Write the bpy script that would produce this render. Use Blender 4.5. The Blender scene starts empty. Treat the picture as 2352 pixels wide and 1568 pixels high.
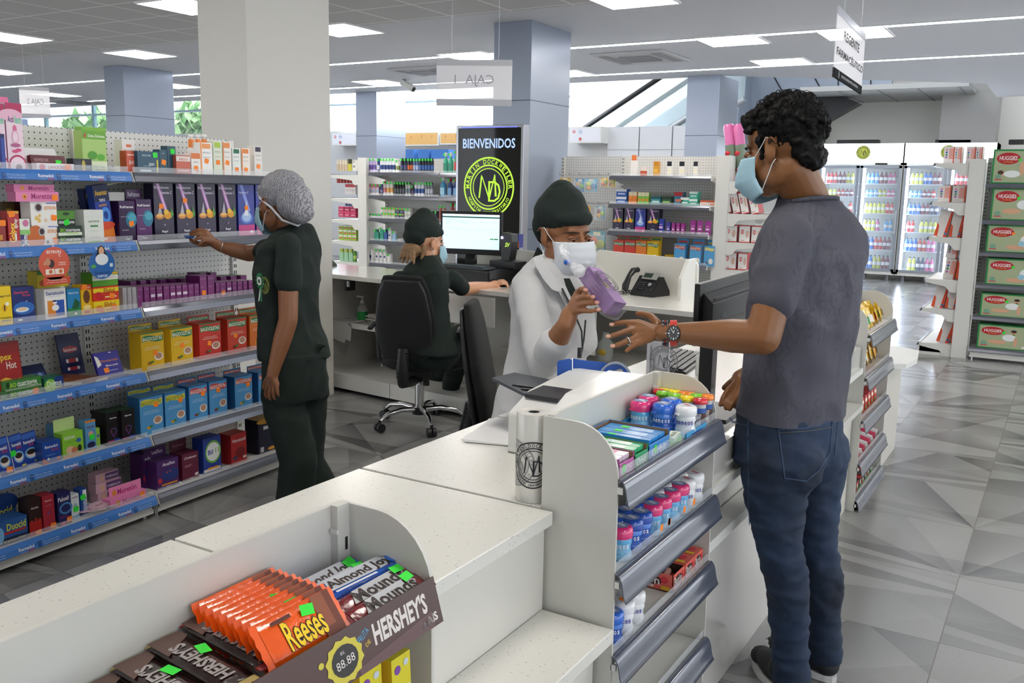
import bpy, math, random
from mathutils import Matrix, Vector, noise
SC = bpy.context.scene
COL = SC.collection
# ---------------------------------------------------------------- camera
F, YAW, PITCH, ROLL, H = 2105., -0.5417, 0.1659, -0.0191, 1.45
_cy, _sy, _cp, _sp, _cr, _sr = math.cos(YAW), math.sin(YAW), math.cos(PITCH), math.sin(PITCH), math.cos(ROLL), math.sin(ROLL)
_f = Vector((_sy*_cp, _cy*_cp, -_sp)); _r0 = Vector((_cy, -_sy, 0)); _d0 = _f.cross(_r0)
_r = _cr*_r0 + _sr*_d0; _d = -_sr*_r0 + _cr*_d0
CAM = Vector((0, 0, H))
cam = bpy.data.cameras.new('camera'); cam.sensor_width = 36; cam.lens = F/2352*36; cam.clip_start = .02
co = bpy.data.objects.new('camera', cam); COL.objects.link(co); SC.camera = co
mw = Matrix((_r, -_d, -_f)).transposed().to_4x4(); mw.translation = CAM; co.matrix_world = mw
# ---------------------------------------------------------------- world, exposure
w = bpy.data.worlds.new('world'); SC.world = w; w.use_nodes = True
w.node_tree.nodes['Background'].inputs[0].default_value = (.9, .95, 1, 1)
w.node_tree.nodes['Background'].inputs[1].default_value = 1.15
SC.view_settings.view_transform = 'Standard'; SC.view_settings.look = 'None'
SC.view_settings.exposure = 1.53; SC.view_settings.gamma = 1; SC.view_settings.use_curve_mapping = False
PANEL_W = 8.0      # strength of the ceiling panels
LED_W = 6.5
SC.cycles.use_denoising = True
SC.cycles.max_bounces = 7; SC.cycles.transparent_max_bounces = 16
SC.cycles.sample_clamp_indirect = 4; SC.cycles.caustics_reflective = False; SC.cycles.caustics_refractive = False
R = random.Random(7)
# ---------------------------------------------------------------- pixel (2352 x 1568) to place
def ray(px, py): return _r*((px-1176)/F) + _d*((py-784)/F) + _f
def atz(px, py, z):
    d = ray(px, py); return CAM + d*((z-H)/d.z)
def atx(px, py, x):
    d = ray(px, py); return CAM + d*(x/d.x)
def aty(px, py, y):
    d = ray(px, py); return CAM + d*(y/d.y)
def att(px, py, t): return CAM + ray(px, py)*t
# ---------------------------------------------------------------- materials
def lin(h):
    h = h.lstrip('#'); c = [int(h[i:i+2], 16)/255 for i in (0, 2, 4)]
    return tuple((v/12.92 if v <= .04045 else ((v+.055)/1.055)**2.4) for v in c)+(1,)
_M = {}
def mat(h, rough=.45, metal=0, emit=0, alpha=1, trans=0, spec=.5, bump=0, bscale=60, coat=0, sss=0, var=0):
    k = (h, rough, metal, emit, alpha, trans, spec, bump, bscale, coat, sss, var)
    if k in _M: return _M[k]
    m = bpy.data.materials.new('m_'+h.strip('#')); m.use_nodes = True
    nt = m.node_tree; b = nt.nodes['Principled BSDF']; c = lin(h)
    b.inputs['Base Color'].default_value = c
    b.inputs['Roughness'].default_value = rough; b.inputs['Metallic'].default_value = metal
    b.inputs['Specular IOR Level'].default_value = spec
    if emit: b.inputs['Emission Color'].default_value = c; b.inputs['Emission Strength'].default_value = emit
    if alpha < 1: b.inputs['Alpha'].default_value = alpha
    if trans: b.inputs['Transmission Weight'].default_value = trans
    if coat: b.inputs['Coat Weight'].default_value = coat; b.inputs['Coat Roughness'].default_value = .1
    if sss:
        b.inputs['Subsurface Weight'].default_value = sss; b.inputs['Subsurface Radius'].default_value = (.012, .005, .003)
        b.inputs['Subsurface Scale'].default_value = 1
    if bump or var:
        tc = nt.nodes.new('ShaderNodeTexCoord'); n = nt.nodes.new('ShaderNodeTexNoise'); n.inputs['Scale'].default_value = bscale
        n.inputs['Detail'].default_value = 4
        nt.links.new(tc.outputs['Object'], n.inputs['Vector'])
        if bump:
            bp = nt.nodes.new('ShaderNodeBump'); bp.inputs['Strength'].default_value = bump; bp.inputs['Distance'].default_value = .01
            nt.links.new(n.outputs[0], bp.inputs['Height']); nt.links.new(bp.outputs[0], b.inputs['Normal'])
        if var:
            mx = nt.nodes.new('ShaderNodeMix'); mx.data_type = 'RGBA'
            mx.inputs[6].default_value = tuple(v*(1-var) for v in c[:3])+(1,); mx.inputs[7].default_value = tuple(min(1, v*(1+var)) for v in c[:3])+(1,)
            nt.links.new(n.outputs[0], mx.inputs[0]); nt.links.new(mx.outputs[2], b.inputs['Base Color'])
    _M[k] = m; return m
class NT:
    """small node-tree writer"""
    def __init__(s, name, rough=.5):
        s.m = bpy.data.materials.new(name); s.m.use_nodes = True; s.t = s.m.node_tree; s.b = s.t.nodes['Principled BSDF']; s.b.inputs['Roughness'].default_value = rough
    def n(s, typ, **kw):
        q = s.t.nodes.new('ShaderNode'+typ)
        for k, v in kw.items():
            if k.startswith('i'): s.put(v, q.inputs[int(k[1:])])
            else: setattr(q, k, v)
        return q
    def put(s, v, sock):
        if hasattr(v, 'is_output') or isinstance(v, bpy.types.NodeSocket): s.t.links.new(v, sock)
        else: sock.default_value = v
    def math(s, op, a, b=None, c=None):
        q = s.t.nodes.new('ShaderNodeMath'); q.operation = op
        for i, v in enumerate((a, b, c)):
            if v is not None: s.put(v, q.inputs[i])
        return q.outputs[0]
    def mix(s, f, a, b):
        q = s.t.nodes.new('ShaderNodeMix'); q.data_type = 'RGBA'; s.put(f, q.inputs[0]); s.put(a, q.inputs[6]); s.put(b, q.inputs[7]); return q.outputs[2]
# ---------------------------------------------------------------- mesh builder
_T = {}
def text_mesh(s, bold=0):
    if (s, bold) in _T: return _T[(s, bold)]
    c = bpy.data.curves.new('lettering', 'FONT'); c.body = s; c.resolution_u = 2; c.offset = .018*bold; c.size = 1
    o = bpy.data.objects.new('lettering', c); COL.objects.link(o)
    m = bpy.data.meshes.new_from_object(o.evaluated_get(bpy.context.evaluated_depsgraph_get()))
    v = [(p.co.x, p.co.y) for p in m.vertices]; f = [tuple(p.vertices) for p in m.polygons]
    bpy.data.objects.remove(o); bpy.data.meshes.remove(m)
    if not v: v = [(0, 0), (1, 0), (1, 1)]; f = [(0, 1, 2)]
    x0 = min(a for a, _ in v); x1 = max(a for a, _ in v); y0 = min(b for _, b in v); y1 = max(b for _, b in v)
    r = ([((a-x0)/(x1-x0)-.5, (b-y0)/(y1-y0)-.5) for a, b in v], f, (x1-x0)/(y1-y0)); _T[(s, bold)] = r; return r
def RX(a): return Matrix.Rotation(a, 4, 'X')
def RY(a): return Matrix.Rotation(a, 4, 'Y')
def RZ(a): return Matrix.Rotation(a, 4, 'Z')
def TR(x, y, z): return Matrix.Translation((x, y, z))
def SCL(x, y, z): return Matrix.Diagonal((x, y, z, 1))
class G:
    def __init__(s): s.v = []; s.f = []; s.mi = []; s.ms = []; s.sm = []; s.m = Matrix.Identity(4)
    def mid(s, m):
        if m not in s.ms: s.ms.append(m)
        return s.ms.index(m)
    def add(s, vs, fs, m, sm=False):
        o = len(s.v); mm = s.m; s.v += [tuple(mm @ Vector(p)) for p in vs]; k = s.mid(m)
        for f in fs: s.f.append(tuple(i+o for i in f)); s.mi.append(k); s.sm.append(sm)
        return s
    def box(s, x0, y0, z0, x1, y1, z1, m):
        v = [(x, y, z) for x in (x0, x1) for y in (y0, y1) for z in (z0, z1)]
        return s.add(v, [(0, 1, 3, 2), (4, 6, 7, 5), (0, 4, 5, 1), (2, 3, 7, 6), (0, 2, 6, 4), (1, 5, 7, 3)], m)
    def prism(s, P, h0, h1, m, ax='z', sm=False):
        """polygon P swept from h0 to h1 along ax; P in the other two axes in order"""
        def q(a, b, h): return (a, b, h) if ax == 'z' else ((h, a, b) if ax == 'x' else (a, h, b))
        n = len(P); v = [q(a, b, h0) for a, b in P]+[q(a, b, h1) for a, b in P]
        k = s.add(v, [(i, (i+1) % n, (i+1) % n+n, i+n) for i in range(n)], m, sm)
        return s.add(v, [tuple(range(n))[::-1], tuple(range(n, 2*n))], m)
    def rbox(s, x0, y0, z0, x1, y1, z1, r, m, n=4):
        """box with its upright edges rounded"""
        P = []
        for cx, cy, a in ((x1-r, y1-r, 0), (x0+r, y1-r, 90), (x0+r, y0+r, 180), (x1-r, y0+r, 270)):
            for i in range(n+1): t = math.radians(a+90*i/n); P.append((cx+r*math.cos(t), cy+r*math.sin(t)))
        return s.prism(P, z0, z1, m)
    def lathe(s, P, m, x=0, y=0, n=16, sm=True, sx=1, sy=1, cap=True):
        """profile [(r, z)] round the z axis"""
        v = []; f = []
        for r, z in P:
            for i in range(n): t = 2*math.pi*i/n; v.append((x+r*sx*math.cos(t), y+r*sy*math.sin(t), z))
        for j in range(len(P)-1):
            for i in range(n): a = j*n+i; b = j*n+(i+1) % n; f.append((a, b, b+n, a+n))
        s.add(v, f, m, sm)
        if cap:
            c = []
            if P[0][0] > 1e-5: c.append(tuple(range(n))[::-1])
            if P[-1][0] > 1e-5: c.append(tuple(range((len(P)-1)*n, len(P)*n)))
            s.add(v, c, m)
        return s
    def cyl(s, x, y, z0, z1, r, m, n=16): return s.lathe([(r, z0), (r, z1)], m, x, y, n)
    def tube(s, P, rad, m, n=8, flat=1, cap=True, up=None):
        P = [Vector(p) for p in P]; rad = rad if isinstance(rad, (list, tuple)) else [rad]*len(P)
        v = []; f = []; pu = None
        for i, p in enumerate(P):
            t = (P[min(i+1, len(P)-1)]-P[max(i-1, 0)]).normalized()
            if pu is None: pu = Vector(up) if up else (Vector((0, 0, 1)) if abs(t.z) < .9 else Vector((1, 0, 0)))
            a = t.cross(pu).normalized(); b = a.cross(t).normalized(); pu = b
            for k in range(n): q = 2*math.pi*k/n; v.append(tuple(p+a*(rad[i]*math.cos(q))+b*(rad[i]*flat*math.sin(q))))
        for j in range(len(P)-1):
            for k in range(n): x = j*n+k; y = j*n+(k+1) % n; f.append((x, y, y+n, x+n))
        s.add(v, f, m, True)
        if cap: s.add(v, [tuple(range(n))[::-1], tuple(range((len(P)-1)*n, len(P)*n))], m)
        return s
    def ball(s, x, y, z, rx, ry, rz, m, n=12, k=8):
        return s.add([], [], m).lathe_at(x, y, z, rx, ry, rz, m, n, k)
    def lathe_at(s, x, y, z, rx, ry, rz, m, n, k):
        P = [(max(1e-6, math.sin(math.pi*i/k)), -math.cos(math.pi*i/k)) for i in range(k+1)]
        o = s.m.copy(); s.m = o @ TR(x, y, z) @ SCL(rx, ry, rz); s.lathe(P, m, n=n, cap=False); s.m = o; return s
    def quad(s, P, m): return s.add(P, [tuple(range(len(P)))], m)
    def text(s, t, cx, cy, w, h, m, bold=1, rot=0, arc=None, ital=0):
        """lettering in the local xy plane at z=0, fitted to w x h (h None: natural)"""
        v, f, asp = text_mesh(t, bold); h = h or w/asp
        cr, sr = math.cos(rot), math.sin(rot); V = []
        for a, b in v:
            X = a*w+b*h*ital; Y = b*h
            if arc: th = X/arc; rr = arc+Y; X, Y = rr*math.sin(th), rr*math.cos(th)
            V.append((cx+X*cr-Y*sr, cy+X*sr+Y*cr, 0))
        return s.add(V, f, m)
    def art(s, W, Hh, items, dz=.00025):
        """flat print in local xy, origin at the lower left corner; items in 0..1 units"""
        o = s.m.copy()
        for k, it in enumerate(items):
            s.m = o @ TR(0, 0, dz*(k+1)*.6); t = it[0]; c = it[-1]; c = mat(c, .4) if isinstance(c, str) else c
            if t == 'r': s.quad([(it[1]*W, it[2]*Hh, 0), (it[3]*W, it[2]*Hh, 0), (it[3]*W, it[4]*Hh, 0), (it[1]*W, it[4]*Hh, 0)], c)
            elif t == 'e': s.quad([(it[1]*W+it[3]*W*math.cos(q*math.pi/9), it[2]*Hh+it[4]*Hh*math.sin(q*math.pi/9), 0) for q in range(18)], c)
            elif t == 'c': s.quad([(it[1]*W+it[3]*W*math.cos(q*math.pi/9), it[2]*Hh+it[3]*W*math.sin(q*math.pi/9), 0) for q in range(18)], c)
            elif t == 'p': s.quad([(a*W, b*Hh, 0) for a, b in it[1]], c)
            elif t == 't':
                b = it[7] if len(it) > 7 else 1; ro = it[8] if len(it) > 8 else 0
                s.text(it[1], it[2]*W, it[3]*Hh, it[4]*W, it[5]*Hh, mat(it[6], .4) if isinstance(it[6], str) else it[6], b, ro)
            elif t == 'w':   # wavy ribbon: x0,x1,y,h,amp
                n = 10; P = [(it[1]+(it[2]-it[1])*i/n) for i in range(n+1)]; fn = lambda u: it[3]+it[5]*math.sin((u-it[1])/(it[2]-it[1])*6.28)
                for i in range(n): a, b = P[i], P[i+1]; s.quad([(a*W, (fn(a)-it[4]/2)*Hh, 0), (b*W, (fn(b)-it[4]/2)*Hh, 0), (b*W, (fn(b)+it[4]/2)*Hh, 0), (a*W, (fn(a)+it[4]/2)*Hh, 0)], c)
        s.m = o; return s
    def mesh(s, name):
        me = bpy.data.meshes.new(name); me.from_pydata(s.v, [], s.f)
        for m in s.ms: me.materials.append(m)
        me.polygons.foreach_set('material_index', s.mi); me.polygons.foreach_set('use_smooth', s.sm); me.update(); return me
    def obj(s, name, parent=None, loc=None, rz=0, mw=None, label=None, cat=None, group=None, kind=None, bev=0):
        o = bpy.data.objects.new(name, s.mesh(name)); COL.objects.link(o); o.parent = parent
        if mw is not None: o.matrix_basis = mw
        elif loc is not None: o.location = loc; o.rotation_euler = (0, 0, rz)
        tag(o, label, cat, group, kind)
        if bev:
            b = o.modifiers.new('b', 'BEVEL'); b.width = bev; b.segments = 2; b.limit_method = 'ANGLE'; b.angle_limit = math.radians(40)
        return o
def tag(o, label=None, cat=None, group=None, kind=None):
    while label and len(label.split()) > 15 and (' the ' in label or ' a ' in label):
        i = max(label.rfind(' the '), label.rfind(' a ')); j = label.index(' ', i+1); label = label[:i]+label[j:]
    for k, v in (('label', label), ('category', cat), ('group', group), ('kind', kind)):
        if v: o[k] = v
    return o
def thing(name, label, cat, loc=(0, 0, 0), rz=0, group=None):
    o = bpy.data.objects.new(name, None); COL.objects.link(o); o.location = loc; o.rotation_euler = (0, 0, rz); return tag(o, label, cat, group)
def dup(root, loc, rz=None, label=None, group=None, mw=None):
    r = root.copy(); COL.objects.link(r); r.location = loc
    if rz is not None: r.rotation_euler = (0, 0, rz)
    if mw is not None: r.matrix_basis = mw
    if label: r['label'] = label
    if group: r['group'] = group
    for ch in root.children:
        c = ch.copy(); COL.objects.link(c); c.parent = r
        for g in ch.children: d = g.copy(); COL.objects.link(d); d.parent = c
    return r
def struct(o): o['kind'] = 'structure'; return o
FR = Matrix(((1, 0, 0, 0), (0, 0, -1, 0), (0, 1, 0, 0), (0, 0, 0, 1)))   # print plane (x right, y up, z out) to front face looking along +y
ORD = 'first second third fourth fifth sixth seventh eighth ninth tenth eleventh twelfth thirteenth fourteenth fifteenth sixteenth seventeenth eighteenth nineteenth twentieth'.split()
ORD += ['twenty-'+q for q in ORD[:9]]+['thirtieth']+['thirty-'+q for q in ORD[:9]]
WHITE = mat('#dcdcd8', .35); OFFW = mat('#d2d1cc', .4); GREYM = mat('#6c6e76', .3, .5); DARK = mat('#16171a', .45); CHROME = mat('#d8d8da', .12, 1)
LIP = mat('#70737d', .22, .55)
# ================================================================ room
def floor_mat():
    t = NT('floor_tile_stone', .22)
    tc = t.n('TexCoord'); sp = t.n('SeparateXYZ', i0=tc.outputs['Object'])
    tx, ty = .574, .616
    u = t.math('DIVIDE', t.math('ADD', sp.outputs[0], .231), tx); v = t.math('DIVIDE', t.math('SUBTRACT', sp.outputs[1], 3.149), ty)
    fu = t.math('FLOOR', u); fv = t.math('FLOOR', v); uu = t.math('FRACT', u); vv = t.math('FRACT', v)
    cmb = t.n('CombineXYZ', i0=fu, i1=fv); wn = t.n('TexWhiteNoise', i0=cmb.outputs[0]); ws = t.n('SeparateXYZ', i0=wn.outputs['Color'])
    def flip(a, r): q = t.math('GREATER_THAN', r, .5); return t.math('ABSOLUTE', t.math('SUBTRACT', q, a))
    a = flip(uu, ws.outputs[0]); b = flip(vv, ws.outputs[1])
    total = None
    for k, (cx, cy, n) in enumerate(((-.02, -.02, 2.1), (1.3, .3, 1.7))):
        ang = t.math('ARCTAN2', t.math('SUBTRACT', b, cy), t.math('SUBTRACT', a, cx))
        s = t.math('MULTIPLY', t.math('ADD', ang, 4.13), n); fl = t.math('FLOOR', s); fr = t.math('FRACT', s)
        cm = t.n('CombineXYZ', i0=t.math('ADD', fl, k*17), i1=fu, i2=fv); w2 = t.n('TexWhiteNoise', i0=cm.outputs[0])
        val = t.math('MULTIPLY', t.math('MULTIPLY', w2.outputs['Value'], w2.outputs['Value']), t.math('MULTIPLY_ADD', fr, .85, .15))
        total = val if total is None else t.math('ADD', total, val)
    no = t.n('TexNoise', i0=tc.outputs['Object']); no.inputs['Scale'].default_value = 60; no.inputs['Detail'].default_value = 5
    val = t.math('ADD', t.math('MULTIPLY', t.math('MINIMUM', total, 1.3), .75), t.math('MULTIPLY', no.outputs[0], .12))
    ramp = t.n('ValToRGB', i0=val); cr = ramp.color_ramp
    cr.elements[0].position = .1; cr.elements[0].color = lin('#949493'); cr.elements[1].position = .95; cr.elements[1].color = lin('#4e4e50')
    gr = t.math('LESS_THAN', t.math('MINIMUM', t.math('MINIMUM', uu, t.math('SUBTRACT', 1, uu)), t.math('MINIMUM', vv, t.math('SUBTRACT', 1, vv))), .0035)
    t.t.links.new(t.mix(gr, ramp.outputs[0], lin('#6f6c68')), t.b.inputs['Base Color'])
    t.b.inputs['Specular IOR Level'].default_value = .6
    return t.m
def ceil_mat():
    t = NT('ceiling_tile', .8); tc = t.n('TexCoord'); sp = t.n('SeparateXYZ', i0=tc.outputs['Object'])
    uu = t.math('FRACT', t.math('DIVIDE', t.math('ADD', sp.outputs[0], 30.0-.35), .63)); vv = t.math('FRACT', t.math('DIVIDE', t.math('ADD', sp.outputs[1], 30-.1), .58))
    gr = t.math('LESS_THAN', t.math('MINIMUM', t.math('MINIMUM', uu, t.math('SUBTRACT', 1, uu)), t.math('MINIMUM', vv, t.math('SUBTRACT', 1, vv))), .02)
    no = t.n('TexNoise', i0=tc.outputs['Object']); no.inputs['Scale'].default_value = 150
    t.t.links.new(t.mix(gr, t.mix(no.outputs[0], lin('#c4c3c4'), lin('#cfcece')), lin('#f0f0f0')), t.b.inputs['Base Color']); return t.m
def quartz_mat():
    t = NT('speckled_quartz', .22); tc = t.n('TexCoord')
    mp = t.n('Mapping', i0=tc.outputs['Object']); mp.inputs['Scale'].default_value = (1, 1.8, 1); mp.inputs['Rotation'].default_value = (0, 0, .5)
    vo = t.n('TexVoronoi', i0=mp.outputs[0]); vo.inputs['Scale'].default_value = 85
    wn = t.n('TexWhiteNoise', i0=vo.outputs['Position'])
    k = t.math('MULTIPLY', t.math('LESS_THAN', vo.outputs['Distance'], t.math('MULTIPLY', wn.outputs['Value'], .2)), t.math('GREATER_THAN', wn.outputs['Value'], .62))
    t.t.links.new(t.mix(k, lin('#dbdad4'), lin('#a3a29b')), t.b.inputs['Base Color']); t.b.inputs['Coat Weight'].default_value = .2; return t.m
QUARTZ = quartz_mat()
Z = 3.0
struct(G().box(-28, -5, -.1, 5, 19, 0, floor_mat()).obj('floor'))
YG = 7.28
cg = G().box(-28, -5, Z, 5, YG, Z+.1, ceil_mat())
struct(cg.obj('ceiling'))
PL = mat('#d6d8de', .7)
struct(G().box(-28, YG, Z, -1.2, 12.45, Z+.1, PL).box(-1.2, YG, Z, 5, 16.6, Z+.1, PL).prism([(-4.2, 12.45), (-1.2, 12.45), (-1.2, 14.6)], Z, Z+.1, PL).obj('ceiling_plaster'))
struct(G().box(-13, 14.6, 5.4, 5, 19, 5.5, mat('#dadcde', .8)).box(-28, 12.45, 5.4, 5, 14.6, 5.5, mat('#dadcde', .8)).obj('ceiling_atrium'))
struct(G().box(-28, 12.35, Z+.1, -4.2, 12.5, 5.5, PL).obj('trim_1'))
WL = mat('#d8d8d6', .6)
PANE = mat('#e8f2f4', .03, alpha=.08)
g = G().box(4.9, -5, 0, 5, 19, .2, WL).box(4.9, -5, 2.85, 5, 19, 5.5, WL)
for y in range(-5, 19, 2): g.box(4.9, y, .2, 5, y+.08, 2.85, WL)
struct(g.obj('wall_right')); struct(G().box(4.94, -5, .2, 4.96, 19, 2.85, PANE).obj('window_8'))  # unseen glazing, added to let sky light onto the upright faces
g = G().box(-28, -5, 0, 5, -4.9, .2, WL).box(-28, -5, 2.85, 5, -4.9, 3.1, WL)
for x in range(-28, 5, 2): g.box(x, -5, .2, x+.08, -4.9, 2.85, WL)
g.box(-6, -5, .2, 5, -4.9, 2.85, WL)  # solid stretch sized to hold back part of that light
struct(g.obj('wall_front')); struct(G().box(-28, -4.96, .2, -6, -4.94, 2.85, PANE).obj('window_9'))  # unseen glazing behind the camera, added as a source of frontal light
def portal(loc, rot, sx, sy):
    l = bpy.data.lights.new('daylight_portal', 'AREA'); l.shape = 'RECTANGLE'; l.size = sx; l.size_y = sy; l.cycles.is_portal = True
    o = bpy.data.objects.new('daylight_portal', l); COL.objects.link(o); o.location = loc; o.rotation_euler = rot
portal((4.88, 7, 1.52), (0, math.pi/2, 0), 2.65, 24); portal((-17, -4.88, 1.52), (math.pi/2, 0, 0), 22, 2.65)
portal((-27.85, 7, 1.57), (0, -math.pi/2, 0), 2.65, 24)
struct(G().box(-13, 18.2, 0, 5, 18.3, 5.5, mat('#eceae4', .6)).obj('wall_back'))
# far left wall: glazed shop front, bright daylight and trees beyond
gl = G()
for y in range(-5, 19, 2): gl.box(-28, y, 0, -27.9, y+.08, 3.1, mat('#9fb3c8', .4))
gl.box(-28, -5, 0, -27.9, 19, .25, WL).box(-28, -5, 2.9, -27.9, 19, 5.5, WL)
struct(gl.obj('wall_left'))
DAY = mat('#e9f4ff', 1, emit=4.5)
struct(G().box(-27.97, -5, .25, -27.95, 19, 2.9, mat('#cfe6e6', .05, alpha=.15)).obj('window_1'))
# back partition at y 14.5 with the bright clerestory over it
YB = 14.5
struct(G().box(-28, YB, 0, -5.2, YB+.12, 2.5, mat('#c9cacb', .5)).obj('wall_partition'))
for k, (a, b) in enumerate(((-27.5, -19.5), (-19.3, -14.2), (-14.0, -11.35), (-11.2, -7.75))):
    g = G().box(a, YB+.03, 2.53, b, YB+.09, 3.02, DAY).box(a, YB+.03, 3.06, b, YB+.09, 3.75, mat('#f2f6fa', 1, emit=5.5)) if k > 1 else G().box(a, YB+.05, 2.53, b, YB+.06, 3.02, PANE).box(a, YB+.05, 3.06, b, YB+.06, 3.75, PANE)
    if k < 2:
        for x in range(int(a), int(b), 2): g.box(x, YB+.02, 2.53, x+.08, YB+.1, 3.75, mat('#7fa8b4', .4))
    g.box(a-.04, YB, 2.5, b+.04, YB+.12, 2.53, WL).box(a-.04, YB, 3.02, b+.04, YB+.12, 3.06, mat('#9fb8c4', .4)).box(a-.04, YB, 3.75, b+.04, YB+.12, 3.8, WL)
    struct(g.obj('window_%d' % (k+2)))
struct(G().box(-28, YB, 3.8, -7.7, YB+.12, 5.4, WL).obj('wall_upper'))
# trees outside the glazing of the far left
def leaf_blob(x, y, z, r, seed, lab):
    q = random.Random(seed); g = G(); ms = [mat('#9cc48a', .8), mat('#7cae70', .8), mat('#c0dcac', .8)]
    for i in range(260):
        d = Vector((q.gauss(0, 1), q.gauss(0, 1), q.gauss(0, 1))).normalized()*r*q.uniform(.5, 1)
        o = g.m; g.m = TR(x+d.x, y+d.y, z+d.z*.8) @ RZ(q.uniform(0, 6)) @ RX(q.uniform(0, 3)); g.quad([(-.14, 0, 0), (0, .3, .03), (.14, 0, 0), (0, -.2, 0)], q.choice(ms)); g.m = o
    t = thing('tree', lab, 'tree', (0, 0, 0)); g.obj('foliage', t); G().cyl(x, y, 0, z, .12, mat('#5a4a3a', .9), 8).obj('trunk', t)
for k, (px, py, yy, rr) in enumerate(((205, 292, 17.4, .85), (456, 280, 18.0, .8), (470, 262, 19.5, .8))):
    q = aty(px, py, yy); leaf_blob(max(q.x, -26.6), yy, q.z-.25, rr, k, ('leafy green tree outside beside the farther blue-grey column', 'leafy green tree outside at the edge of the white column', 'smaller leafy tree outside behind the one at the white column')[k])
# columns
CB = mat('#8d96a6', .3, .25); CG = mat('#5c6470', .5)
def column(n, x, y, sx, sy, z0, z1, m, seam=None):
    g = G().box(x-sx, y, z0, x, y+sy, z1, m)
    if seam:
        for s in seam: g.box(x-sx-.002, y-.002, s, x+.002, y+sy+.002, s+.012, CG)
    return tag(g.obj('column', bev=.004), n, 'column')
column('tall white plaster column standing behind the medicine shelving, nearest the camera', -4.3, 4.02, .42, .72, 0, Z, mat('#d8d6d0', .6))
column('blue-grey metal-clad column right behind the welcome display screen', -4.5, 7.73, .42, .79, 0, Z, CB, (1.05, 2.27))
column('blue-grey metal-clad column beyond the pegboard top of the medicine shelving', -11.27, 8.3, .42, .82, 0, Z, CB, (1.2, 2.33))
column('slim grey column partly behind the edge of the white column, far across the store', -16.4, 12.1, .45, .8, 0, Z, CB, (2.3,))
column('blue-grey metal-clad column beside the orange wall cabinets', -10.18, 12.35, .45, .8, 0, Z, CB, (2.27,))
column('blue-grey metal-clad column in front of the escalator, behind the man', -4.22, 12.3, .46, .8, 0, Z, CB, (2.2,))
column('plain grey column behind the drinks coolers, above the nappy shelves', -1.2, 17.2, .85, .6, 0, Z+.9, mat('#9c9b99', .6))
column('pale blue column seen under the farther hanging sign across the store', -19.6, 11.5, .9, .5, 0, 2.72, mat('#8fa2c4', .4))
# ceiling panels
EM = mat('#fff9f0', 1, emit=PANEL_W); FRM = mat('#e8e8e8', .5)
def panel(x, y, lab, zz=Z, s=.3):
    t = thing('ceiling_light', lab, 'ceiling light', (x, y, zz), 0, 'square ceiling panels')
    G().box(-s, -s, -.012, s, s, -.004, EM).obj('diffuser', t)
    G().box(-s-.015, -s-.015, -.016, s+.015, -s, 0, FRM).box(-s-.015, s, -.016, s+.015, s+.015, 0, FRM).box(-s-.015, -s, -.016, -s, s, 0, FRM).box(s, -s, -.016, s+.015, s, 0, FRM).obj('frame', t)
PX = [((322, 123), 'in the tiled ceiling before the blue-grey column over the medicine shelves'), ((25, 85), 'over the medicine shelving, cut by the picture edge'), ((0, 163), 'cut by the picture edge above the pink boxes'),
      ((430, 12), 'cut off by the edge of the white column'), ((784, 67), 'just beyond the edge of the white column'), ((1085, 127), 'touching the light line behind the till sign'),
      ((872, 188), 'above the blue-grey column beside the orange cabinets'), ((1450, -4), 'cut by the top edge above the escalator'), ((1682, 91), 'touching the first light line beside the air vent'),
      ((1797, 141), 'touching the second light line, beyond the air vent'), ((1300, 167), 'almost hidden by the column behind the welcome screen'), ((130, 217), 'half hidden by the farther hanging sign'), ((402, 196), 'tiny, between the two light lines beside the white column'),
      ((1965, 75), 'seen through the hanging pharmacist sign')]
for p, s in PX:
    q = atz(p[0], p[1], Z); panel(q.x, q.y, 'square glowing ceiling panel '+s)
for q, s in (((-1, 1.8), 'over the service counter'), ((1.8, 4.3), 'over the aisle beside the counter'), ((-4.4, 1.9), 'over the medicine shelves'), ((2, .5), 'behind the camera'), ((-1.8, -1.8), 'behind the camera by the shelves'), ((-6.8, .3), 'beyond the shelves'), ((-1.7, 4.6), 'over the man'), ((1.6, 7.3), 'over the nappy shelves'), ((1.5, 11.5), 'before the coolers'), ((-8.3, 4.4), 'beyond the white column')):
    panel(q[0], q[1], 'square glowing ceiling panel outside the picture, '+s)
for x, y, z, s in ((-.3, 13.4, Z, 'before the drinks coolers'), (.3, 15.4, Z, 'nearest the drinks coolers'), (-6, 13.6, 5.4, 'high above the escalator foot'), (-10, 13.6, 5.4, 'high behind the orange cabinets'), (-3.0, 14.2, 5.4, 'high over the bulkhead')): panel(x, y, 'square glowing ceiling panel outside the picture, '+s, z)  # unseen panels added to brighten the wall around the coolers
LE = mat('#f4f8ff', 1, emit=LED_W)
for k, (y, x0, x1, s) in enumerate(((9.36, -25, 4.8, 'nearer of the two long light lines crossing the ceiling'), (11.66, -25, 4.8, 'farther of the two long light lines crossing the ceiling'))):
    t = thing('light_line', s, 'ceiling light', (0, y, Z-.001)); G().box(x0, -.03, -.012, x1, .03, -.004, LE).obj('diffuser', t); G().box(x0, -.045, -.008, x1, -.03, 0, FRM).box(x0, .03, -.008, x1, .045, 0, FRM).obj('channel', t)
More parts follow.
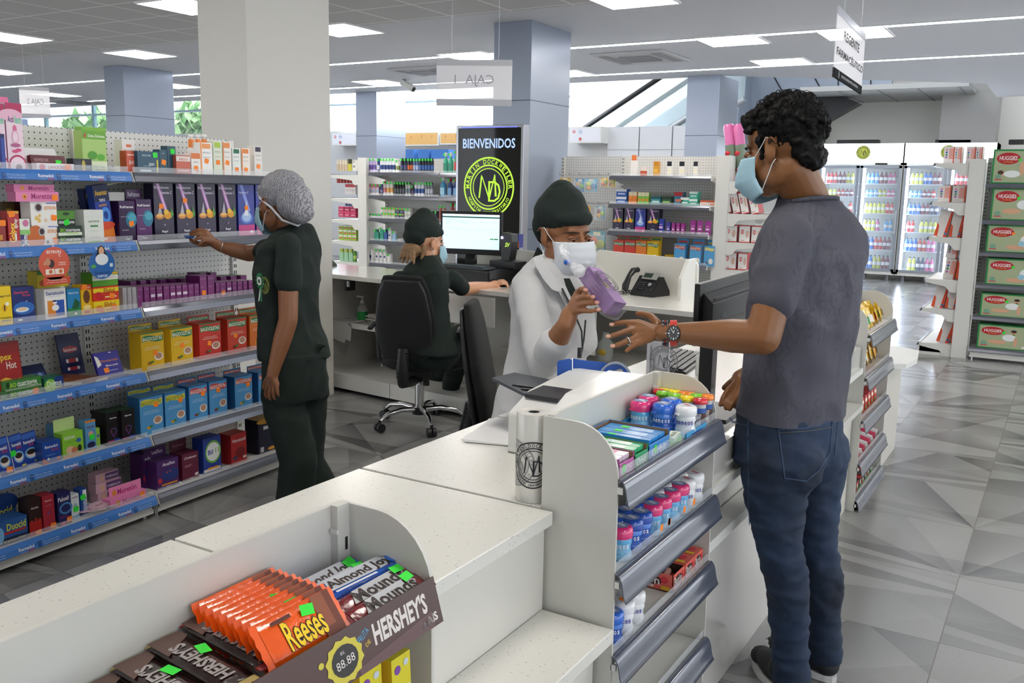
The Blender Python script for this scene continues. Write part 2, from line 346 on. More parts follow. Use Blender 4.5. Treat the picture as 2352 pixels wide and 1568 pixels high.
# air vent cassette
def vent(x, y, lab, sc=.45):
    t = thing('ceiling_vent', lab, 'air vent', (x, y, Z)); V = mat('#bcbcbe', .5)
    G().box(-sc, -sc, -.025, sc, sc, 0, V).obj('frame', t, bev=.01)
    g = G()
    for i in range(12): g.box(-sc*.45, -sc*.45+i*.075*sc, -.04, sc*.45, -sc*.45+i*.075*sc+.03*sc, -.026, mat('#98989c', .5))
    g.obj('grille', t); G().box(-sc*.85, -sc*.75, -.03, -sc*.6, sc*.75, -.026, mat('#8c8c90', .5)).box(sc*.6, -sc*.75, -.03, sc*.85, sc*.75, -.026, mat('#8c8c90', .5)).obj('slot', t)
q = atz(1472, 130, Z); vent(q.x, q.y, 'square air-conditioning cassette in the ceiling between the two light lines')
q = atz(985, 162, Z); vent(q.x, q.y, 'square air vent in the ceiling behind the till sign', .4)
q = atz(170, 233, Z); vent(q.x, q.y, 'dark flat air vent in the ceiling near the farther hanging sign', .5)
# camera dome
q = atz(937, 182, Z)
t = thing('security_camera', 'small white security camera hanging from the ceiling beyond the till sign', 'camera', q)
G().cyl(0, 0, -.05, 0, .03, WHITE).obj('mount', t)
g = G(); g.m = TR(0, 0, -.09) @ RY(.5); g.box(-.12, -.05, -.045, .12, .05, .045, WHITE); g.m = g.m @ TR(.12, 0, 0) @ RY(math.pi/2); g.cyl(0, 0, 0, .01, .035, DARK); g.obj('housing', t, bev=.01)
# escalator in the opening beyond the ceiling edge
P2 = mat('#97a1b0', .35, .3)
esc = thing('escalator', 'escalator with glass balustrades and black handrails rising behind the far column', 'escalator', (0, 0, 0))
def esc_pt(px, py, y): return aty(px, py, y)
for k, ((ax, ay), (bx, by), y, m) in enumerate((((1345, 292), (1513, 180), 15.2, 0), ((1420, 292), (1600, 172), 16.2, 1))):
    a = esc_pt(ax, ay, y); b = esc_pt(bx, by, y); d = (b-a); a2 = a-d*.25; b2 = b+d*.6
    G().tube([a2, b2], .045, DARK, 8).obj('handrail', esc)
    G().quad([tuple(a2-Vector((0, 0, .05))), tuple(b2-Vector((0, 0, .05))), tuple(b2-Vector((0, 0, .95))), tuple(a2-Vector((0, 0, .95)))], mat('#cfe4e6', .05, alpha=.35)).obj('glass_balustrade', esc)
    G().tube([a2-Vector((0, 0, .98)), b2-Vector((0, 0, .98))], .06, mat('#b9bfc4', .3, .6), 6).obj('skirt_rail', esc)
a = esc_pt(1470, 292, 16.5); b = esc_pt(1700, 135, 16.5)
G().prism([(a.x, a.z), (b.x, b.z), (b.x, a.z-.9), (a.x+.3, a.z-.9)], 16.6, 17.4, P2, 'y').obj('side_cladding', esc)
# panelled bulkhead, black underside and lower soffit
def qp(g, pts, y, m, th=.1):
    P = [(aty(*p, y).x, aty(*p, y).z) for p in pts]; g.prism(P, y, y+th, m, 'y')
g = G(); qp(g, [(1690, 150), (2060, 150), (2045, 200), (1890, 200), (1690, 330)], 17.3, P2); 
for a, b in (((1775, 172), (1800, 215)), ((1868, 172), (1885, 205)), ((1925, 172), (1925, 200)), ((2000, 170), (2000, 200))): A = aty(*a, 17.28); B = aty(*b, 17.28); g.tube([A, B], .01, DARK, 4)
struct(g.obj('wall_bulkhead'))
g = G(); qp(g, [(1800, 225), (1882, 200), (1972, 236), (1884, 286), (1820, 262)], 16.9, mat('#1c1f22', .4), .35); tag(g.obj('escalator_underside'), 'black angular underside panel above the man\'s head beside the coolers', 'panel')
g = G(); g.box(-4.1, 16.0, 3.12, -1.55, 18.2, 3.2, mat('#aeb0b0', .7))
for k in range(5): g.box(-4.1+k*.6, 16.0, 3.11, -4.08+k*.6, 18.2, 3.12, mat('#8a8c8c', .7))
struct(g.obj('trim_2'))
g = G(); qp(g, [(1690, 230), (1892, 232), (1892, 340), (1690, 340)], 17.9, mat('#d9d8d4', .6)); struct(g.obj('wall_stub'))
# ================================================================ shelving units
def peg_mat(h='#d6d6d4', s=.0254, r=.0032):
    t = NT('pegboard', .4); tc = t.n('TexCoord'); sp = t.n('SeparateXYZ', i0=tc.outputs['Object'])
    a = t.math('SUBTRACT', t.math('FRACT', t.math('DIVIDE', sp.outputs[0], s)), .5); b = t.math('SUBTRACT', t.math('FRACT', t.math('DIVIDE', sp.outputs[2], s)), .5)
    d = t.math('SQRT', t.math('ADD', t.math('MULTIPLY', a, a), t.math('MULTIPLY', b, b)))
    t.t.links.new(t.mix(t.math('LESS_THAN', d, r/s), lin(h), lin('#2c2c2e')), t.b.inputs['Base Color']); return t.m
PEG = peg_mat()
CLEAR = mat('#e8ecf2', .05, alpha=.22, spec=.7)
BLUE = mat('#3d78c4', .35)
def remedol_strip(g, x0, x1):
    """print on a blue price rail; plane xy, x along, y up, origin at centre height"""
    n = max(1, round((x1-x0)/.215)); s = (x1-x0)/n
    for i in range(n):
        c = x0+s*(i+.5)
        g.text('Remedol', c-.055, .004, .062, .013, mat('#e8eef8', .4)); g.text('DUO', c-.036, -.009, .026, .008, mat('#c03038', .4)); g.text('Compuesto', c-.07, -.009, .022, .003, mat('#dfe6f2', .4), 0)
        g.quad([(c-.008, -.012, 0), (c+.006, -.012, 0), (c+.006, .013, 0), (c-.008, .013, 0)], mat('#23508f', .4)); g.text('Remedol', c-.001, .006, .012, .003, mat('#ffffff', .4), 0, -.2)
        g.text('El Frio que ayuda a aliviar', c+.048, .004, .07, .006, mat('#d9e6f7', .4), 0); g.text('la fiebre por mas tiempo', c+.048, -.005, .066, .006, mat('#d9e6f7', .4), 0)
def shelf(parent, W, D, z, rail='grey', blue=False, railh=.034, up=.03, base=False, glossy=True):
    g = G(); g.box(.01, -D, z-.022, W-.01, -.03, z, WHITE)
    if not base:
        for x in (.012, W-.02): g.prism([(-.03, z-.02), (-.03, z-.075), (-D*.9, z-.03), (-D, z-.02)], x, x+.008, WHITE, 'x')
    s = g.obj('shelf', parent)
    g = G(); m = BLUE if blue else LIP
    P = [(-D-.001, z+.008), (-D-.010, z+.006), (-D-.018, z-.008), (-D-.024, z-.030), (-D-.020, z-.032), (-D-.012, z-.012), (-D-.001, z-.004)]
    g.prism(P, .006, W-.006, m, 'x')
    g.prism([(-D-.002, z+.01), (-D+.01, z+.008), (-D+.01, z-.03), (-D-.02, z-.032)], .001, .007, WHITE, 'x').prism([(-D-.002, z+.01), (-D+.01, z+.008), (-D+.01, z-.03), (-D-.02, z-.032)], W-.007, W-.001, WHITE, 'x')
    if blue:
        o = g.m; g.m = TR(0, -D-.0225, z-.0185) @ RX(math.radians(74)) @ TR(0, 0, .0005); remedol_strip(g, .01, W-.01); g.m = o
    g.obj('price_rail', s)
    if up: G().box(.01, -D-.003, z, W-.01, -D-.001, z+up, CLEAR).obj('clear_guard', s)
    return s
def bay(lab, mw, W, D, top, zs, blue=False, base=.094, bd=None, rightend=False, pegs=True, group=None, Ds=None, up=.03):
    t = thing('shelving_unit', lab, 'shelving unit', group=group); t.matrix_basis = mw
    G().box(.012, -.012, .02, W-.012, 0, top, PEG if pegs else WHITE).obj('back_panel', t)
    for x in ((0, W) if rightend else (0,)):
        g = G().box(x-.016, -.03, .0, x+.016, .0, top-.003, WHITE)
        z = base+.06
        while z < top-.03: g.box(x-.009, -.0315, z, x-.004, -.0300, z+.017, DARK).box(x+.004, -.0315, z, x+.009, -.0300, z+.017, DARK); z += .033
        g.obj('upright', t)
    bd = bd or D; g = G().box(.01, -bd, .025, W-.01, 0, base-.022, WHITE)
    for x in (.03, W-.03): g.cyl(x, -bd+.04, 0, .03, .012, CHROME, 8)
    g.box(.012, -bd-.0015, .045, .016, -bd, .065, DARK).box(W-.016, -bd-.0015, .045, W-.012, -bd, .065, DARK)
    g.obj('base', t)
    for i, z in enumerate(zs):
        shelf(t, W, (Ds[i] if Ds else D) if z > base+.02 else bd, z, blue=blue, base=z <= base+.02, up=up)
    return t
XB = -3.70
GA = .055
def gx(x, y): return x-GA*(y-2.455)
def gl_mw(y): return TR(gx(XB, y), y, 0) @ RZ(math.pi/2+GA)
ZL = [1.477, 1.195, .913, .638, .357, .098]
bayA = bay('white pegboard medicine shelving with blue printed price rails', gl_mw(1.553), .9, .365, 1.665, ZL, blue=True, bd=.415, Ds=[.355, .365, .375, .385, .395, .415])
bayB = bay('white pegboard medicine shelving with plain grey price rails beside the standing attendant', gl_mw(2.455), .9, .365, 1.665, ZL, rightend=True, bd=.415, Ds=[.355, .365, .375, .385, .395, .415])
FX = [XB+d for d in (.355, .365, .375, .385, .395, .415)]
# far shelving seen face-on
M1X = (-6.72, -5.75, -4.78)
m1 = bay('white shelving with deodorants and lotions behind the seated attendant', TR(M1X[0], 8.35, 0), .97, .33, 1.75, [1.585, 1.335, 1.085, .835, .585, .335, .10], bd=.38)
m1b = bay('white shelving with mouthwash bottles, half hidden by the welcome screen', TR(M1X[1], 8.35, 0), .97, .33, 1.75, [1.585, 1.335, 1.085, .835, .585, .335, .10], rightend=True, bd=.38)
m2p = bay('white pegboard bay with packs on wire hooks beside the column', TR(-4.42, 8.3, 0), .66, .3, 1.77, [.3, .10], bd=.38)
m2 = bay('white pegboard shelving with boxed medicines behind the desk telephone', TR(-3.76, 8.3, 0), 1.0, .33, 1.77, [1.575, 1.315, 1.06, .785, .53, .3, .10], rightend=True, bd=.38)
def endcap(lab, x, y, sgn, W, D, top, zs, post=.12, base=.10):
    """unit at a gondola's end, shelves reaching out along x*sgn, its near side at y"""
    t = thing('end_shelving_unit', lab, 'shelving unit', (x, y, 0))
    for q in (0, W-.05): G().box(-post if sgn > 0 else 0, q, 0, 0 if sgn > 0 else post, q+.05, top, WHITE).obj('upright', t)
    G().box(-.012 if sgn > 0 else 0, .05, .02, 0 if sgn > 0 else .012, W-.05, top, WHITE).obj('back_panel', t)
    g = G().box(min(0, sgn*D*1.05), .01, .03, max(0, sgn*D*1.05), W-.01, base-.01, WHITE)
    for q in (.05, W-.05): g.cyl(sgn*D, q, 0, .03, .012, CHROME, 8)
    g.obj('base', t)
    for z in zs:
        s = G().box(min(0, sgn*D), .01, z-.02, max(0, sgn*D), W-.01, z, WHITE)
        s = s.obj('shelf', t)
        for q in (.005, W-.017): G().prism([(0, z), (0, z-.11), (sgn*.06, z-.11), (sgn*.1, z-.06), (sgn*D, z-.03), (sgn*(D+.01), z)], q, q+.012, WHITE, 'y').obj('bracket', s)
        G().prism([(sgn*D, z+.006), (sgn*(D+.016), z+.002), (sgn*(D+.03), z-.03), (sgn*D, z-.02)], .01, W-.01, LIP, 'y').obj('price_rail', s)
    return t
ecR = endcap('white end shelving stacked with red and white wipe and nappy packs before the coolers', -.82, 9.15, -1, .9, .27, 1.778, [1.742, 1.395, 1.082, .7, .432, .11])
G().box(.0, -.01, 0, .127, .06, 1.778, WHITE).obj('end_post', ecR)
G().box(-.27, .01, .0, 0, .02, .09, WHITE).obj('kick_board', ecR)
gR = bay('white shelving stacked with green nappy boxes at the picture edge', TR(-.68, 9.45, 0), 1.0, .3, 1.80, [1.56, 1.245, .965, .68, .395, .11], rightend=True, bd=.32, up=0)
ec2 = endcap('white end shelving with white and red nappy packs, partly hidden by the man', -2.615, 8.0, 1, .9, .42, 1.767, [1.545, 1.262, 1.01, .765, .5, .12])
ec1 = endcap('white end shelving at the edge of the white column with toiletries on arched brackets', -6.865, 8.0, -1, .9, .42, 1.75, [1.56, 1.3, 1.06, .82, .58, .12])
# wall-mounted units on the back partition
def wallbox(pts, y, D, m, lab, name='wall_cabinet', art=None, cat='cabinet'):
    a = aty(*pts[0], y-D); b = aty(*pts[1], y-D); t = thing(name, lab, cat, (a.x, y, min(a.z, b.z)))
    W = b.x-a.x; Hh = abs(a.z-b.z); g = G().box(0, -D, 0, W, 0, Hh, WHITE); g.m = TR(.02, -D-.003, .02) @ FR; g.quad([(0, 0, 0), (W-.04, 0, 0), (W-.04, Hh-.04, 0), (0, Hh-.04, 0)], m)
    if art: g.art(W-.04, Hh-.04, art, .002)
    g.obj('body', t); return t
OR_ = [('t', 'y', (i+.5)/4, .6, .02, .35, '#c86a32', 0) for i in range(4)]+[('c', (i+.5)/4, .72, .012, '#c86a32') for i in range(4)]
wallbox([(907, 304), (1007, 334)], YB, .3, mat('#d9a860', .5), 'orange-yellow patterned cabinet high on the wall beside the far column', art=OR_)
wallbox([(1010, 304), (1110, 331)], YB, .3, mat('#d9a860', .5), 'orange-yellow patterned cabinet running behind the welcome screen', art=OR_)
BR = [('c', .12, .75, .05, '#c8444a'), ('c', .35, .75, .06, '#8aa0cc'), ('c', .35, .75, .045, '#f0f0f2'), ('t', 'H', .12, .75, .04, .2, '#ffffff'), ('c', .35, .2, .05, '#c86060'), ('t', 'NATULAC', .35, .75, .1, .08, '#5a6fae')]
wallbox([(1308, 292), (1380, 328)], YB, .35, mat('#e4e4ea', .5), 'white illuminated cabinet printed with small logos right of the large column', art=BR)
wallbox([(762, 306), (818, 334)], YB, .35, mat('#e4e4ea', .5), 'white cabinet printed with small logos seen between two columns', art=BR)
g = G(); a = aty(1397, 292, YB-.06); b = aty(1585, 292, YB-.06)
for i in range(3):
    x0 = a.x+(b.x-a.x+.3)*i/3; g.box(x0, YB-.06, .1, x0+(b.x-a.x+.3)/3-.02, YB-.01, a.z, mat('#d6d8dc', .3))
    g.box(x0, YB-.064, a.z-.38, x0+(b.x-a.x+.3)/3-.02, YB-.06, a.z-.37, mat('#a9abb0', .4))
tag(g.obj('wall_panelling'), 'glossy white slatted panels on the wall behind the nearer pegboard shelving', 'panel')
g = G(); g.box(-11.2, YB-.85, 0, -8.9, YB-.01, 1.9, mat('#cfc9bb', .6)); 
tag(g.obj('slatted_shelving_back'), 'beige back of tall wall shelving below the orange cabinets', 'shelving unit')
for i, (xa, xb) in enumerate(((942, 965), (975, 1000), (1005, 1045))):
    a = aty(xa, 352, 13.9); b = aty(xb, 344, 13.9); tag(G().box(a.x, 13.7, 1.9, b.x, 13.95, b.z, mat('#3f74b8', .5)).obj('storage_box'), ORD[i]+' of three blue boxes on the wall shelving top below the orange cabinets', 'box', 'blue boxes on the wall shelving')
# ================================================================ service counter
XC = -.766
def counter_unit(lab, y0, y1, z=.78, depth=.53, xf=-.871, xface=-.892, step=True):
    t = thing('service_counter', lab, 'counter', (0, 0, 0))
    c = mat('#cfcdc7', .3)
    G().box(xface-.46, y0, .06, xface, y1, z-.03, c).obj('cabinet', t)
    G().box(xf-depth, y0+.002, z-.03, xf, y1-.002, z, QUARTZ).obj('countertop', t, bev=.002)
    if step:
        G().box(xface+.001, y0+.002, .526, -.722, y1-.002, .556, QUARTZ).obj('step_top', t, bev=.002)
        G().box(xface+.001, y0+.002, 0, XC, y1-.002, .524, c).obj('plinth', t)
    return t
counter_unit('white speckled-quartz service counter unit cut by the picture edge', -.3, .40)
t = counter_unit('white speckled-quartz counter unit behind the chocolate stand, up to the seam', .403, 1.088, xf=-.9075, xface=-.9095, depth=.4935, step=False)
G().box(-.9095, 1.013, .06, -.892, 1.088, .75, mat('#cfcdc7', .3)).obj('cabinet', t); G().box(-.9074, 1.013, .75, -.871, 1.086, .78, QUARTZ).obj('countertop', t)
G().box(-.891, 1.013, .526, -.722, 1.086, .556, QUARTZ).obj('step_top', t); G().box(-.891, 1.013, 0, XC, 1.086, .524, mat('#cfcdc7', .3)).obj('plinth', t)
counter_unit('white speckled-quartz counter unit holding the printer and the bag roll', 1.092, 1.63)
counter_unit('counter unit under the stacked gum display', 1.636, 2.246, xf=-.9075, xface=-.9095, depth=.4935, step=False)
t = counter_unit('white counter unit where the customer leans, with keyboard and monitor', 2.25, 4.305, z=.782, xf=-.80, xface=-.805, depth=.60, step=False)
c = mat('#c9c7c2', .12, coat=.4)
G().box(-.80, 2.25, .68, -.752, 4.3, .775, c).obj('upper_fascia', t); G().box(-.80, 2.25, .655, -.735, 4.3, .68, WHITE).obj('ledge', t)
G().box(-.80, 2.25, .0, XC, 3.45, .50, c).obj('glossy_panel', t); G().box(-.80, 2.25, .50, -.735, 3.45, .53, WHITE).obj('lower_ledge', t)
G().box(-.80, 3.47, .0, XC, 4.3, .488, mat('#d5d1c8', .25)).obj('end_panel', t); G().box(-.86, 3.47, .488, -.722, 4.305, .513, QUARTZ).obj('step_top', t)
t = thing('service_counter', 'counter end with a rounded white step beyond the farther sweets display', 'counter')
P = [(-1.3, 4.99), (-.72, 4.99), (-.655, 5.05), (-.63, 5.25), (-.66, 5.55), (-.75, 5.62), (-1.3, 5.62)]
G().prism(P, .565, .59, WHITE).obj('step_top', t); G().prism([(-1.3, 4.99), (XC+.02, 4.99), (XC+.02, 5.58), (-1.3, 5.58)], 0, .565, mat('#d5d1c8', .3)).obj('cabinet', t)
# ================================================================ display stands set into the counter
RAILM = mat('#555a68', .16, .1, coat=.6)
def stand(lab, y0, y1, zs, xb=-.898, xf=-.731, top=.979, railm=None):
    t = thing('display_stand', lab, 'display stand')
    S = [(xb, 0), (xf+.004, 0), (xf, top-.105)]+[(xf-.10+.10*math.cos(a*math.pi/16), top-.105+.105*math.sin(a*math.pi/16)) for a in range(1, 9)]+[(xb, top)]
    PLW = mat('#c9c8c2', .35)
    G().prism(S, y0, y0+.006, PLW, 'y').obj('side_panel', t); G().prism(S, y1-.006, y1, PLW, 'y').obj('side_panel', t)
    G().box(xb-.008, y0, 0, xb, y1, top, PLW).obj('back_panel', t)
    g = G().box(xb, y1-.032, .02, xb+.014, y1-.006, top+.002, PLW)
    z = top-.05
    while z > .1: g.box(xb+.0142, y1-.016, z-.02, xb+.015, y1-.011, z, DARK); z -= .035
    for q in (top-.04,): g.box(xb+.002, y1-.036, q, xb+.016, y1-.032, q+.006, WHITE)
    g.obj('upright', t); G().box(xb, y0+.006, .02, xb+.014, y0+.032, top+.004, PLW).obj('upright', t)
    for k, z in enumerate(zs):
        s = G().box(xb, y0+.008, z-.015, xf-.002, y1-.008, z, WHITE).obj('shelf', t)
        if railm and k == 0: continue
        cv = [(.002, .012), (.010, .012), (.016, .006), (.020, -.003), (.0225, -.014), (.0245, -.026), (.0275, -.037), (.032, -.047)]; P = [(xf+a, z+b) for a, b in cv]+[(xf+a-.0025, z+b-.0012) for a, b in cv[:0:-1]]
        G().prism(P, y0-.004 if not railm else y0, y1-.002, railm or RAILM, 'y', sm=True).obj('price_rail', s)
        G().box(xf-.001, y0+.008, z, xf, y1-.008, z+.032, CLEAR).obj('clear_guard', s)
        G().box(xf+.0, y0+.0, z-.02, xf+.012, y0+.006, z-.006, WHITE).obj('clip', s)
    return t
ZS = [.862, .66, .477, .262, .045]
st2 = stand('white display stand of gum and chocolate tubes set in the counter before the customer', 1.64, 2.245, ZS)
st3 = stand('white display stand of bagged sweets at the far end of the counter', 4.313, 4.985, [.82, .62, .42, .215, .04], top=.965)
HB = mat('#43231c', .3)
st1 = stand('white display stand of chocolate bars in front of the counter with a brown printed rail', .405, 1.01, [.862, .66, .477, .262, .045], railm=RAILM)
# ================================================================ back desk (slightly turned)
DA = math.radians(-6.0); DO = Vector((-4.56, 4.86, 0))     # front left corner at floor
DM = TR(*DO) @ RZ(DA)
desk = thing('service_desk', 'long white reception desk with a speckled top where the attendant sits', 'desk'); desk.matrix_basis = DM
DT = mat('#dcdbd6', .12, coat=.5); DC = mat('#c4c2bc', .5)
def dk(px, py, z=.83):       # pixel on the desk top to desk coordinates
    return DM.inverted() @ atz(px, py, z)
G().box(0, 0, .80, .62, .62, .83, DT).obj('desk_top', desk, bev=.003); G().box(-.7, .02, .80, -.002, .62, .83, DT).obj('desk_top', desk, bev=.003); G().box(-.69, .1, 0, -.002, .6, .80, DC).obj('cabinet', desk)
G().box(.622, 0, .80, 1.72, .62, .83, DT).obj('desk_top', desk, bev=.003)
G().box(1.722, 0, .80, 2.33, .62, .83, QUARTZ).obj('desk_top', desk, bev=.003); G().box(2.332, 0, .80, 3.0, .62, .83, QUARTZ).obj('desk_top', desk, bev=.003)
G().box(0, .0, 0, .02, .6, .80, DC).obj('side_panel', desk); G().box(.02, .56, 0, 3.0, .6, .80, DC).obj('back_panel', desk)
G().box(0.02, -.02, 0.03, .74, .55, .13, WHITE).obj('base', desk); G().box(.745, -.02, 0.03, 1.6, .55, .13, WHITE).obj('base', desk); G().box(1.605, -.02, 0.03, 2.3, .55, .13, WHITE).obj('base', desk)
G().box(.02, .12, .455, .75, .55, .475, DC).box(.02, .115, .44, .75, .12, .478, WHITE).obj('shelf', desk)
G().box(1.6, .08, .455, 2.6, .55, .475, DC).obj('shelf', desk)
for x in (.16, .78, 1.5):
    g = G().box(x-.02, .5, .1, x+.02, .56, .80, WHITE); z = .15
    while z < .76: g.box(x-.012, .498, z, x-.005, .5, z+.018, DARK).box(x+.004, .498, z, x+.011, .5, z+.018, DARK); z += .035
    g.obj('upright', desk)
for x in (.28, 1.32): G().box(x-.01, .02, .72, x+.01, .1, .80, DARK).cyl(x+.015, .03, .75, .79, .012, CHROME, 8).obj('bracket', desk)
G().tube([(.35, .3, .15), (.35, .3, .2), (.78, .3, .2), (.78, .3, .15)], .01, CHROME, 6).obj('foot_rail', desk)
dr = G().box(1.0, .015, .60, 1.6, .03, .785, WHITE).obj('drawer', desk); G().tube([(1.04, .014, .74), (1.04, -.02, .74)], .004, CHROME, 6).ball(1.04, -.02, .74, .01, .01, .01, CHROME).obj('knob', dr)
dr = G().box(1.9, .012, .52, 2.33, .03, .795, WHITE).obj('door', desk); G().ball(2.02, .0, .72, .012, .012, .012, CHROME).obj('knob', dr)
# modesty screens on the desk
def scr(lab, x0, x1, z1, y=.6):
    P = [(x0, .83), (x1, .83), (x1, z1-.07)]+[(x1-.05+.05*math.cos(a*math.pi/12), z1-.07+.05*math.sin(a*math.pi/12)) for a in range(1, 7)]+[(x0+.02, z1), (x0, z1-.01)]
    t = thing('desk_screen', lab, 'screen'); t.matrix_basis = DM
    G().prism(P, y-.02, y, mat('#d9d8d2', .3), 'y').obj('panel', t)
    G().prism([(y-.02, .83), (y-.2, .83), (y-.2, z1-.12), (y-.12, z1-.02), (y-.02, z1-.01)], x1-.03, x1-.01, mat('#d9d8d2', .3), 'x').obj('wing', t); return t
a = dk(1395, 665); b = dk(1610, 690)
scr('white upright desk screen behind the black telephone', 1.97, 2.67, 1.075)
scr('white low desk screen behind the computer beside the welcome display', 1.0, 1.60, 1.055)
# ---- monitor, keyboard, mouse, cash drawer, scanner on the desk
BK = mat('#131416', .35); BK2 = mat('#1d1e21', .5)
def dpos(px, py, z=.83): return atz(px, py, z)
t = thing('cash_drawer', 'wide black cash drawer box under the keyboard', 'cash drawer'); q = dk(1110, 660); t.matrix_basis = DM @ TR(1.0, .0, .83)
G().box(.02, .17, 0, .44, .55, .10, BK).obj('body', t, bev=.004); G().box(.03, .165, .015, .43, .17, .085, BK2).obj('drawer', t)
t = thing('keyboard', 'black keyboard on top of the cash drawer', 'keyboard'); t.matrix_basis = DM @ TR(1.02, .12, .933)
G().box(-.02, 0, 0, .40, .14, .014, BK).obj('body', t, bev=.003)
g = G()
for r_ in range(5):
    for k in range(17): g.box(-.01+k*.0235, .015+r_*.023, .0145, .010+k*.0235, .033+r_*.023, .019, BK2)
g.obj('keys', t)
t = thing('computer_monitor', 'large black monitor showing a pale billing screen on the desk', 'monitor')
a = att(1012, 478, 6.15); b = att(1153, 487, 6.03); c2 = att(1148, 588, 6.05)
ang = math.atan2(b.y-a.y, b.x-a.x); W = (Vector((b.x-a.x, b.y-a.y, 0))).length; Hm = b.z-c2.z
t.matrix_basis = TR(a.x, a.y, c2.z) @ RZ(ang)
G().box(0, 0, 0, W, .035, Hm, BK).box(.1*W, .035, .1*Hm, .9*W, .06, .8*Hm, BK).obj('housing', t, bev=.004)
g = G(); g.m = TR(.015, -.001, .03) @ FR; SW, SH = W-.03, Hm-.05
g.quad([(0, 0, 0), (SW, 0, 0), (SW, SH, 0), (0, SH, 0)], mat('#bfe0ec', .3, emit=.4))
g.art(SW, SH, [('r', 0, .955, 1, 1, mat('#d8dde0', .3, emit=.3)), ('r', 0, .9, 1, .935, mat('#16443a', .3, emit=.3)), ('r', 0, 0, 1, .03, mat('#202428', .3)),
 ('r', .03, .78, .97, .784, '#8fa8b0'), ('r', .03, .60, .97, .604, '#8fa8b0'), ('t', 'NUEVA FACTURA', .12, .85, .16, .022, '#54707a', 0), ('t', 'Cliente', .1, .74, .06, .016, '#54707a', 0), ('t', 'Documento', .4, .74, .1, .016, '#54707a', 0),
 ('t', 'Cantidad', .25, .55, .07, .015, '#54707a', 0), ('t', 'Precio', .45, .55, .06, .015, '#54707a', 0), ('t', 'Subtotal', .65, .55, .07, .015, '#54707a', 0), ('t', 'Total', .84, .53, .05, .015, '#54707a', 0), ('r', .84, .31, .9, .34, '#3fae48'), ('r', .91, .31, .98, .34, '#3fae48'), ('r', .2, .82, .5, .824, '#8fa8b0'), ('r', .04, .40, .1, .404, '#54707a')], .0004)
g.obj('screen', t)
G().box(W*.4, .02, -.03, W*.55, .04, .06, BK).prism([(W*.42, .03), (W*.55, .03), (W*.52, -.10), (W*.38, -.10)], .02, .04, BK, 'y').box(W*.25, -.03, -.112, W*.75, .12, -.10, BK).obj('stand', t)
t = thing('barcode_scanner', 'black upright barcode scanner with a small bright light beside the monitor', 'scanner')
q = att(1165, 597, 6.0); t.matrix_basis = TR(q.x, q.y, q.z) @ RZ(DA)
g = G().box(-.11, -.05, -.055, .1, .08, -.005, BK); g.obj('base', t, bev=.004)
G().prism([(-.03, 0), (.03, 0), (.05, .12), (.045, .17), (-.035, .18), (-.05, .13)], -.02, .05, BK, 'y').obj('head', t, bev=.004)
G().ball(-.03, -.022, .145, .008, .004, .008, mat('#b9a0ff', .3, emit=30)).obj('lamp', t)
g = G(); g.m = TR(.015, -.021, .10) @ FR; g.text('SV', 0, 0, .035, .028, mat('#9fc83c', .3, emit=.6), ital=.2); g.obj('badge', t)
t = thing('desk_display_box', 'blue and orange leaflet box standing on the low white desk screen', 'box'); t.matrix_basis = DM @ TR(1.30, .565, 1.0965)
g = G().box(-.07, 0, -.04, .07, .05, .05, mat('#2a2f7c', .5)).box(-.068, -.001, -.04, .072, 0, 0, mat('#d2702c', .5)); g.m = TR(0, -.002, .01) @ FR; g.text('smartbar', -.02, .012, .06, .012, mat('#c8cce8', .5)); g.obj('carton', t)
t = thing('computer_mouse', 'black computer mouse under the attendant\'s hand', 'mouse'); q = atz(1160, 655, .83); t.location = q
G().ball(0, 0, .012, .035, .055, .018, BK).obj('shell', t)
# telephone
t = thing('desk_telephone', 'black office telephone with a grey display on the desk', 'telephone'); q = atz(1475, 676, .83); t.matrix_basis = TR(q.x, q.y, q.z) @ RZ(DA-.15)
g = G(); g.prism([(-.09, 0), (.09, 0), (.09, .02), (.02, .115), (-.005, .115), (-.09, .018)], -.02, .14, BK2, 'x'); g.obj('body', t, bev=.004)
PM = TR(0, -.03, .07) @ RX(math.radians(48))
ph = G(); ph.m = PM; ph.box(.015, .02, .018, .125, .07, .024, mat('#8f918c', .4)).box(.025, .03, .024, .085, .062, .0255, mat('#2d3a35', .2)); ph.obj('display', t)
ph = G(); ph.m = PM
for i in range(4):
    for j in range(3): ph.box(.012+j*.018, -.055+i*.015, .016, .025+j*.018, -.046+i*.015, .021, mat('#3a3c40', .4))
ph.cyl(.095, -.015, .016, .021, .012, mat('#9a9ca0', .3), 12)
for i in range(5): ph.box(.12, -.06+i*.016, .016, .133, -.052+i*.016, .02, mat('#3a3c40', .4))
ph.obj('keypad', t)
hs = G(); hs.m = PM @ TR(-.045, 0, .02); hs.tube([(0, -.085, .012), (0, -.06, .03), (0, 0, .042), (0, .05, .035), (0, .075, .012)], [.022, .024, .017, .024, .026], BK, 10, .7); hs.obj('handset', t)
cu = G(); cu.tube([(-.07+.012*math.cos(i*.9), -.02-.1*i/26+.0, .012+.010*math.sin(i*.9)) for i in range(40)], .0035, BK, 5); cu.obj('cord', t)
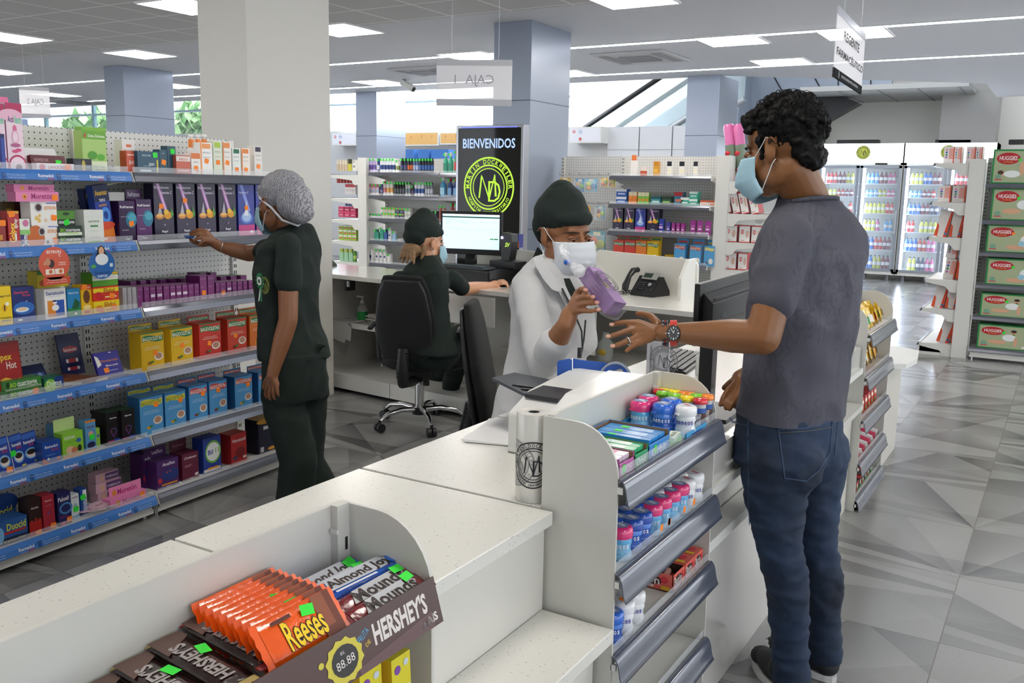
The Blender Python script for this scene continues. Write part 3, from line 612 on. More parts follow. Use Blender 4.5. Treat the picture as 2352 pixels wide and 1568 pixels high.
# sanitizer bottle + papers + folded bags on the desk shelf
def bottle(lab, loc, s, body, pump=True, content=None, badge=None, cat='bottle', parent_rz=0):
    t = thing('pump_bottle', lab, cat, loc, parent_rz)
    G().lathe([(.0, 0), (.03*s, 0), (.033*s, .005*s), (.033*s, .07*s), (.028*s, .09*s), (.012*s, .105*s), (.011*s, .115*s)], body, n=20).obj('bottle', t)
    if content: G().lathe([(0, .002), (.0315*s, .003), (.0315*s, .055*s), (0, .055*s)], content, n=20).obj('liquid', t)
    if badge: G().lathe([(.0335*s, .008*s), (.0335*s, .06*s)], badge, n=20, cap=False).obj('label_band', t)
    G().lathe([(.014*s, .112*s), (.014*s, .125*s), (.006*s, .13*s), (.006*s, .15*s)], WHITE, n=12).box(-.04*s, -.007*s, .148*s, .012*s, .007*s, .157*s, WHITE).obj('pump', t); return t
GLS = mat('#eef4f2', .03, alpha=.25, spec=.8)
q = DM @ Vector((.19, .26, .476)); bottle('green-labelled hand sanitizer pump bottle on the desk shelf', q, 1.15, GLS, badge=mat('#1f9a4a', .4))
t = thing('folded_bags', 'pile of folded white plastic bags on the desk shelf beside the sanitizer', 'bag'); t.matrix_basis = DM @ TR(.30, .2, .476)
g = G()
for i in range(9):
    q = random.Random(i); P = [(q.uniform(-.015, .01), q.uniform(-.02, .02)), (.3+q.uniform(-.02, .02), q.uniform(-.02, .01)), (.31, .2), (.02, .22)]; g.prism(P, i*.007, i*.007+.006, mat('#c9c7bd', .5))
g.obj('bags', t, bev=.002)
t = thing('paper_bag', 'white printed plastic bag hanging over the desk shelf edge', 'bag'); t.matrix_basis = DM @ TR(.04, .1, .478)
g = G().prism([(-.02, .005), (.16, .005), (.2, -.04), (.19, -.13), (.14, -.12), (.13, -.15), (.0, -.13), (-.03, -.03)], -.0, .008, mat('#d4d3d0', .4), 'y').box(-.03, .0, .0, .2, .2, .008, mat('#d4d3d0', .4))
g.m = TR(.08, .10, .0085); g.text('DOCKWEILER', 0, .04, .12, .02, mat('#44464c', .5)); g.text('HOSPITAL', 0, .0, .1, .02, mat('#44464c', .5)); g.obj('bag', t)
t = thing('tablet_stand', 'black wedge-shaped card terminal on the desk end by the standing attendant', 'card terminal'); q = atz(742, 610, .83); t.location = (q.x, q.y, .8302)
G().prism([(0, 0), (.09, 0), (.085, .015), (0, .07)], -.06, .06, BK, 'y').obj('body', t)
# ================================================================ welcome display
a = aty(1048, 290, 6.1); b = aty(1203, 286, 6.1)
t = thing('welcome_display', 'tall black digital display reading BIENVENIDOS with a round green logo', 'display', (a.x, 6.1, 0))
W = b.x-a.x; T = a.z+.005
G().box(0, 0, .02, W, .09, T, mat('#aeb1b8', .25, .8)).box(-.05, -.1, 0, W+.05, .25, .03, mat('#aeb1b8', .3, .6)).obj('housing', t, bev=.004)
G().box(.022, -.003, .3, W-.022, 0, T-.022, mat('#050506', .07, spec=.35)).obj('glass', t)
g = G(); g.m = TR(.03, -.005, .0) @ FR; w2 = W-.06
def P6(px, py): q = aty(px, py, 6.095); return ((q.x-a.x-.03), q.z)
x, z = P6(1128, 329); BV = mat('#9fb8f4', .4, emit=.4); g.text('BIENVENIDOS', w2/2+.0, z, w2*.86, .075, BV); g.obj('welcome_lettering', t); g = G(); g.m = TR(.03, -.005, .0) @ FR
x, z = P6(1126, 292); g.quad([(.02, z-.004, 0), (w2-.02, z-.004, 0), (w2-.02, z+.004, 0), (.02, z+.004, 0)], mat('#6a74e8', .4, emit=.4))
def logo(g, cx, cz, r, m, dark, small='HOSPITAL UNIVERSITARIO', big='MARTIN DOCKWEILER'):
    o = g.m; g.m = o @ TR(cx, cz, 0)
    def ring(r0, r1, mm, n=48, dz=0.0004):
        for i in range(n):
            A, B = 2*math.pi*i/n, 2*math.pi*(i+1)/n
            g.quad([(r0*math.cos(A), r0*math.sin(A), dz), (r1*math.cos(A), r1*math.sin(A), dz), (r1*math.cos(B), r1*math.sin(B), dz), (r0*math.cos(B), r0*math.sin(B), dz)], mm)
    ring(.94*r, r, m); ring(.70*r, .75*r, m); ring(.60*r, .63*r, m)
    if dark: ring(0, .6*r, dark, dz=0)
    for txt, c0, flip, rr, hh, span in ((big, math.pi/2, 1, .845, .15, 3.3), (small, -math.pi/2, -1, .845, .105, 2.3)):
        n = len(txt)
        for i, ch in enumerate(txt):
            if ch == ' ': continue
            A = c0-flip*(i-(n-1)/2)*span/n; q = g.m; g.m = q @ TR(rr*r*math.cos(A), rr*r*math.sin(A), 0) @ RZ(A-math.pi/2 if flip > 0 else A+math.pi/2)
            g.text(ch, 0, 0, hh*r*(.85 if ch not in 'I' else .25), hh*r, m); g.m = q
    k = .5*r
    for P in ([(-.8, -.72), (-.62, .72), (-.5, .72), (-.68, -.72)], [(-.62, .85), (-.5, .72), (.12, -.75), (.0, -.75)], [(.0, -.75), (.12, -.75), (.52, .82), (.45, .85)], [(.45, .85), (.52, .82), (.66, -.6), (.5, -.6)], [(-.02, .4), (.12, .4), (.12, -.95), (-.02, -.95)], [(-.02, .4), (-.02, .28), (.45, .28), (.5, .4)], [(-.02, -.95), (-.02, -.83), (.45, -.83), (.5, -.95)],
              [(.5, .4), (.45, .28), (.72, .1), (.84, .18)], [(.84, .18), (.72, .1), (.82, -.28), (.96, -.28)], [(.96, -.28), (.82, -.28), (.72, -.65), (.84, -.72)], [(.84, -.72), (.72, -.65), (.45, -.83), (.5, -.95)]):
        g.quad([(p[0]*k, p[1]*k, .0008) for p in P], m)
    g.m = o
GN = mat('#a8d23c', .4, emit=.34)
g.obj('light_bar', t); g = G(); g.m = TR(.03, -.005, .0) @ FR; x, z = P6(1127, 430); x1, _ = P6(1070, 430); logo(g, w2/2+.005, z, (x-x1)*1.0, GN, mat('#141c30', .4))
g.obj('emblem', t); g = G(); g.m = TR(.03, -.005, .0) @ FR; x, z = P6(1172, 538); g.text('MARTIN DOCKWEILER', w2/2, z, w2*.75, .03, GN)
g.obj('lettering', t)
# ================================================================ hanging signs
def acrylic(h, a):
    t = NT('acrylic', .4); t.b.inputs['Base Color'].default_value = lin(h); t.b.inputs['Specular IOR Level'].default_value = .1; t.b.inputs['Roughness'].default_value = .6
    tl = t.n('BsdfTranslucent'); tl.inputs[0].default_value = lin(h); tp = t.n('BsdfTransparent'); m1 = t.n('MixShader'); m1.inputs[0].default_value = .5; m2 = t.n('MixShader'); m2.inputs[0].default_value = a
    L = t.t.links; L.new(t.b.outputs[0], m1.inputs[1]); L.new(tl.outputs[0], m1.inputs[2]); L.new(tp.outputs[0], m2.inputs[1]); L.new(m1.outputs[0], m2.inputs[2]); L.new(m2.outputs[0], t.t.nodes['Material Output'].inputs[0]); return t.m
PLX = acrylic('#f2f2f6', .8)
def sign(lab, A, B, Cc, txts, m, parts=True, back=None):
    """hanging sheet with top corners A, B and lower edge height Cc"""
    t = thing('hanging_sign', lab, 'sign', (A.x, A.y, A.z)); d = B-A; W = Vector((d.x, d.y, 0)).length; an = math.atan2(d.y, d.x); t.rotation_euler = (0, 0, an); Hs = A.z-Cc; sh = d.z/W
    sk = Matrix.Identity(4); g = G(); g.box(0, -.002, -Hs, W, .002, 0, m); g.obj('sheet', t, bev=0)
    G().box(0, -.004, -.035, W, .004, .0, mat('#c3c5cc', .2, alpha=.7)).obj('top_grip', t); G().box(0, -.004, -Hs, W, .004, -Hs+.04, back or mat('#bcbec8', .2, alpha=.8)).obj('bottom_grip', t)
    for fx in (.2, .82): G().tube([(W*fx, 0, 0), (W*fx, 0, Z-A.z)], .0016, mat('#c8c8cc', .2, alpha=.8), 4).obj('wire', t)
    for s, cx, cz, w_, h_, c, mir in txts:
        g = G(); g.m = (TR(cx*W, -.0035, -cz*Hs) @ FR) if not mir else (TR(cx*W, .0035, -cz*Hs) @ RZ(math.pi) @ FR); g.text(s, 0, 0, w_*W, h_*Hs, c, 0); g.obj('lettering', t)
    return t
A = att(1003, 146, 5.65); B = att(1177, 128, 5.6); Cb = att(1003, 243, 5.65); A.z = B.z = (A.z+B.z)/2
LT = mat('#9a9ca6', .7)
g1 = sign('translucent hanging till sign reading CAJA 1 in reverse over the desk', A, B, Cb.z+.005, [], PLX)
g = G(); W = (B-A).length; g.m = TR(W*.5, -.0032, -.125) @ FR @ SCL(-1, 1, 1); g.text('CAJA  1', 0, 0, W*.52, .07, LT, 0); g.obj('lettering', g1)
A = att(43, 203, 9.6); B = att(112, 196, 9.7); Cb = att(45, 268, 9.6); A.z = B.z = (A.z+B.z)/2
g1 = sign('small translucent hanging till sign reading CAJA 2 in reverse, far away over the shelving', A, B, Cb.z, [], PLX)
g = G(); W = (B-A).length; g.m = TR(W*.52, -.0032, -.16) @ FR @ SCL(-1, 1, 1); g.text('CAJA 2', 0, 0, W*.55, .08, LT, 0); g.obj('lettering', g1)
A = att(1925, 12, 4.05); B = att(1990, 50, 4.75); Cb = att(1920, 172, 4.05); A.z = B.z = A.z-.0
g1 = sign('hanging white sign reading REGENTE FARMACÉUTICO with a black base over the counter', A, B, Cb.z, [], PLX, back=mat('#17181b', .8, spec=.1))
W = Vector((B.x-A.x, B.y-A.y, 0)).length; Hs = A.z-Cb.z; INK = mat('#1c1d21', .7)
for s, f, wf in (('REGENTE', .33, .55), ('FARMACÉUTICO', .6, .93)):
    g = G(); g.m = TR(W*.5, -.0045, -Hs*f) @ FR; g.text(s, 0, 0, W*wf, Hs*.14, INK, 1); g.obj('lettering', g1)
g = G(); g.m = TR(W*.5, -.0055, -Hs+.02) @ FR; g.text('MARTIN DOCKWEILER HOSPITAL UNIVERSITARIO', .02, 0, W*.6, .012, mat('#c8c8cc', .5), 0); logo(g, -W*.36, 0, .016, mat('#c8c8cc', .5), None); g.obj('footer', g1)
# ================================================================ coolers
def cooler(lab, x0, W, ndoors, seed, y=16.8, logo_at=None):
    q = random.Random(seed); t = thing('drinks_cooler', lab, 'refrigerator', (x0, y, 0)); Ht = 2.31; fr = mat('#9fa6b2', .3, .5)
    G().box(0, .02, .12, W, .7, Ht, mat('#d7dae0', .4)).box(.02, .0, .1, W-.02, .03, .14, fr).obj('cabinet', t) if False else None
    g = G().box(0, .7, .12, W, .72, Ht, WHITE).box(0, 0, .12, .04, .7, Ht, WHITE).box(W-.04, 0, .12, W, .7, Ht, WHITE).box(0, 0, .1, W, .7, .16, WHITE).box(0, 0, 1.95, W, .7, Ht, WHITE); g.obj('cabinet', t)
    hm = mat('#f4f8ff', .5, emit=1.1); hd = G().box(0, -.02, 1.99, W-.01, 0, Ht, hm).obj('header', t)
    if logo_at is not None:
        g = G(); g.m = TR(logo_at, -.023, 2.16) @ FR; g.quad([(.115*math.cos(i*.3142), .115*math.sin(i*.3142), 0) for i in range(20)], mat('#c9cf50', .5)); g.m = g.m @ TR(0, 0, .001); logo(g, 0, 0, .115, mat('#27402c', .5), None); g.obj('badge', hd)
    G().box(W*.68, -.03, 1.955, W*.82, -.02, 1.985, BK).obj('controller', t)
    for i in range(4): G().cyl(.12+i*(W-.24)/3, .08, 0, .1, .035, mat('#77797e', .4, .5), 8).obj('caster', t)
    dw = W/ndoors; cols = ['#c8323c', '#2f6fd0', '#d4dc5a', '#5fa9e8', '#7c2a4a', '#2c3a6a', '#b8423a', '#8ec4f0', '#c85a9a', '#b2b840']
    LT_ = mat('#e4f0ff', 1, emit=7)
    for k in range(ndoors):
        G().box(k*dw+.045, .04, .2, k*dw+.085, .08, 1.9, LT_).obj('light_tube', t)
        zs = [.18, .52, .84, 1.14, 1.42, 1.64]
        for j, z in enumerate(zs):
            s = G(); s.box(k*dw+.04, .06, z-.012, (k+1)*dw-.02, .6, z, mat('#dfe8f2', .4))
            for m_ in range(11): s.box(k*dw+.06+m_*dw/12, .05, z-.005, k*dw+.064+m_*dw/12, .055, z+.05, WHITE)
            s.obj('shelf', t)
        d = G(); a, b = k*dw+.01, (k+1)*dw-.01
        d.box(a, -.02, .16, a+.045, .02, 1.94, fr).box(b-.045, -.02, .16, b, .02, 1.94, fr).box(a, -.02, .16, b, .02, .2, fr).box(a, -.02, 1.90, b, .02, 1.94, fr).box(a+.045, -.004, .2, b-.045, 0, 1.9, mat('#e6f2fa', .03, alpha=.12)); dd = d.obj('door', t)
        G().box(b-.04, -.05, .8, b-.02, -.02, 1.2, mat('#c8ccd4', .3, .7)).obj('handle', dd)
    # drinks: individuals
    for k in range(ndoors):
        for j, z in enumerate(zs):
            nb = 7; ci = 0; hgt = (.24, .22, .2, .19, .13, .2)[j]
            runs = [q.choice(cols[:4]), q.choice(cols), q.choice(cols)]
            for m_ in range(nb):
                if q.random() < .06: continue
                c = runs[m_*3//nb]; x = x0+k*dw+.13+m_*(dw-.2)/nb
                yield (x, y+.13, z, hgt, c, j, m_, k)
BOT = {}
def drink(c, h):
    if (c, h) in BOT: return BOT[(c, h)]
    g = G(); r = .034; m = mat(c, .15, trans=0, coat=.3)
    g.lathe([(r*.9, 0), (r, .02), (r, h*.62), (r*.8, h*.72), (r*.4, h*.86), (r*.38, h*.93)], m, n=10); g.lathe([(r*.45, h*.93), (r*.45, h)], mat('#24262c', .4), n=8)
    g.lathe([(r*1.02, h*.3), (r*1.02, h*.55)], mat('#dfe4ee', .4), n=10, cap=False); BOT[(c, h)] = g.mesh('drink_bottle'); return BOT[(c, h)]
RW = ['bottom', 'second lowest', 'third lowest', 'fourth lowest', 'fifth lowest', 'top']
CN = {'#c8323c': 'red', '#2f6fd0': 'blue', '#d4dc5a': 'yellow', '#5fa9e8': 'pale blue', '#7c2a4a': 'dark purple', '#2c3a6a': 'navy', '#b8423a': 'brick red', '#8ec4f0': 'sky blue', '#c85a9a': 'pink', '#b2b840': 'olive yellow'}
for lab, x0, W, nd, sd, lg, nm in (('drinks cooler with a lit white header and round green logo, its doors full of bottles', -3.88, 1.37, 2, 3, .72, 'logo cooler'), ('drinks cooler with a lit header behind the end shelving, left glass door full of bottles', -2.495, 1.37, 2, 5, .66, 'next cooler')):
    if nm == 'next cooler': lab = 'drinks cooler with a lit header standing partly behind the stacked wipe packs'
    for x, y, z, h, c, j, m_, k in cooler(lab, x0, W, nd, sd, logo_at=lg):
        o = bpy.data.objects.new('drink_bottle', drink(c, h)); COL.objects.link(o); o.location = (x, y, z)
        tag(o, '%s drink bottle, %s along the %s shelf, %s door of the %s' % (CN[c], ORD[m_], RW[j], 'inner' if k == (1 if nm == 'logo cooler' else 0) else 'outer', nm), 'bottle', 'drinks in the coolers')
for i, (a_, b_) in enumerate((((1925, 322), (2020, 331)), ((2150, 321), (2232, 331)), ((2318, 321), (2352, 331)))):
    p = aty(*a_, 17.3); q2 = aty(*b_, 17.3); tag(G().box(p.x, 17.2, 2.3, q2.x, 17.4, p.z, BK).obj('extractor_box', bev=.01), ['black flat unit on top of the logo cooler', 'black flat unit on the next cooler, left of the plain grey column', 'black flat unit on the cooler at the picture edge'][i], 'box')
# ================================================================ packaged goods
OG, GR_ = '#ff8a1c', '#2fe23a'
def carton(W, Hh, D, body, art=(), side=None, top=None, flap=None, name='carton'):
    """box with printed front; origin at the middle of the lower front edge"""
    g = G(); b = mat(body, .35) if isinstance(body, str) else body; s = mat(side, .35) if side else b; tp = mat(top, .35) if top else b; w = W/2
    v = [(x, y, z) for x in (-w, w) for y in (0, D) for z in (0, Hh)]
    g.add(v, [(0, 4, 5, 1)], b); g.add(v, [(2, 3, 7, 6), (0, 2, 6, 4)], b); g.add(v, [(1, 5, 7, 3)], tp); g.add(v, [(0, 1, 3, 2), (4, 6, 7, 5)], s)
    g.m = TR(-w, -.0004, 0) @ FR; g.art(W, Hh, art); return g
def sticker(parent, W, Hh, u, v, c=OG, s=.012, y=-.0016):
    g = G(); q = R.uniform(-.3, .3); g.m = TR((u-.5)*W, y, v*Hh) @ FR @ RZ(q)
    P = [(-s*.8, -s), (s*.8, -s), (s, -s*.8), (s, s*.8), (s*.8, s), (-s*.8, s), (-s, s*.8), (-s, -s*.8)]
    g.quad([(a, b*.9, 0) for a, b in P], mat(c, .5)); g.obj('price_sticker', parent)
def put(i, xl, xr, yt, set_=.03, D=.05, body='#ffffff', art=(), label='', name='medicine_box', cat='box', st=None, side=None, top=None, flap=None, yaw=0, lean=0, roll=0, zoff=0, Hmax=9, group=None, yb=None, stc=OG):
    """one carton on shelf i of the left shelving, its front spanning pixels xl..xr with its top at yt"""
    x = FX[i]-set_; z = ZL[i]+zoff; xc = (xl+xr)/2
    x = gx(x, atx(xc, yt+20, x).y)
    y0 = atx(xl, yt+20, x).y; y1 = atx(xr, yt+20, x).y; W = y1-y0; zt = atx(xc, yt, x).z
    if yb: z = max(atx(xc, yb, x).z, ZL[i])
    Hh = min(zt-z, Hmax); g = carton(W, Hh, D, body, art, side, top)
    if flap:
        f = mat(flap[0], .4); dy = flap[1]; g.m = TR(-W/2, D*.98, Hh); g.box(0, 0, 0, W, .0015, dy, f)
        g.m = TR(-W/2, D*.98-.001, Hh) @ FR; g.art(W, dy, flap[2] if len(flap) > 2 else ())
    o = g.obj(name, mw=TR(x, (y0+y1)/2, z+.0008) @ RZ(math.pi/2+yaw+GA) @ RY(roll) @ RX(-lean), label=label, cat=cat, group=group)
    if st: sticker(o, W, Hh, st[0], st[1], stc)
    return o, W, Hh
def T(s, x, y, w, h, c, b=1, r=0): return ('t', s, x, y, w, h, c, b, r)
# ---- top shelf
AF = [('r', 0, .86, 1, 1, '#b8285c'), ('e', .3, .82, .7, .09, '#e8b4cc'), T('Acti', .28, .76, .36, .09, '#4a3a78'), T('fem', .72, .76, .44, .12, '#58c8a0'), ('e', .5, .62, .12, .06, '#d86a90'), ('e', .5, .5, .22, .1, '#e0a8c0'), ('e', .5, .5, .17, .075, '#efd6e2'), ('e', .5, .38, .3, .03, '#b05a88'), ('e', .45, .29, .2, .025, '#d84a80'), ('e', .65, .31, .18, .025, '#d84a80'), ('e', .55, .08, .55, .16, '#b8285c'), ('e', .55, .07, .48, .14, '#f0d8e4'), ('e', .6, .05, .2, .05, '#5a1420')]
put(0, 11, 50, 237, .03, .06, '#ecd3df', AF, 'tall pink and white carton reading ACTIFEM, standing complete at the end of the top shelf', side='#d8a8c0')
put(0, -24, 9, 238, .03, .06, '#ecd3df', AF, 'tall pink and white ACTIFEM carton cut by the picture edge', side='#d8a8c0')
put(0, -6, 20, 223, .12, .05, '#dd6a98', [], 'plain pink carton standing behind the two tall ACTIFEM cartons')
put(0, 2, 11, 308, .008, .012, '#27409a', [('r', 0, .9, 1, 1, '#101c50')], 'thin dark blue carton standing before the ACTIFEM cartons')
o, W, Hh = put(0, 66, 145, 333, .06, .10, '#eeeeee', [T('Revidox+', .5, .45, .7, .35, '#4a4c52'), ('r', .1, .15, .5, .2, '#9a9aa0')], 'white REVIDOX+ box lying under the picture-edge pink cartons, behind the brown box', lean=.5)
put(0, 74, 156, 356, .035, .02, '#5c2630', [('r', .06, .3, .5, .34, '#a88088'), T('REVIDOX', .3, .7, .4, .2, '#b89098')], 'long dark brown box leaning on the white REVIDOX+ box', st=(.78, .55), stc=GR_, lean=.25)
put(0, 84, 172, 376, .012, .03, '#f2eef0', [('r', 0, .0, 1, .18, '#c8305a'), ('e', .14, .5, .08, .4, '#d8486a'), T('LANOCREM', .55, .55, .5, .38, '#b02848'), ('e', .88, .5, .07, .5, '#f0b8c8')], 'flat white and pink LANOCREM tube box at the shelf edge', st=(.82, .55))
put(0, 168, 212, 365, .03, .04, '#20242e', [('r', .1, .2, .4, .8, '#3a4250'), ('e', .55, .5, .1, .4, '#b8a848'), T('360', .78, .4, .2, .2, '#8a92a8')], 'small black box with a gold stripe before the green DOLO-OCHRENA carton')
DO_ = [('r', 0, .8, 1, 1, '#6aa82e'), T('Dolo-Ochrena', .6, .88, .7, .07, '#e8f0d8'), ('r', .08, .84, .16, .92, '#c83a28'), ('r', 0, 0, 1, .28, '#dfe8c8'), ('e', .4, .42, .2, .1, '#4e9a28'), ('e', .74, .38, .18, .08, '#5cae30'), T('Disuelve el dolor', .6, .16, .6, .05, '#3a5a28', 0), T('y la inflamacion', .6, .08, .6, .05, '#3a5a28', 0)]
put(0, 187, 244, 301, .06, .05, '#a8cc70', DO_, 'tall green and white DOLO-OCHRENA carton with two green tablets')
put(0, 187, 244, 293, .13, .04, '#7ab52c', [], 'bright green carton standing behind the DOLO-OCHRENA carton')
put(0, 280, 311, 321, .10, .05, '#e6e2de', [('r', .3, .78, .7, .86, '#d8683a'), T('HELIOCARE', .5, .68, .8, .05, '#c8a890')], 'tall white box with an orange mark behind the red 50 box')
put(0, 290, 313, 347, .05, .04, '#cf5a42', [T('50', .5, .5, .5, .16, '#f4e4dc'), ('r', .1, .8, .9, .86, '#f0c8b8')], 'small red box numbered 50 on the top shelf')
put(0, 315, 367, 348, .03, .05, '#1d4c66', [T('HELIOCARE', .4, .82, .4, .07, '#b8d0d8'), ('r', .25, .35, .6, .38, '#88b0bc'), ('r', .86, .1, .93, .65, '#d8c038'), ('r', .1, .12, .6, .2, '#c8dce0'), ('r', .5, .38, .75, .5, '#9aa8b0')], 'wide teal box with a yellow ampoule drawn at its side', st=(.8, .85), stc=GR_)
put(0, 366, 384, 344, .03, .04, '#1b4a5e', [T('C', .5, .85, .3, .05, '#a8c8d0')], 'narrow teal box with an orange price sticker beside the wide teal box', st=(.5, .5))
put(0, 384, 404, 336, .04, .04, '#1b465a', [T('C', .5, .85, .3, .05, '#a8c8d0')], 'narrow teal box with a green price sticker, the tallest of the teal ones', st=(.6, .82), stc=GR_)
put(0, 404, 438, 357, .02, .04, '#c8634a', [('r', 0, .7, 1, .95, '#e8dcd6'), T('HELIO', .5, .8, .6, .12, '#c8634a'), ('r', .1, .2, .9, .26, '#f0d0c4')], 'shrink-wrapped reddish box between the teal and white boxes')
put(0, 439, 460, 352, .02, .04, '#f0ece6', [('r', 0, .75, 1, 1, '#e07a3a'), T('ISDIN', .5, .6, .5, .06, '#888888'), ('e', .65, .2, .12, .06, '#e8a060')], 'white box with an orange top beneath the three pump bottles', st=(.5, .33))
for k, (a, b) in enumerate(((432, 447), (448, 462), (462, 477))):
    x = FX[0]-.12; y0 = atx(a, 340, x).y; y1 = atx(b, 340, x).y; r = (y1-y0)/2*.9; h = atx((a+b)/2, 309, x).z-ZL[0]
    t = thing('sunscreen_bottle', 'white sunscreen bottle with an orange pump cap, %s of three on the top shelf' % ORD[k], 'bottle', (x, (y0+y1)/2, ZL[0]+.001), 0, 'orange-capped sunscreen bottles')
    G().lathe([(r, 0), (r, h*.6), (r*.8, h*.68)], mat('#ece8e4', .3), n=14).obj('bottle', t); G().lathe([(r*.8, h*.68), (r*.8, h*.84), (r*.7, h*.88)], mat('#f08a3c', .35), n=14).lathe([(r*.3, h*.88), (r*.3, h*.96)], WHITE, n=8).box(-r*.3, -r, h*.94, r*.4, r*.6, h, WHITE).obj('cap', t)
for a, b, y, c, tc, s, stv in ((459, 488, 328, '#f1f0ee', '#f0a060', 'white box with faint orange print, tallest beside the pump bottles', .45), (489, 510, 325, '#dfe6d0', '#a8c840', 'white and lime green box with a small blue picture', .4), (511, 531, 326, '#efe9e2', '#e88a48', 'white box with one orange side stripe', .4), (533, 553, 341, '#e8ece8', '#1e6a4a', 'white box with a dark green shield at its top', .25), (554, 574, 341, '#efe6dc', '#e8883c', 'white box with a broad orange edge', .25), (583, 602, 336, '#e9e4e0', '#3a2848', 'white box with a dark purple shield, last on the top shelf', .35)):
    put(0, a, b, y, .04, .045, c, [('r', .15, .82, .85, .97, tc), T('ISDIN', .5, .7, .6, .04, '#9a9a9a'), ('r', .2, .55, .8, .57, '#b8b8b8'), ('r', 0, 0, .12, 1, tc if 'orange' in s else c)], s, side=c, st=(.5, stv))
# ---- second shelf
GP = [T('Golpex', .45, .45, .3*2, .75, '#ffd83a', 1, 0)]
put(1, -12, 13, 506, .03, .04, '#8c1a18', [T('Golpex', .4, .4, .6, .35, '#f0b030', 1, math.pi/2*0), ('r', 0, .85, 1, 1, '#e0602a')], 'dark red GOLPEX carton cut by the picture edge', st=(.75, .9))
put(1, 17, 44, 485, .03, .04, '#b01f22', [('t', 'Golpex', .42, .42, 1.6, .22, '#ffd83a', 1, math.pi/2), ('t', 'spray', .75, .66, .8, .1, '#f4f4f4', 1, math.pi/2), ('r', 0, .93, 1, 1, '#d8a030'), ('r', .55, .2, .7, .4, '#e8e8e8')], 'tall red GOLPEX SPRAY carton with yellow letters up its side', st=(.35, .92))
put(1, 45, 69, 503, .03, .04, '#e0e6da', [('r', 0, 0, 1, .45, '#3a2a70'), ('t', 'Dolmus', .5, .3, 1.5, .3, '#f0f0f4', 1, math.pi/2), ('e', .6, .85, .3, .12, '#d070a0'), ('r', 0, .45, 1, .62, '#8cc870')], 'green, white and purple DOLMUS carton next to the GOLPEX SPRAY')
put(1, 5, 34, 464, .14, .05, '#4a3a18', [T('ORO', .5, .8, .5, .1, '#c8a848')], 'dark gold box standing behind the GOLPEX cartons')
put(1, 42, 70, 464, .14, .05, '#4c1218', [('r', .5, .4, .9, .8, '#d8d0d0')], 'dark red box standing behind the DOLMUS carton')
put(1, 74, 136, 517, .03, .06, '#e9e6e2', [('e', .12, .4, .33, .6, '#c8682a'), ('e', .35, .7, .13, .2, '#b8b8bc'), ('e', .35, .7, .09, .14, '#3a2420'), T('ESTRON', .78, .7, .42, .16, '#e08a2c'), T('C', .93, .48, .1, .2, '#e8a018'), ('r', .6, .9, .98, .94, '#5a6ac8'), ('e', .55, .2, .06, .08, '#3a3432')], 'white ESTRON C box with an orange honeycomb, bottom of the ESTRON pair', st=(.85, .25))
put(1, 69, 131, 463, .03, .06, '#ece9e4', [('e', .3, .75, .16, .2, '#b8b8bc'), ('e', .3, .75, .11, .14, '#3a1a18'), T('ESTRON', .75, .72, .45, .15, '#e08a2c'), ('r', .6, .9, .98, .94, '#5a6ac8'), ('e', .2, .3, .06, .1, '#e8c060'), ('e', .3, .2, .06, .1, '#e8c060'), ('e', .32, .4, .05, .08, '#e8c060'), ('e', .55, .2, .06, .08, '#e8c8a8')], 'white ESTRON box with pale yellow cells, top of the ESTRON pair', st=(.87, .3), zoff=.098, yb=517)
MT = [('e', .2, .5, .05, .3, '#e8942c'), T('Moretón', .6, .55, .5, .6, '#a02870'), ('e', .2, .5, .02, .12, '#8a3a20')]
put(1, 35, 137, 441, .02, .05, '#e27fb0', MT, 'long pink MORETÓN box lying on top of the ESTRON boxes', yb=463, st=(.9, .4))
put(1, 31, 127, 424, .04, .05, '#dd79aa', [T('Moretón', .6, .5, .5, .6, '#a02870'), ('e', .2, .5, .05, .3, '#e8942c')], 'second pink MORETÓN box, on top of the other directly under the top shelf', yb=441)
BC = [('r', 0, 0, 1, .35, '#d8e4d0'), T('BIO', .2, .6, .22, .4, '#8cc83c'), T('cicatrizante', .62, .6, .6, .34, '#f4f4f0'), T('Hyaluronic', .6, .22, .5, .26, '#b8d838')]
put(1, 134, 191, 541, .025, .05, '#1c3424', BC, 'green and black BIO CICATRIZANTE box, bottom of the stack of three', yb=563)
put(1, 133, 190, 520, .025, .05, '#1c3424', BC, 'green and black BIO CICATRIZANTE box in the middle of the stack of three', yb=541)
put(1, 131, 173, 484, .04, .05, '#4e8a28', [('r', 0, 0, 1, .45, '#1c2a20'), T('cicatrizante', .5, .28, .9, .2, '#f4f4f0'), ('e', .5, .8, .2, .1, '#24381c')], 'short lime green box on top of the BIO CICATRIZANTE stack', yb=520, st=(.5, .25), stc=GR_)
put(1, 192, 238, 482, .03, .055, '#e4e6e0', [T('NATUFOR', .5, .66, .55, .06, '#4a7a38'), ('r', .3, .5, .7, .55, '#3f8a4a'), ('e', .5, .0, .6, .09, '#7cb840'), ('r', 0, .8, 1, .803, '#b8bab4'), T('45 capsulas', .5, .38, .4, .03, '#8a8c88', 0), T('Nutricion', .5, .2, .4, .03, '#8a8c88', 0)], 'tall white NATUFOR carton with a green foot')
AX = [('r', .0, .72, 1, 1, '#15224c'), T('Anamax', .5, .87, .8, .09, '#e0b428'), T('TRIPLE', .5, .74, .4, .05, '#e8e8f0'), T('accion', .5, .66, .5, .05, '#e0a428'), ('e', .6, .48, .3, .14, '#4a90e0'), ('e', .6, .48, .15, .07, '#123a90'), ('r', 0, 0, 1, .3, '#e07a24'), ('e', .5, .3, .6, .07, '#d84a2a'), ('r', .15, .06, .45, .1, '#f4e8d0')]
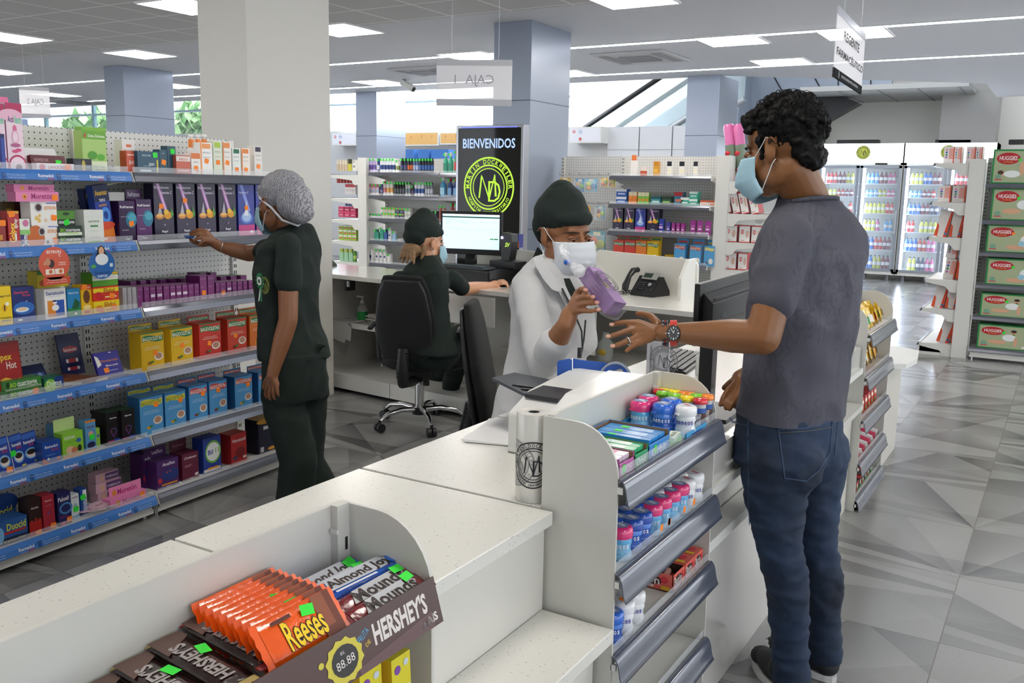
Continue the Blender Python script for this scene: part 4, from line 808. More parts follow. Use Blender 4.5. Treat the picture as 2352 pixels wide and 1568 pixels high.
put(1, 226, 262, 424, .05, .04, '#1a3a94', AX, 'blue and orange ANAMAX carton leaning sideways behind the NATUFOR carton', roll=-.13, Hmax=.245)
put(1, 205, 236, 432, .13, .04, '#182c60', AX[:5], 'darker second ANAMAX carton leaning behind the first', roll=-.13, Hmax=.235)
def refri(c1, c2): return [('p', [(.1, 1), (.3, 1), (.75, .45), (.6, .4)], '#a86ab0'), ('p', [(.17, 1), (.24, 1), (.7, .44), (.65, .42)], '#e8c8e8'), T('Refrianex', .42, .93, .75, .045, '#e4d8ec'), T('Vitamina C', .62, .84, .6, .05, '#e8d8f0'), ('e', .27, .42, .22, .05, '#d88a3c'), ('e', .27, .44, .16, .03, '#f0c070'), ('p', [(.18, .47), (.3, .68), (.38, .47)], '#b8b0c0'), ('e', .68, .44, .2, .07, '#e8a01c'), ('e', .6, .50, .12, .045, '#f0c838'), ('p', [(.82, .6), (.98, .45), (.85, .38)], '#4a9a38'), ('e', .5, .27, .05, .02, '#8a7a98'), T('Bagó', .5, .15, .3, .05, '#f0ecf4')]
VC = [(349, 400), (401, 450), (450, 497), (498, 544)]
for k, (a, b) in enumerate(VC):
    put(1, a+2, b-2, 421+k*.3, .05, .06, '#241a3c', refri(0, 0), 'dark purple lemon and honey hot-drink carton, %s of four from the upright post' % ORD[k], side='#1b1430', st=((.36, .6) if k == 0 else (.45, .7)) if k < 2 else None, Hmax=.245, group='lemon hot-drink cartons')
VB = [('p', [(.1, 1), (.3, 1), (.75, .5), (.6, .45)], '#8a9ae8'), T('Vitamina C', .35, .85, .6, .04, '#d8dcf8'), ('r', 0, 0, 1, .22, '#c23a84'), ('e', .5, .35, .38, .11, '#5a80d8'), ('e', .5, .38, .28, .1, '#a8c4ec'), ('p', [(.35, .4), (.5, .7), (.62, .4)], '#dfe8f4'), ('r', .7, .06, .9, .1, '#f4e4ee')]
put(1, 545, 584, 423, .05, .06, '#2c3a98', VB, 'blue and pink hot-drink carton beside the dark purple ones', st=(.5, .55), Hmax=.245)
put(1, 586, 627, 423, .05, .06, '#2c3a98', VB, 'blue and pink hot-drink carton nearest the attendant\'s face', st=(.4, .65), Hmax=.245)
RF = [('r', 0, .8, 1, 1, '#3c1c50'), T('Refrianex', .5, .86, .85, .06, '#f0ecf4'), ('e', .75, .55, .35, .2, '#2a7a98'), ('e', .8, .6, .25, .1, '#48a8c0'), T('RESFRIO TOS', .35, .62, .5, .025, '#c8b8d8', 0), T('24 sobres', .35, .3, .4, .03, '#e0d8e8', 0), T('Bagó', .5, .08, .3, .04, '#f0ecf4')]
put(1, 312, 348, 458, .04, .06, '#5a2668', RF, 'purple REFRIANEX carton with raised header card, next to the open one', flap=('#4a1c58', .04, [T('Refrianex', .5, .5, .8, .5, '#d8d0e0')]))
put(1, 272, 310, 462, .03, .06, '#2e1640', RF, 'purple REFRIANEX carton with its white lid standing open', st=(.75, .45), flap=('#d8d6d2', .035))
put(1, 432, 462, 537, -.0, .03, '#2468b8', [T('VICK', .5, .5, .7, .5, '#f4f4f4')], 'small blue pack the attendant is placing at the shelf edge', yb=547) if False else None
# ---- third shelf
put(2, -6, 26, 658, .03, .05, '#f2cf1c', [T('eprol', .5, .75, .8, .08, '#4a3a20'), ('e', .45, .45, .22, .09, '#e8b018'), ('e', .45, .45, .05, .09, '#2c2418'), ('e', .65, .55, .14, .05, '#f4f4e8'), T('Propóleo', .5, .2, .8, .05, '#3a4a20'), T('bebible', .5, .13, .7, .05, '#3a4a20')], 'yellow propolis carton with a cartoon-like bee, cut by the picture edge')
put(2, 26, 79, 659, .03, .05, '#1e2c6c', [T('Sanatusin', .42, .86, .66, .08, '#d04a5c'), T('Forte', .65, .77, .35, .07, '#d04a5c'), ('e', .7, .55, .12, .07, '#eef0f8'), ('e', .74, .57, .1, .06, '#1e2c6c'), ('e', .5, .42, .48, .18, '#2f6ab8'), ('e', .42, .38, .3, .07, '#dfe8ec'), ('e', .42, .4, .2, .045, '#e8c8a0'), ('r', 0, 0, 1, .2, '#24489c'), ('r', .2, .08, .4, .13, '#e8ecf4')], 'dark blue SANATUSIN FORTE carton with a teacup and moon')
put(2, 101, 152, 663, .03, .05, '#eceae6', [T('Sanatusin', .5, .86, .86, .12, '#3a5a9c'), T('Suspension infantil', .45, .75, .6, .03, '#5a6a9c', 0), ('r', .12, .1, .5, .62, '#e08a2c'), ('r', .5, .1, .9, .62, '#2f58b0'), ('e', .48, .38, .17, .1, '#f0f0ee'), ('e', .46, .55, .1, .06, '#f0f0ee'), ('e', .45, .6, .1, .03, '#1a2850')], 'white SANATUSIN carton with an orange and blue picture')
put(2, 154, 184, 663, .04, .05, '#2a86c0', [('r', 0, 0, 1, .3, '#2c8c4a'), T('Hiedra Forte', .5, .85, .8, .07, '#e8f4f8'), ('p', [(.3, .3), (.6, .65), (.95, .5), (.9, .3), (.6, .25)], '#1c5a34'), ('e', .6, .1, .12, .04, '#e8e8e4')], 'blue and green HIEDRA FORTE carton with an ivy leaf')
put(2, 185, 211, 654, .04, .05, '#e8b81c', [('r', 0, .84, 1, 1, '#c8402a'), T('PROPOVIT', .5, .9, .8, .07, '#f8e8c0'), ('e', .5, .6, .3, .22, '#6a4020'), ('e', .5, .25, .35, .08, '#f0d890'), ('e', .5, .1, .3, .05, '#c85a28')], 'narrow yellow and brown syrup carton beside the ELIDOL boxes', st=(.35, .92))
EL = lambda fr, c: [('r', 0, .6, 1, .9, '#e8d020'), ('e', .2, .4, .14, .26, fr), ('e', .28, .25, .12, .2, fr), T('Elidol', .62, .68, .42, .36, '#a83a18'), ('r', .45, .2, .9, .3, c)]
put(2, 215, 276, 690, .03, .07, '#efc818', EL('#e8861c', '#d8882c'), 'yellow ELIDOL box with oranges, lower of the pair', yb=722, st=(.78, .4))
put(2, 213, 274, 658, .03, .07, '#d83c24', EL('#c8242c', '#f0d8a0'), 'red and yellow ELIDOL box with strawberries, upper of the pair', yb=690, st=(.72, .3))
put(2, 211, 272, 626, .04, .07, '#5ca032', [('r', 0, .45, 1, .8, '#e8e8e0'), T('Alivia la tos seca y productiva', .5, .63, .85, .1, '#4a4a48', 0), ('r', 0, .85, 1, 1, '#e8b428')], 'green box with a white strip under the round SANATUSIN card', yb=657)
put(2, 84, 158, 622, .10, .06, '#d0bc24', [('e', .2, .3, .15, .2, '#c85a28'), ('r', 0, .8, 1, 1, '#3a8a34')], 'yellow-green box behind the round ESTRON card', yb=660)
put(2, 84, 150, 660, .10, .06, '#b8b8b4', [('r', 0, .8, 1, 1, '#e8e4e0')], 'white box standing behind the SANATUSIN cartons, under the yellow-green box')
def disc(cx, cy, r, i, col, art, lab, extra=None):
    x = gx(FX[i-1]+.03, atx(cx, cy, FX[i-1]).y); c = atx(cx, cy, x); rr = (atx(cx+r, cy, x).y-atx(cx-r, cy, x).y)/2
    g = G(); g.m = FR; g.quad([(rr*math.cos(k*math.pi/16), rr*math.sin(k*math.pi/16), 0) for k in range(32)], mat(col, .3))
    g.m = FR @ TR(-rr, -rr, 0); g.art(2*rr, 2*rr, art)
    if extra: g.m = FR; extra(g, rr)
    g.m = Matrix.Identity(4); g.box(-.004, .001, -.0, .004, .003, rr+.02, CLEAR)
    g.obj('shelf_card', mw=TR(*c) @ RZ(math.pi/2), label=lab, cat='shelf card')
def ex1(g, r): g.quad([(-.78*r, -1.3*r, 0), (.95*r, -1.25*r, 0), (.95*r, -.8*r, 0), (-.78*r, -.82*r, 0)], mat('#c8482c', .4)); o = g.m; g.m = o @ TR(0, 0, .0006); g.text('Te mantiene activa', .1*r, -.98*r, 1.2*r, .1*r, mat('#f0d8d0', .4), 0); g.text('y mejora tus defensas', .1*r, -1.13*r, 1.3*r, .1*r, mat('#f0d8d0', .4), 0); g.m = o
disc(125, 605, 36, 2, '#cf4f2e', [T('ESTRON', .5, .85, .45, .09, '#f4f0ea'), T('C', .68, .75, .07, .1, '#f4f0ea'), T('+ DEFENSAS', .74, .52, .26, .04, '#f4d8cc'), T('+ ENERGIA', .74, .46, .26, .04, '#f4d8cc'), ('e', .4, .5, .1, .13, '#3a2420'), ('e', .3, .55, .08, .1, '#c88a68'), ('p', [(.12, .5), (.3, .7), (.34, .64), (.2, .44)], '#c88a68'), ('r', .2, .18, .48, .34, '#ecdcd0'), ('r', .5, .18, .78, .34, '#ecdcd0'), ('e', .36, .26, .06, .06, '#c8682a'), ('e', .68, .26, .06, .06, '#c8682a')], 'round orange-red ESTRON C card clipped to the second shelf edge', ex1)
def ex2(g, r):
    for z_, rx, ry, c, d in ((.88, .3, .42, '#1c1818', .0008), (.6, .42, .34, '#1c1818', .0009), (.92, .2, .3, '#d8a888', .0014), (.35, .5, .4, '#dfe4e8', .0016)): g.quad([(rx*r*math.cos(k*.4488), z_*r+ry*r*math.sin(k*.4488), d) for k in range(14)], mat(c, .5))
disc(234, 607, 30, 2, '#2a64a8', [T('Sanatusin', .5, .22, .6, .12, '#1c3a7c'), T('VAPOX', .5, .1, .4, .09, '#e8eef4'), ('e', .18, .45, .1, .06, '#58a848'), ('r', .8, .4, .92, .52, '#d8e4ec')], 'round blue SANATUSIN VAPOX card with a dark-haired woman, clipped to the second shelf edge', ex2)
# purple small cartons
PP = [281, 293, 304, 315, 330, 345, 359, 375, 390, 405, 419, 433, 446]
PXS = [(316, 329), (331, 344), (345, 358), (360, 374), (376, 390), (391, 404), (405, 418), (419, 432), (433, 446), (447, 458), (459, 476), (477, 493), (496, 506), (506, 520), (521, 533), (534, 545), (546, 558), (559, 569), (571, 583)]
for k, (a, b) in enumerate([(282, 292), (293, 303), (304, 314)]+PXS):
    tall = 13 <= k <= 14; white = k < 3; yt = 661-(a-282)*.058-(17 if tall else 0)
    art = [T('Paracetamol', .5, .88, .8, .05, '#c89ac8', 0), T('Bagó', .5, .08, .5, .04, '#d8b8d8')]+([('r', .1, .45, .9, .6, '#e0d0e0')] if k in (5, 6, 8, 9, 10, 17) else [('r', .15, .55, .6, .57, '#b070b0'), ('r', .15, .5, .5, .52, '#b070b0')])
    put(2, a, b-.6, yt, .045+.035*(k % 3 == 1)*0, .09, '#7c2470' if not white else '#a8a4a8', art if not white else [('r', .2, .3, .4, .7, '#98949a')], 'small purple medicine carton, %s from the bay joint%s' % (ORD[k], ', showing its grey side' if white else ', one of the two tall ones' if tall else ''), side='#6a2062' if k > 3 else '#a8a4a8', st=(.5, .3) if k in (13, 16) else None, group='small purple cartons on the third shelf')
for k in range(12):
    a = 300+k*23; put(2, a, a+14, 646-(a-282)*.05-(10 if 6 < k < 9 else 0), .19, .09, '#6c2266', [], 'small purple medicine carton in the back row, %s from the bay joint' % ORD[k], top='#4a7a3c', group='back row of small purple cartons')
# ---- fourth shelf
put(3, -8, 52, 786, .05, .03, '#8c1414', [('r', .05, .1, .95, .95, '#a01c18'), T('Golpex', .2, .72, .9, .16, '#e8c828'), T('Hot', .6, .58, .4, .13, '#e8dcd0'), ('w', .1, .9, .3, .08, .03, '#d8a82c'), T('El calor del cuerpo', .5, .16, .8, .05, '#e8c0a8', 0)], 'large dark red GOLPEX HOT pack leaning at the picture edge', lean=.1, st=(.75, .1))
put(3, 141, 194, 766, .22, .01, '#1c2450', [('e', .5, .62, .35, .08, '#a83038'), T('Sanatusin', .5, .62, .6, .09, '#e8d0d4'), ('r', .3, .3, .7, .4, '#a83038'), ('e', .28, .35, .06, .05, '#e0e0e4'), ('e', .72, .35, .06, .05, '#e0e0e4'), ('r', .3, .12, .7, .2, '#a83038'), ('e', .28, .16, .06, .04, '#e0e0e4'), ('e', .72, .16, .06, .04, '#e0e0e4')], 'navy SANATUSIN tablet card standing against the pegboard', name='blister_card', lean=.22)
put(3, 62, 118, 832, .14, .03, '#232c4c', [('r', .1, .2, .9, .6, '#37508c'), ('e', .3, .4, .1, .2, '#8aa0d0'), ('e', .7, .4, .1, .2, '#8aa0d0')], 'dark blue blister pack leaning behind the green boxes', name='blister_pack', lean=.6)
BG = [('r', 0, 0, 1, .2, '#9aa890'), T('BIO', .2, .55, .2, .45, '#b8e048'), T('cicatrizante', .6, .6, .55, .45, '#f0f4ec'), ('e', .08, .6, .05, .3, '#1c3a1c'), ('w', .35, .9, .3, .06, .05, '#d8e8d0')]
put(3, 12, 98, 893, .02, .05, '#3a7a34', BG, 'long green BIO CICATRIZANTE box, lower of the two on the fourth shelf', yb=917, st=(.83, .5))
put(3, 10, 97, 870, .03, .05, '#3f8038', BG, 'long green BIO CICATRIZANTE box, upper of the two on the fourth shelf', yb=893)
put(3, 101, 147, 866, .03, .06, '#1c6a50', [('r', .55, 0, 1, 1, '#1c3a80'), ('e', .3, .4, .3, .5, '#8cc83c'), ('w', .05, .9, .25, .1, .06, '#c8d848'), T('Dolmus', .52, .55, .75, .42, '#eef4f0')], 'green and blue DOLMUS box beside the BIO CICATRIZANTE boxes', yb=903)
o, W, Hh = put(3, 215, 255, 868, .02, .22, '#cfcac0', [], 'open brown carton lying endwise with its white end forward', side='#8a4a28', top='#7c4224', yb=888, yaw=.32)
put(3, 148, 210, 880, .035, .03, '#2c3c60', [('r', .3, .4, .7, .8, '#b8c0c8')], 'flat blue blister sheet on the fourth shelf edge', name='blister_pack', lean=.9)
put(3, 252, 313, 871, .02, .05, '#241f78', [T('Dermacutyl', .5, .5, .55, .35, '#c87a28'), ('r', .9, .0, 1, .4, '#c83038'), ('e', .08, .5, .06, .35, '#e8c8a0')], 'blue DERMACUTYL box lying below its raised header', yb=888)
put(3, 225, 285, 806, .08, .012, '#2a2690', [T('Dermacutyl', .55, .62, .7, .14, '#c87a28'), T('Mismo poder', .62, .42, .5, .1, '#e0e0f0'), ('p', [(.02, .9), (.15, .8), (.22, .5), (.05, .4)], '#e8e4da'), ('r', .3, .2, .8, .24, '#8a90d0'), ('r', .6, .92, .7, .96, '#e0e0e8')], 'blue DERMACUTYL display card leaning back over its box', lean=.35, st=(.35, .25))
def bago(body, band, tc, fruit, plus=False): return [('w', .05, .97, .83, .15, .025, band), T('BAGOCILETAS'+(' Plus' if plus else ''), .5, .83, .85, .1, tc), T('ALIVIA EL DOLOR Y', .5, .6, .6, .03, '#f4ecd8' if not plus else '#d8ecf8', 0), T('IRRITACION DE GARGANTA', .5, .55, .7, .03, '#f4ecd8' if not plus else '#d8ecf8', 0), ('e', .75, .33, .2, .11, '#f0e8e0'), ('e', .75, .34, .15, .085, '#b88a70'), ('e', .35, .18, .1, .04, fruit), ('e', .45, .2, .08, .03, '#3a7a30'), ('r', 0, .97, 1, 1, '#2c7a4a' if not plus else '#2a5a8c')]
for k, (a, b, yt, c, fr, nm) in enumerate(((322, 377, 763, '#e0b41c', '#8a5a28', 'yellow'), (391, 443, 752, '#e0b41c', '#8a5a28', 'yellow'), (456, 508, 741, '#c8352c', '#6a1a20', 'red'), (521, 567, 730, '#c8402c', '#6a1a20', 'orange-red'), (572, 618, 722, '#d8742c', '#e8b828', 'orange'))):
    put(3, a, b, yt, .05, .075, c, bago(c, '#2c7a4a', '#f0ead8', fr), '%s BAGOCILETAS carton with raised header, %s of five on the fourth shelf' % (nm, ORD[k]), flap=(c, .028, [('w', .03, .97, .45, .6, .08, '#2c7a4a'), T('BAGOCILETAS', .5, .45, .85, .4, '#d8d8c0')]), st=((.6, .43), (.5, .5), (.45, .42), (.4, .5), None)[k], Hmax=.21)
# ---- fifth shelf
RP = [('r', .04, .82, .96, .97, '#3a6ac0'), T('Remedol', .5, .72, .7, .1, '#eef0f8'), T('DUO', .65, .62, .4, .08, '#c83038'), ('e', .5, .36, .4, .17, '#78b0e0'), ('e', .5, .36, .3, .13, '#e8d8d0'), ('e', .5, .4, .28, .08, '#2c2018'), ('r', .6, .08, .9, .12, '#c8c83a')]
for k, (a, b, yt) in enumerate(((-4, 30, 1005), (30, 61, 997), (55, 93, 992))):
    put(4, a, b, yt, .03+.02*k, .008, '#1c3f98', RP, 'white-edged blue REMEDOL DUO pouch, %s from the picture edge' % ORD[k], name='pouch', lean=.12, roll=-.08, side='#e8e8ec', cat='pouch', st=((.7, .12), (.1, .5), None)[k], stc=(OG, GR_, OG)[k])
put(4, 96, 140, 1012, .03, .06, '#1f4aa0', [T('Remedol', .5, .75, .7, .13, '#eef0f8'), T('DUO', .7, .58, .4, .1, '#c83038'), ('r', .2, .35, .7, .37, '#8aa8d8'), ('p', [(0, 0), (.35, 0), (0, .3)], '#c84a2c'), ('e', .3, .2, .06, .06, '#e8e8f0'), ('e', .85, .15, .1, .07, '#c8502c')], 'blue REMEDOL DUO box beside the pouches', side='#1a3c84')
put(4, 142, 192, 992, .03, .05, '#8cc83c', [T('FEXON', .35, .8, .5, .13, '#f0f4e4'), T('Inhibe la fiebre', .5, .62, .6, .05, '#3a6a28', 0), ('e', .78, .62, .12, .09, '#3a6ab0'), ('r', 0, 0, 1, .12, '#e0a060'), ('e', .35, .3, .2, .16, '#e0b898'), ('e', .55, .25, .15, .14, '#c87a58'), ('e', .8, .3, .1, .14, '#2c3420')], 'lime green FEXON box with raised lid', flap=('#c8e098', .05))
put(4, 124, 156, 974, .14, .05, '#5a9ac8', [('r', 0, .85, 1, 1, '#d8842c'), T('FEXON', .5, .7, .6, .08, '#8a4a28')], 'blue carton with an orange top behind the FEXON box')
put(4, 195, 220, 965, .04, .04, '#5c98cc', [('r', 0, .93, 1, 1, '#d8842c'), T('FEXON', .5, .78, .7, .08, '#7a4430'), ('e', .5, .55, .25, .1, '#d8a890'), ('e', .5, .2, .4, .1, '#1c2048'), ('r', 0, 0, 1, .05, '#d8842c')], 'tall light blue FEXON carton with orange ends', st=(.6, .45), stc=GR_)
put(4, 220, 230, 983, .06, .05, '#98cc50', [('e', .5, .6, .3, .08, '#3a6ab0')], 'slim lime green carton squeezed behind the tall FEXON carton')
AZ = [T('Azurena', .5, .82, .5, .05, '#f0f0f0'), ('e', .42, .42, .15, .09, '#8c3a70'), ('e', .58, .42, .15, .09, '#5a4a98'), ('p', [(.28, .4), (.72, .4), (.5, .2)], '#6a3a78'), ('e', .42, .43, .1, .06, '#141014'), ('e', .58, .43, .1, .06, '#141014'), ('p', [(.36, .42), (.64, .42), (.5, .26)], '#141014'), ('r', .05, .1, .5, .15, '#a83070'), ('r', .5, .1, .95, .17, '#2c4aa8')]
put(4, 243, 276, 946, .04, .09, '#141014', AZ, 'black AZURENA carton with a heart, the one nearer the bay joint post', top='#1c3a20')
put(4, 278, 310, 940, .03, .09, '#141014', AZ, 'black AZURENA carton with a heart, next to the BAGOCILETAS PLUS boxes', top='#1c3a20')
for k, (a, b, yt, bd, tc, fr, nm) in enumerate(((319, 375, 909, '#d8cc48', '#4a7a28', '#c8a028', 'yellow-banded'), (377, 427, 899, '#d8cc48', '#4a7a28', '#c8a028', 'second yellow-banded'), (433, 477, 884, '#c83a38', '#f0e4e0', '#8a1c28', 'red-banded'), (479, 522, 873, '#c83a38', '#f0e4e0', '#8a1c28', 'second red-banded'), (538, 580, 862, '#c8553a', '#f0e4e0', '#e8a828', 'orange-banded'), (592, 632, 852, '#c8553a', '#f0e4e0', '#e8a828', 'last orange-banded'))):
    put(4, a, b, yt, .045, .075, '#4f98cf', bago(0, bd, tc, fr, True), 'light blue BAGOCILETAS PLUS carton, %s one on the fifth shelf' % nm, side='#2d6ea8', flap=('#3a80b8', .024, [('w', .03, .97, .45, .6, .08, bd), T('BAGOCILETAS Plus', .5, .45, .85, .35, tc)]), st=((.7, .75), (.75, .73), (.75, .73), (.5, .72), (.75, .7), None)[k], Hmax=.205)
# ---- bottom shelf
put(5, -20, 65, 1194, .03, .09, '#2c5a9c', [('r', 0, 0, 1, .28, '#1f2c50'), T('Duocid', .68, .7, .55, .3, '#d8d838'), ('r', .3, .42, .95, .52, '#b82c2c'), ('e', .2, .45, .12, .35, '#7ab4e0'), T('30 sachets x 15 ml', .6, .14, .6, .1, '#d8c848', 0)], 'blue DUOCID display tray at the picture edge', side='#d8d8d4')
put(5, -28, 38, 1150, .12, .006, '#3a70b8', [('e', .5, .9, .6, .3, '#26488c'), T('Duocid', .45, .7, .8, .22, '#e8e040'), ('r', .1, .4, .8, .44, '#d8e4f0')], 'rounded header card of the DUOCID tray standing behind it', name='display_card', cat='card')
put(5, 64, 94, 1145, .03, .06, '#2a1714', [T('Azurena', .5, .75, .6, .06, '#e8d8d0'), ('r', 0, 0, 1, .38, '#b02420'), ('e', .2, .38, .12, .05, '#b02420'), ('e', .55, .42, .1, .05, '#b02420'), ('e', .85, .38, .1, .05, '#b02420')], 'dark brown and red AZURENA carton with a dripping edge', st=(.7, .04))
put(5, 97, 125, 1137, .03, .06, '#a8283a', [T('Azurena', .5, .85, .6, .05, '#f0e0e0'), ('e', .5, .5, .12, .06, '#7c3a6a'), ('r', .2, .7, .8, .71, '#d88a90')], 'plain crimson AZURENA carton', st=(.8, .1))
put(5, 131, 163, 1130, .03, .05, '#23245c', [T('Puloxil', .45, .8, .8, .13, '#eeeef4'), ('e', .6, .5, .5, .18, '#4a80b8'), ('e', .6, .5, .35, .12, '#23245c'), T('Expulsa el acaro', .45, .25, .6, .06, '#c83070'), ('e', .35, .06, .25, .05, '#c83070')], 'navy blue PULOXIL carton on the bottom shelf', st=(.82, .13))
put(5, 163, 182, 1135, .05, .04, '#dfe6ea', [T('ISOMAR', .5, .88, .8, .05, '#8a3038'), ('e', .5, .55, .25, .1, '#a8bcc8'), ('r', 0, 0, 1, .15, '#8ab8d8')], 'narrow white ISOMAR carton', st=(.55, .4), stc=GR_)
put(5, 184, 199, 1122, .05, .04, '#1c4a9c', [('r', .4, .1, 1, .95, '#e8ecf0'), ('t', 'Isoptiva', .62, .4, 2.2, .3, '#2858a8', 1, math.pi/2)], 'slim blue and white ISOPTIVA carton', st=(.4, .7), stc=GR_)
PO = [('r', .4, .1, 1, .9, '#6a4a80'), T('POMPIGLÓS', .7, .5, .5, .3, '#e8e0ec'), ('e', .25, .5, .08, .4, '#e8c0a0')]
put(5, 224, 281, 1126, .11, .05, '#e0b8c8', PO, 'pale pink POMPIGLÓS box, bottom of its stack of three', yb=1148)
put(5, 219, 281, 1104, .11, .05, '#e0b8c8', PO, 'pale pink POMPIGLÓS box, middle of its stack of three', yb=1126)
put(5, 219, 275, 1084, .11, .05, '#e0b8c8', PO, 'pale pink POMPIGLÓS box, top of its stack of three', yb=1104)
put(5, 252, 339, 1136, .02, .05, '#e083b4', [('e', .2, .45, .06, .3, '#d8902c'), T('Moretón', .6, .45, .55, .5, '#a02870')], 'pink MORETÓN box at the end of the bottom shelf', yb=1163, st=(.88, .6))
put(5, 249, 326, 1110, .06, .004, '#e48ab8', [('e', .15, .5, .06, .25, '#d8902c'), T('Moretón', .55, .5, .6, .45, '#a02870')], 'raised pink lid of the MORETÓN box', yb=1138, name='display_card', cat='card')
g = G()
for k in range(6): q = random.Random(k); o_ = g.m; g.m = TR(q.uniform(-.04, .04), q.uniform(-.03, .03), .002+k*.003) @ RZ(q.uniform(-.8, .8)) @ RX(q.uniform(-.08, .08)); g.rbox(-.05, -.03, 0, .05, .03, .002, .004, mat('#d8b8c4', .35)); g.quad([(-.02, -.01, .0022), (.02, -.01, .0022), (.02, .0, .0022), (-.02, .0, .0022)], mat('#b07a90', .4)); g.m = o_
q = atz(222, 1172, .105); tag(g.obj('sachets', loc=(q.x, q.y, .1065), rz=1.2), 'loose pile of pale pink sachets beside the POMPIGLÓS stack', 'sachets')
AN = [T('Anaflex', .55, .85, .6, .12, '#eee4f4'), ('e', .6, .45, .4, .22, '#24387c'), ('e', .12, .3, .1, .1, '#b82c3c'), ('e', .45, .55, .05, .03, '#c83a48'), ('e', .6, .57, .04, .03, '#c83a48'), T('Bagó', .5, .04, .2, .04, '#e0d8e8')]+[('e', .25+.12*i, .13, .06, .035, '#e0942c') for i in range(6)]
put(5, 326, 350, 1042, .12, .08, '#4c2060', AN[:5], 'purple ANAFLEX carton half hidden behind the other', flap=('#4c2060', .04))
put(5, 359, 411, 1055, .05, .08, '#4c2468', AN, 'purple ANAFLEX carton with yellow capsules printed along its foot', flap=('#4c2068', .045, [T('Anaflex', .55, .5, .6, .4, '#e8dcec')]))
put(5, 417, 457, 1040, .05, .08, '#641a38', [T('Clofexan', .5, .84, .75, .09, '#f0dce4'), ('r', .15, .55, .6, .57, '#c88a9c'), ('r', .15, .5, .5, .52, '#c88a9c'), ('r', .75, .1, .95, .2, '#e8d4dc'), T('Bagó', .55, .05, .25, .05, '#e8d4dc')], 'dark crimson CLOFEXAN carton with raised header', flap=('#5a1832', .05, [T('Clofexan', .5, .5, .7, .25, '#a8788a')]))
put(5, 465, 508, 1004, .05, .07, '#26409a', [('e', .55, .58, .45, .33, '#6ab048'), ('e', .55, .58, .38, .27, '#eef0ee'), T('Bil', .4, .58, .28, .14, '#26409a'), T('13', .78, .6, .22, .13, '#6ab048'), ('r', .0, .04, .95, .12, '#d8d4cc'), ('e', .4, .12, .2, .03, '#e0942c'), ('e', .7, .12, .15, .03, '#e0942c')], 'blue BIL 13 carton with a green and white circle')
put(5, 529, 567, 995, .05, .08, '#b02426', [T('Verotonil', .5, .78, .85, .12, '#f0e8e4'), ('e', .6, .35, .3, .18, '#7c1a1c'), ('e', .25, .2, .15, .06, '#3a3a5c'), ('r', .75, .12, .95, .2, '#e8d8d4')], 'red VEROTONIL carton with its white flap open', flap=('#d8d4cc', .03))
put(5, 592, 632, 962, .06, .09, '#171a30', [('e', .5, .95, .6, .08, '#c8922c'), ('r', .3, .7, .7, .8, '#dcdce0'), ('r', .1, .05, .3, .2, '#c8c8cc'), ('e', .8, .1, .25, .05, '#d8942c')], 'black carton filled with golden capsules beside the attendant\'s leg', top='#c8922c')
# ================================================================ goods on the far shelving, seen face-on
_PM = {}
def prod_mesh(kind, W, Hh, cols):
    key = (kind, round(W, 3), round(Hh, 3), cols)
    if key in _PM: return _PM[key]
    g = G(); c = [mat(q, .3) for q in cols]; r = W/2
    if kind == 'can': g.lathe([(r, 0), (r, Hh*.8), (r*.8, Hh*.86)], c[0], n=10).lathe([(r*.7, Hh*.84), (r*.7, Hh)], c[1], n=8); g.lathe([(r*1.01, Hh*.25), (r*1.01, Hh*.55)], c[2], n=10, cap=False)
    elif kind == 'lotion': g.lathe([(r, 0), (r, Hh*.6), (r*.85, Hh*.78), (r*.6, Hh*.84)], c[0], n=12, sy=.6).lathe([(r*.5, Hh*.83), (r*.45, Hh)], c[1], n=8, sy=.7); g.m = TR(0, -r*.62, Hh*.45) @ FR; g.quad([(r*.5*math.cos(i*.6283), r*.5*math.sin(i*.6283), 0) for i in range(10)], c[2])
    elif kind == 'wash': g.lathe([(r, 0), (r, Hh*.6), (r*.4, Hh*.78), (r*.4, Hh*.84)], c[0], n=12, sy=.6).lathe([(r*.5, Hh*.82), (r*.5, Hh)], c[1], n=8); g.box(-r*.7, -r*.63, Hh*.15, r*.7, -r*.6, Hh*.5, c[2])
    elif kind == 'jar': g.lathe([(r, 0), (r, Hh*.6)], c[0], n=12).lathe([(r*1.02, Hh*.6), (r*1.02, Hh)], c[1], n=12)
    elif kind == 'tube': g.prism([(-r, 0), (r, 0), (r*.9, Hh*.75), (-r*.9, Hh*.75)][::1], -.012, .012, c[0], 'y').box(-r*.6, -.012, Hh*.75, r*.6, .012, Hh, c[1])
    else:
        g = carton(W, Hh, min(.09, W), cols[0], [('r', 0, .7, 1, 1, cols[1]), ('r', .15, .3, .85, .5, cols[2])] if len(cols) > 2 else [('r', .1, .6, .9, .9, cols[1])])
    _PM[key] = g.mesh({'can': 'spray_can', 'lotion': 'lotion_bottle', 'wash': 'mouthwash_bottle', 'jar': 'cream_jar', 'tube': 'cream_tube'}.get(kind, 'small_box')); return _PM[key]
NAMES = {'can': 'spray_can', 'lotion': 'lotion_bottle', 'wash': 'mouthwash_bottle', 'jar': 'cream_jar', 'tube': 'cream_tube', 'box': 'small_box'}
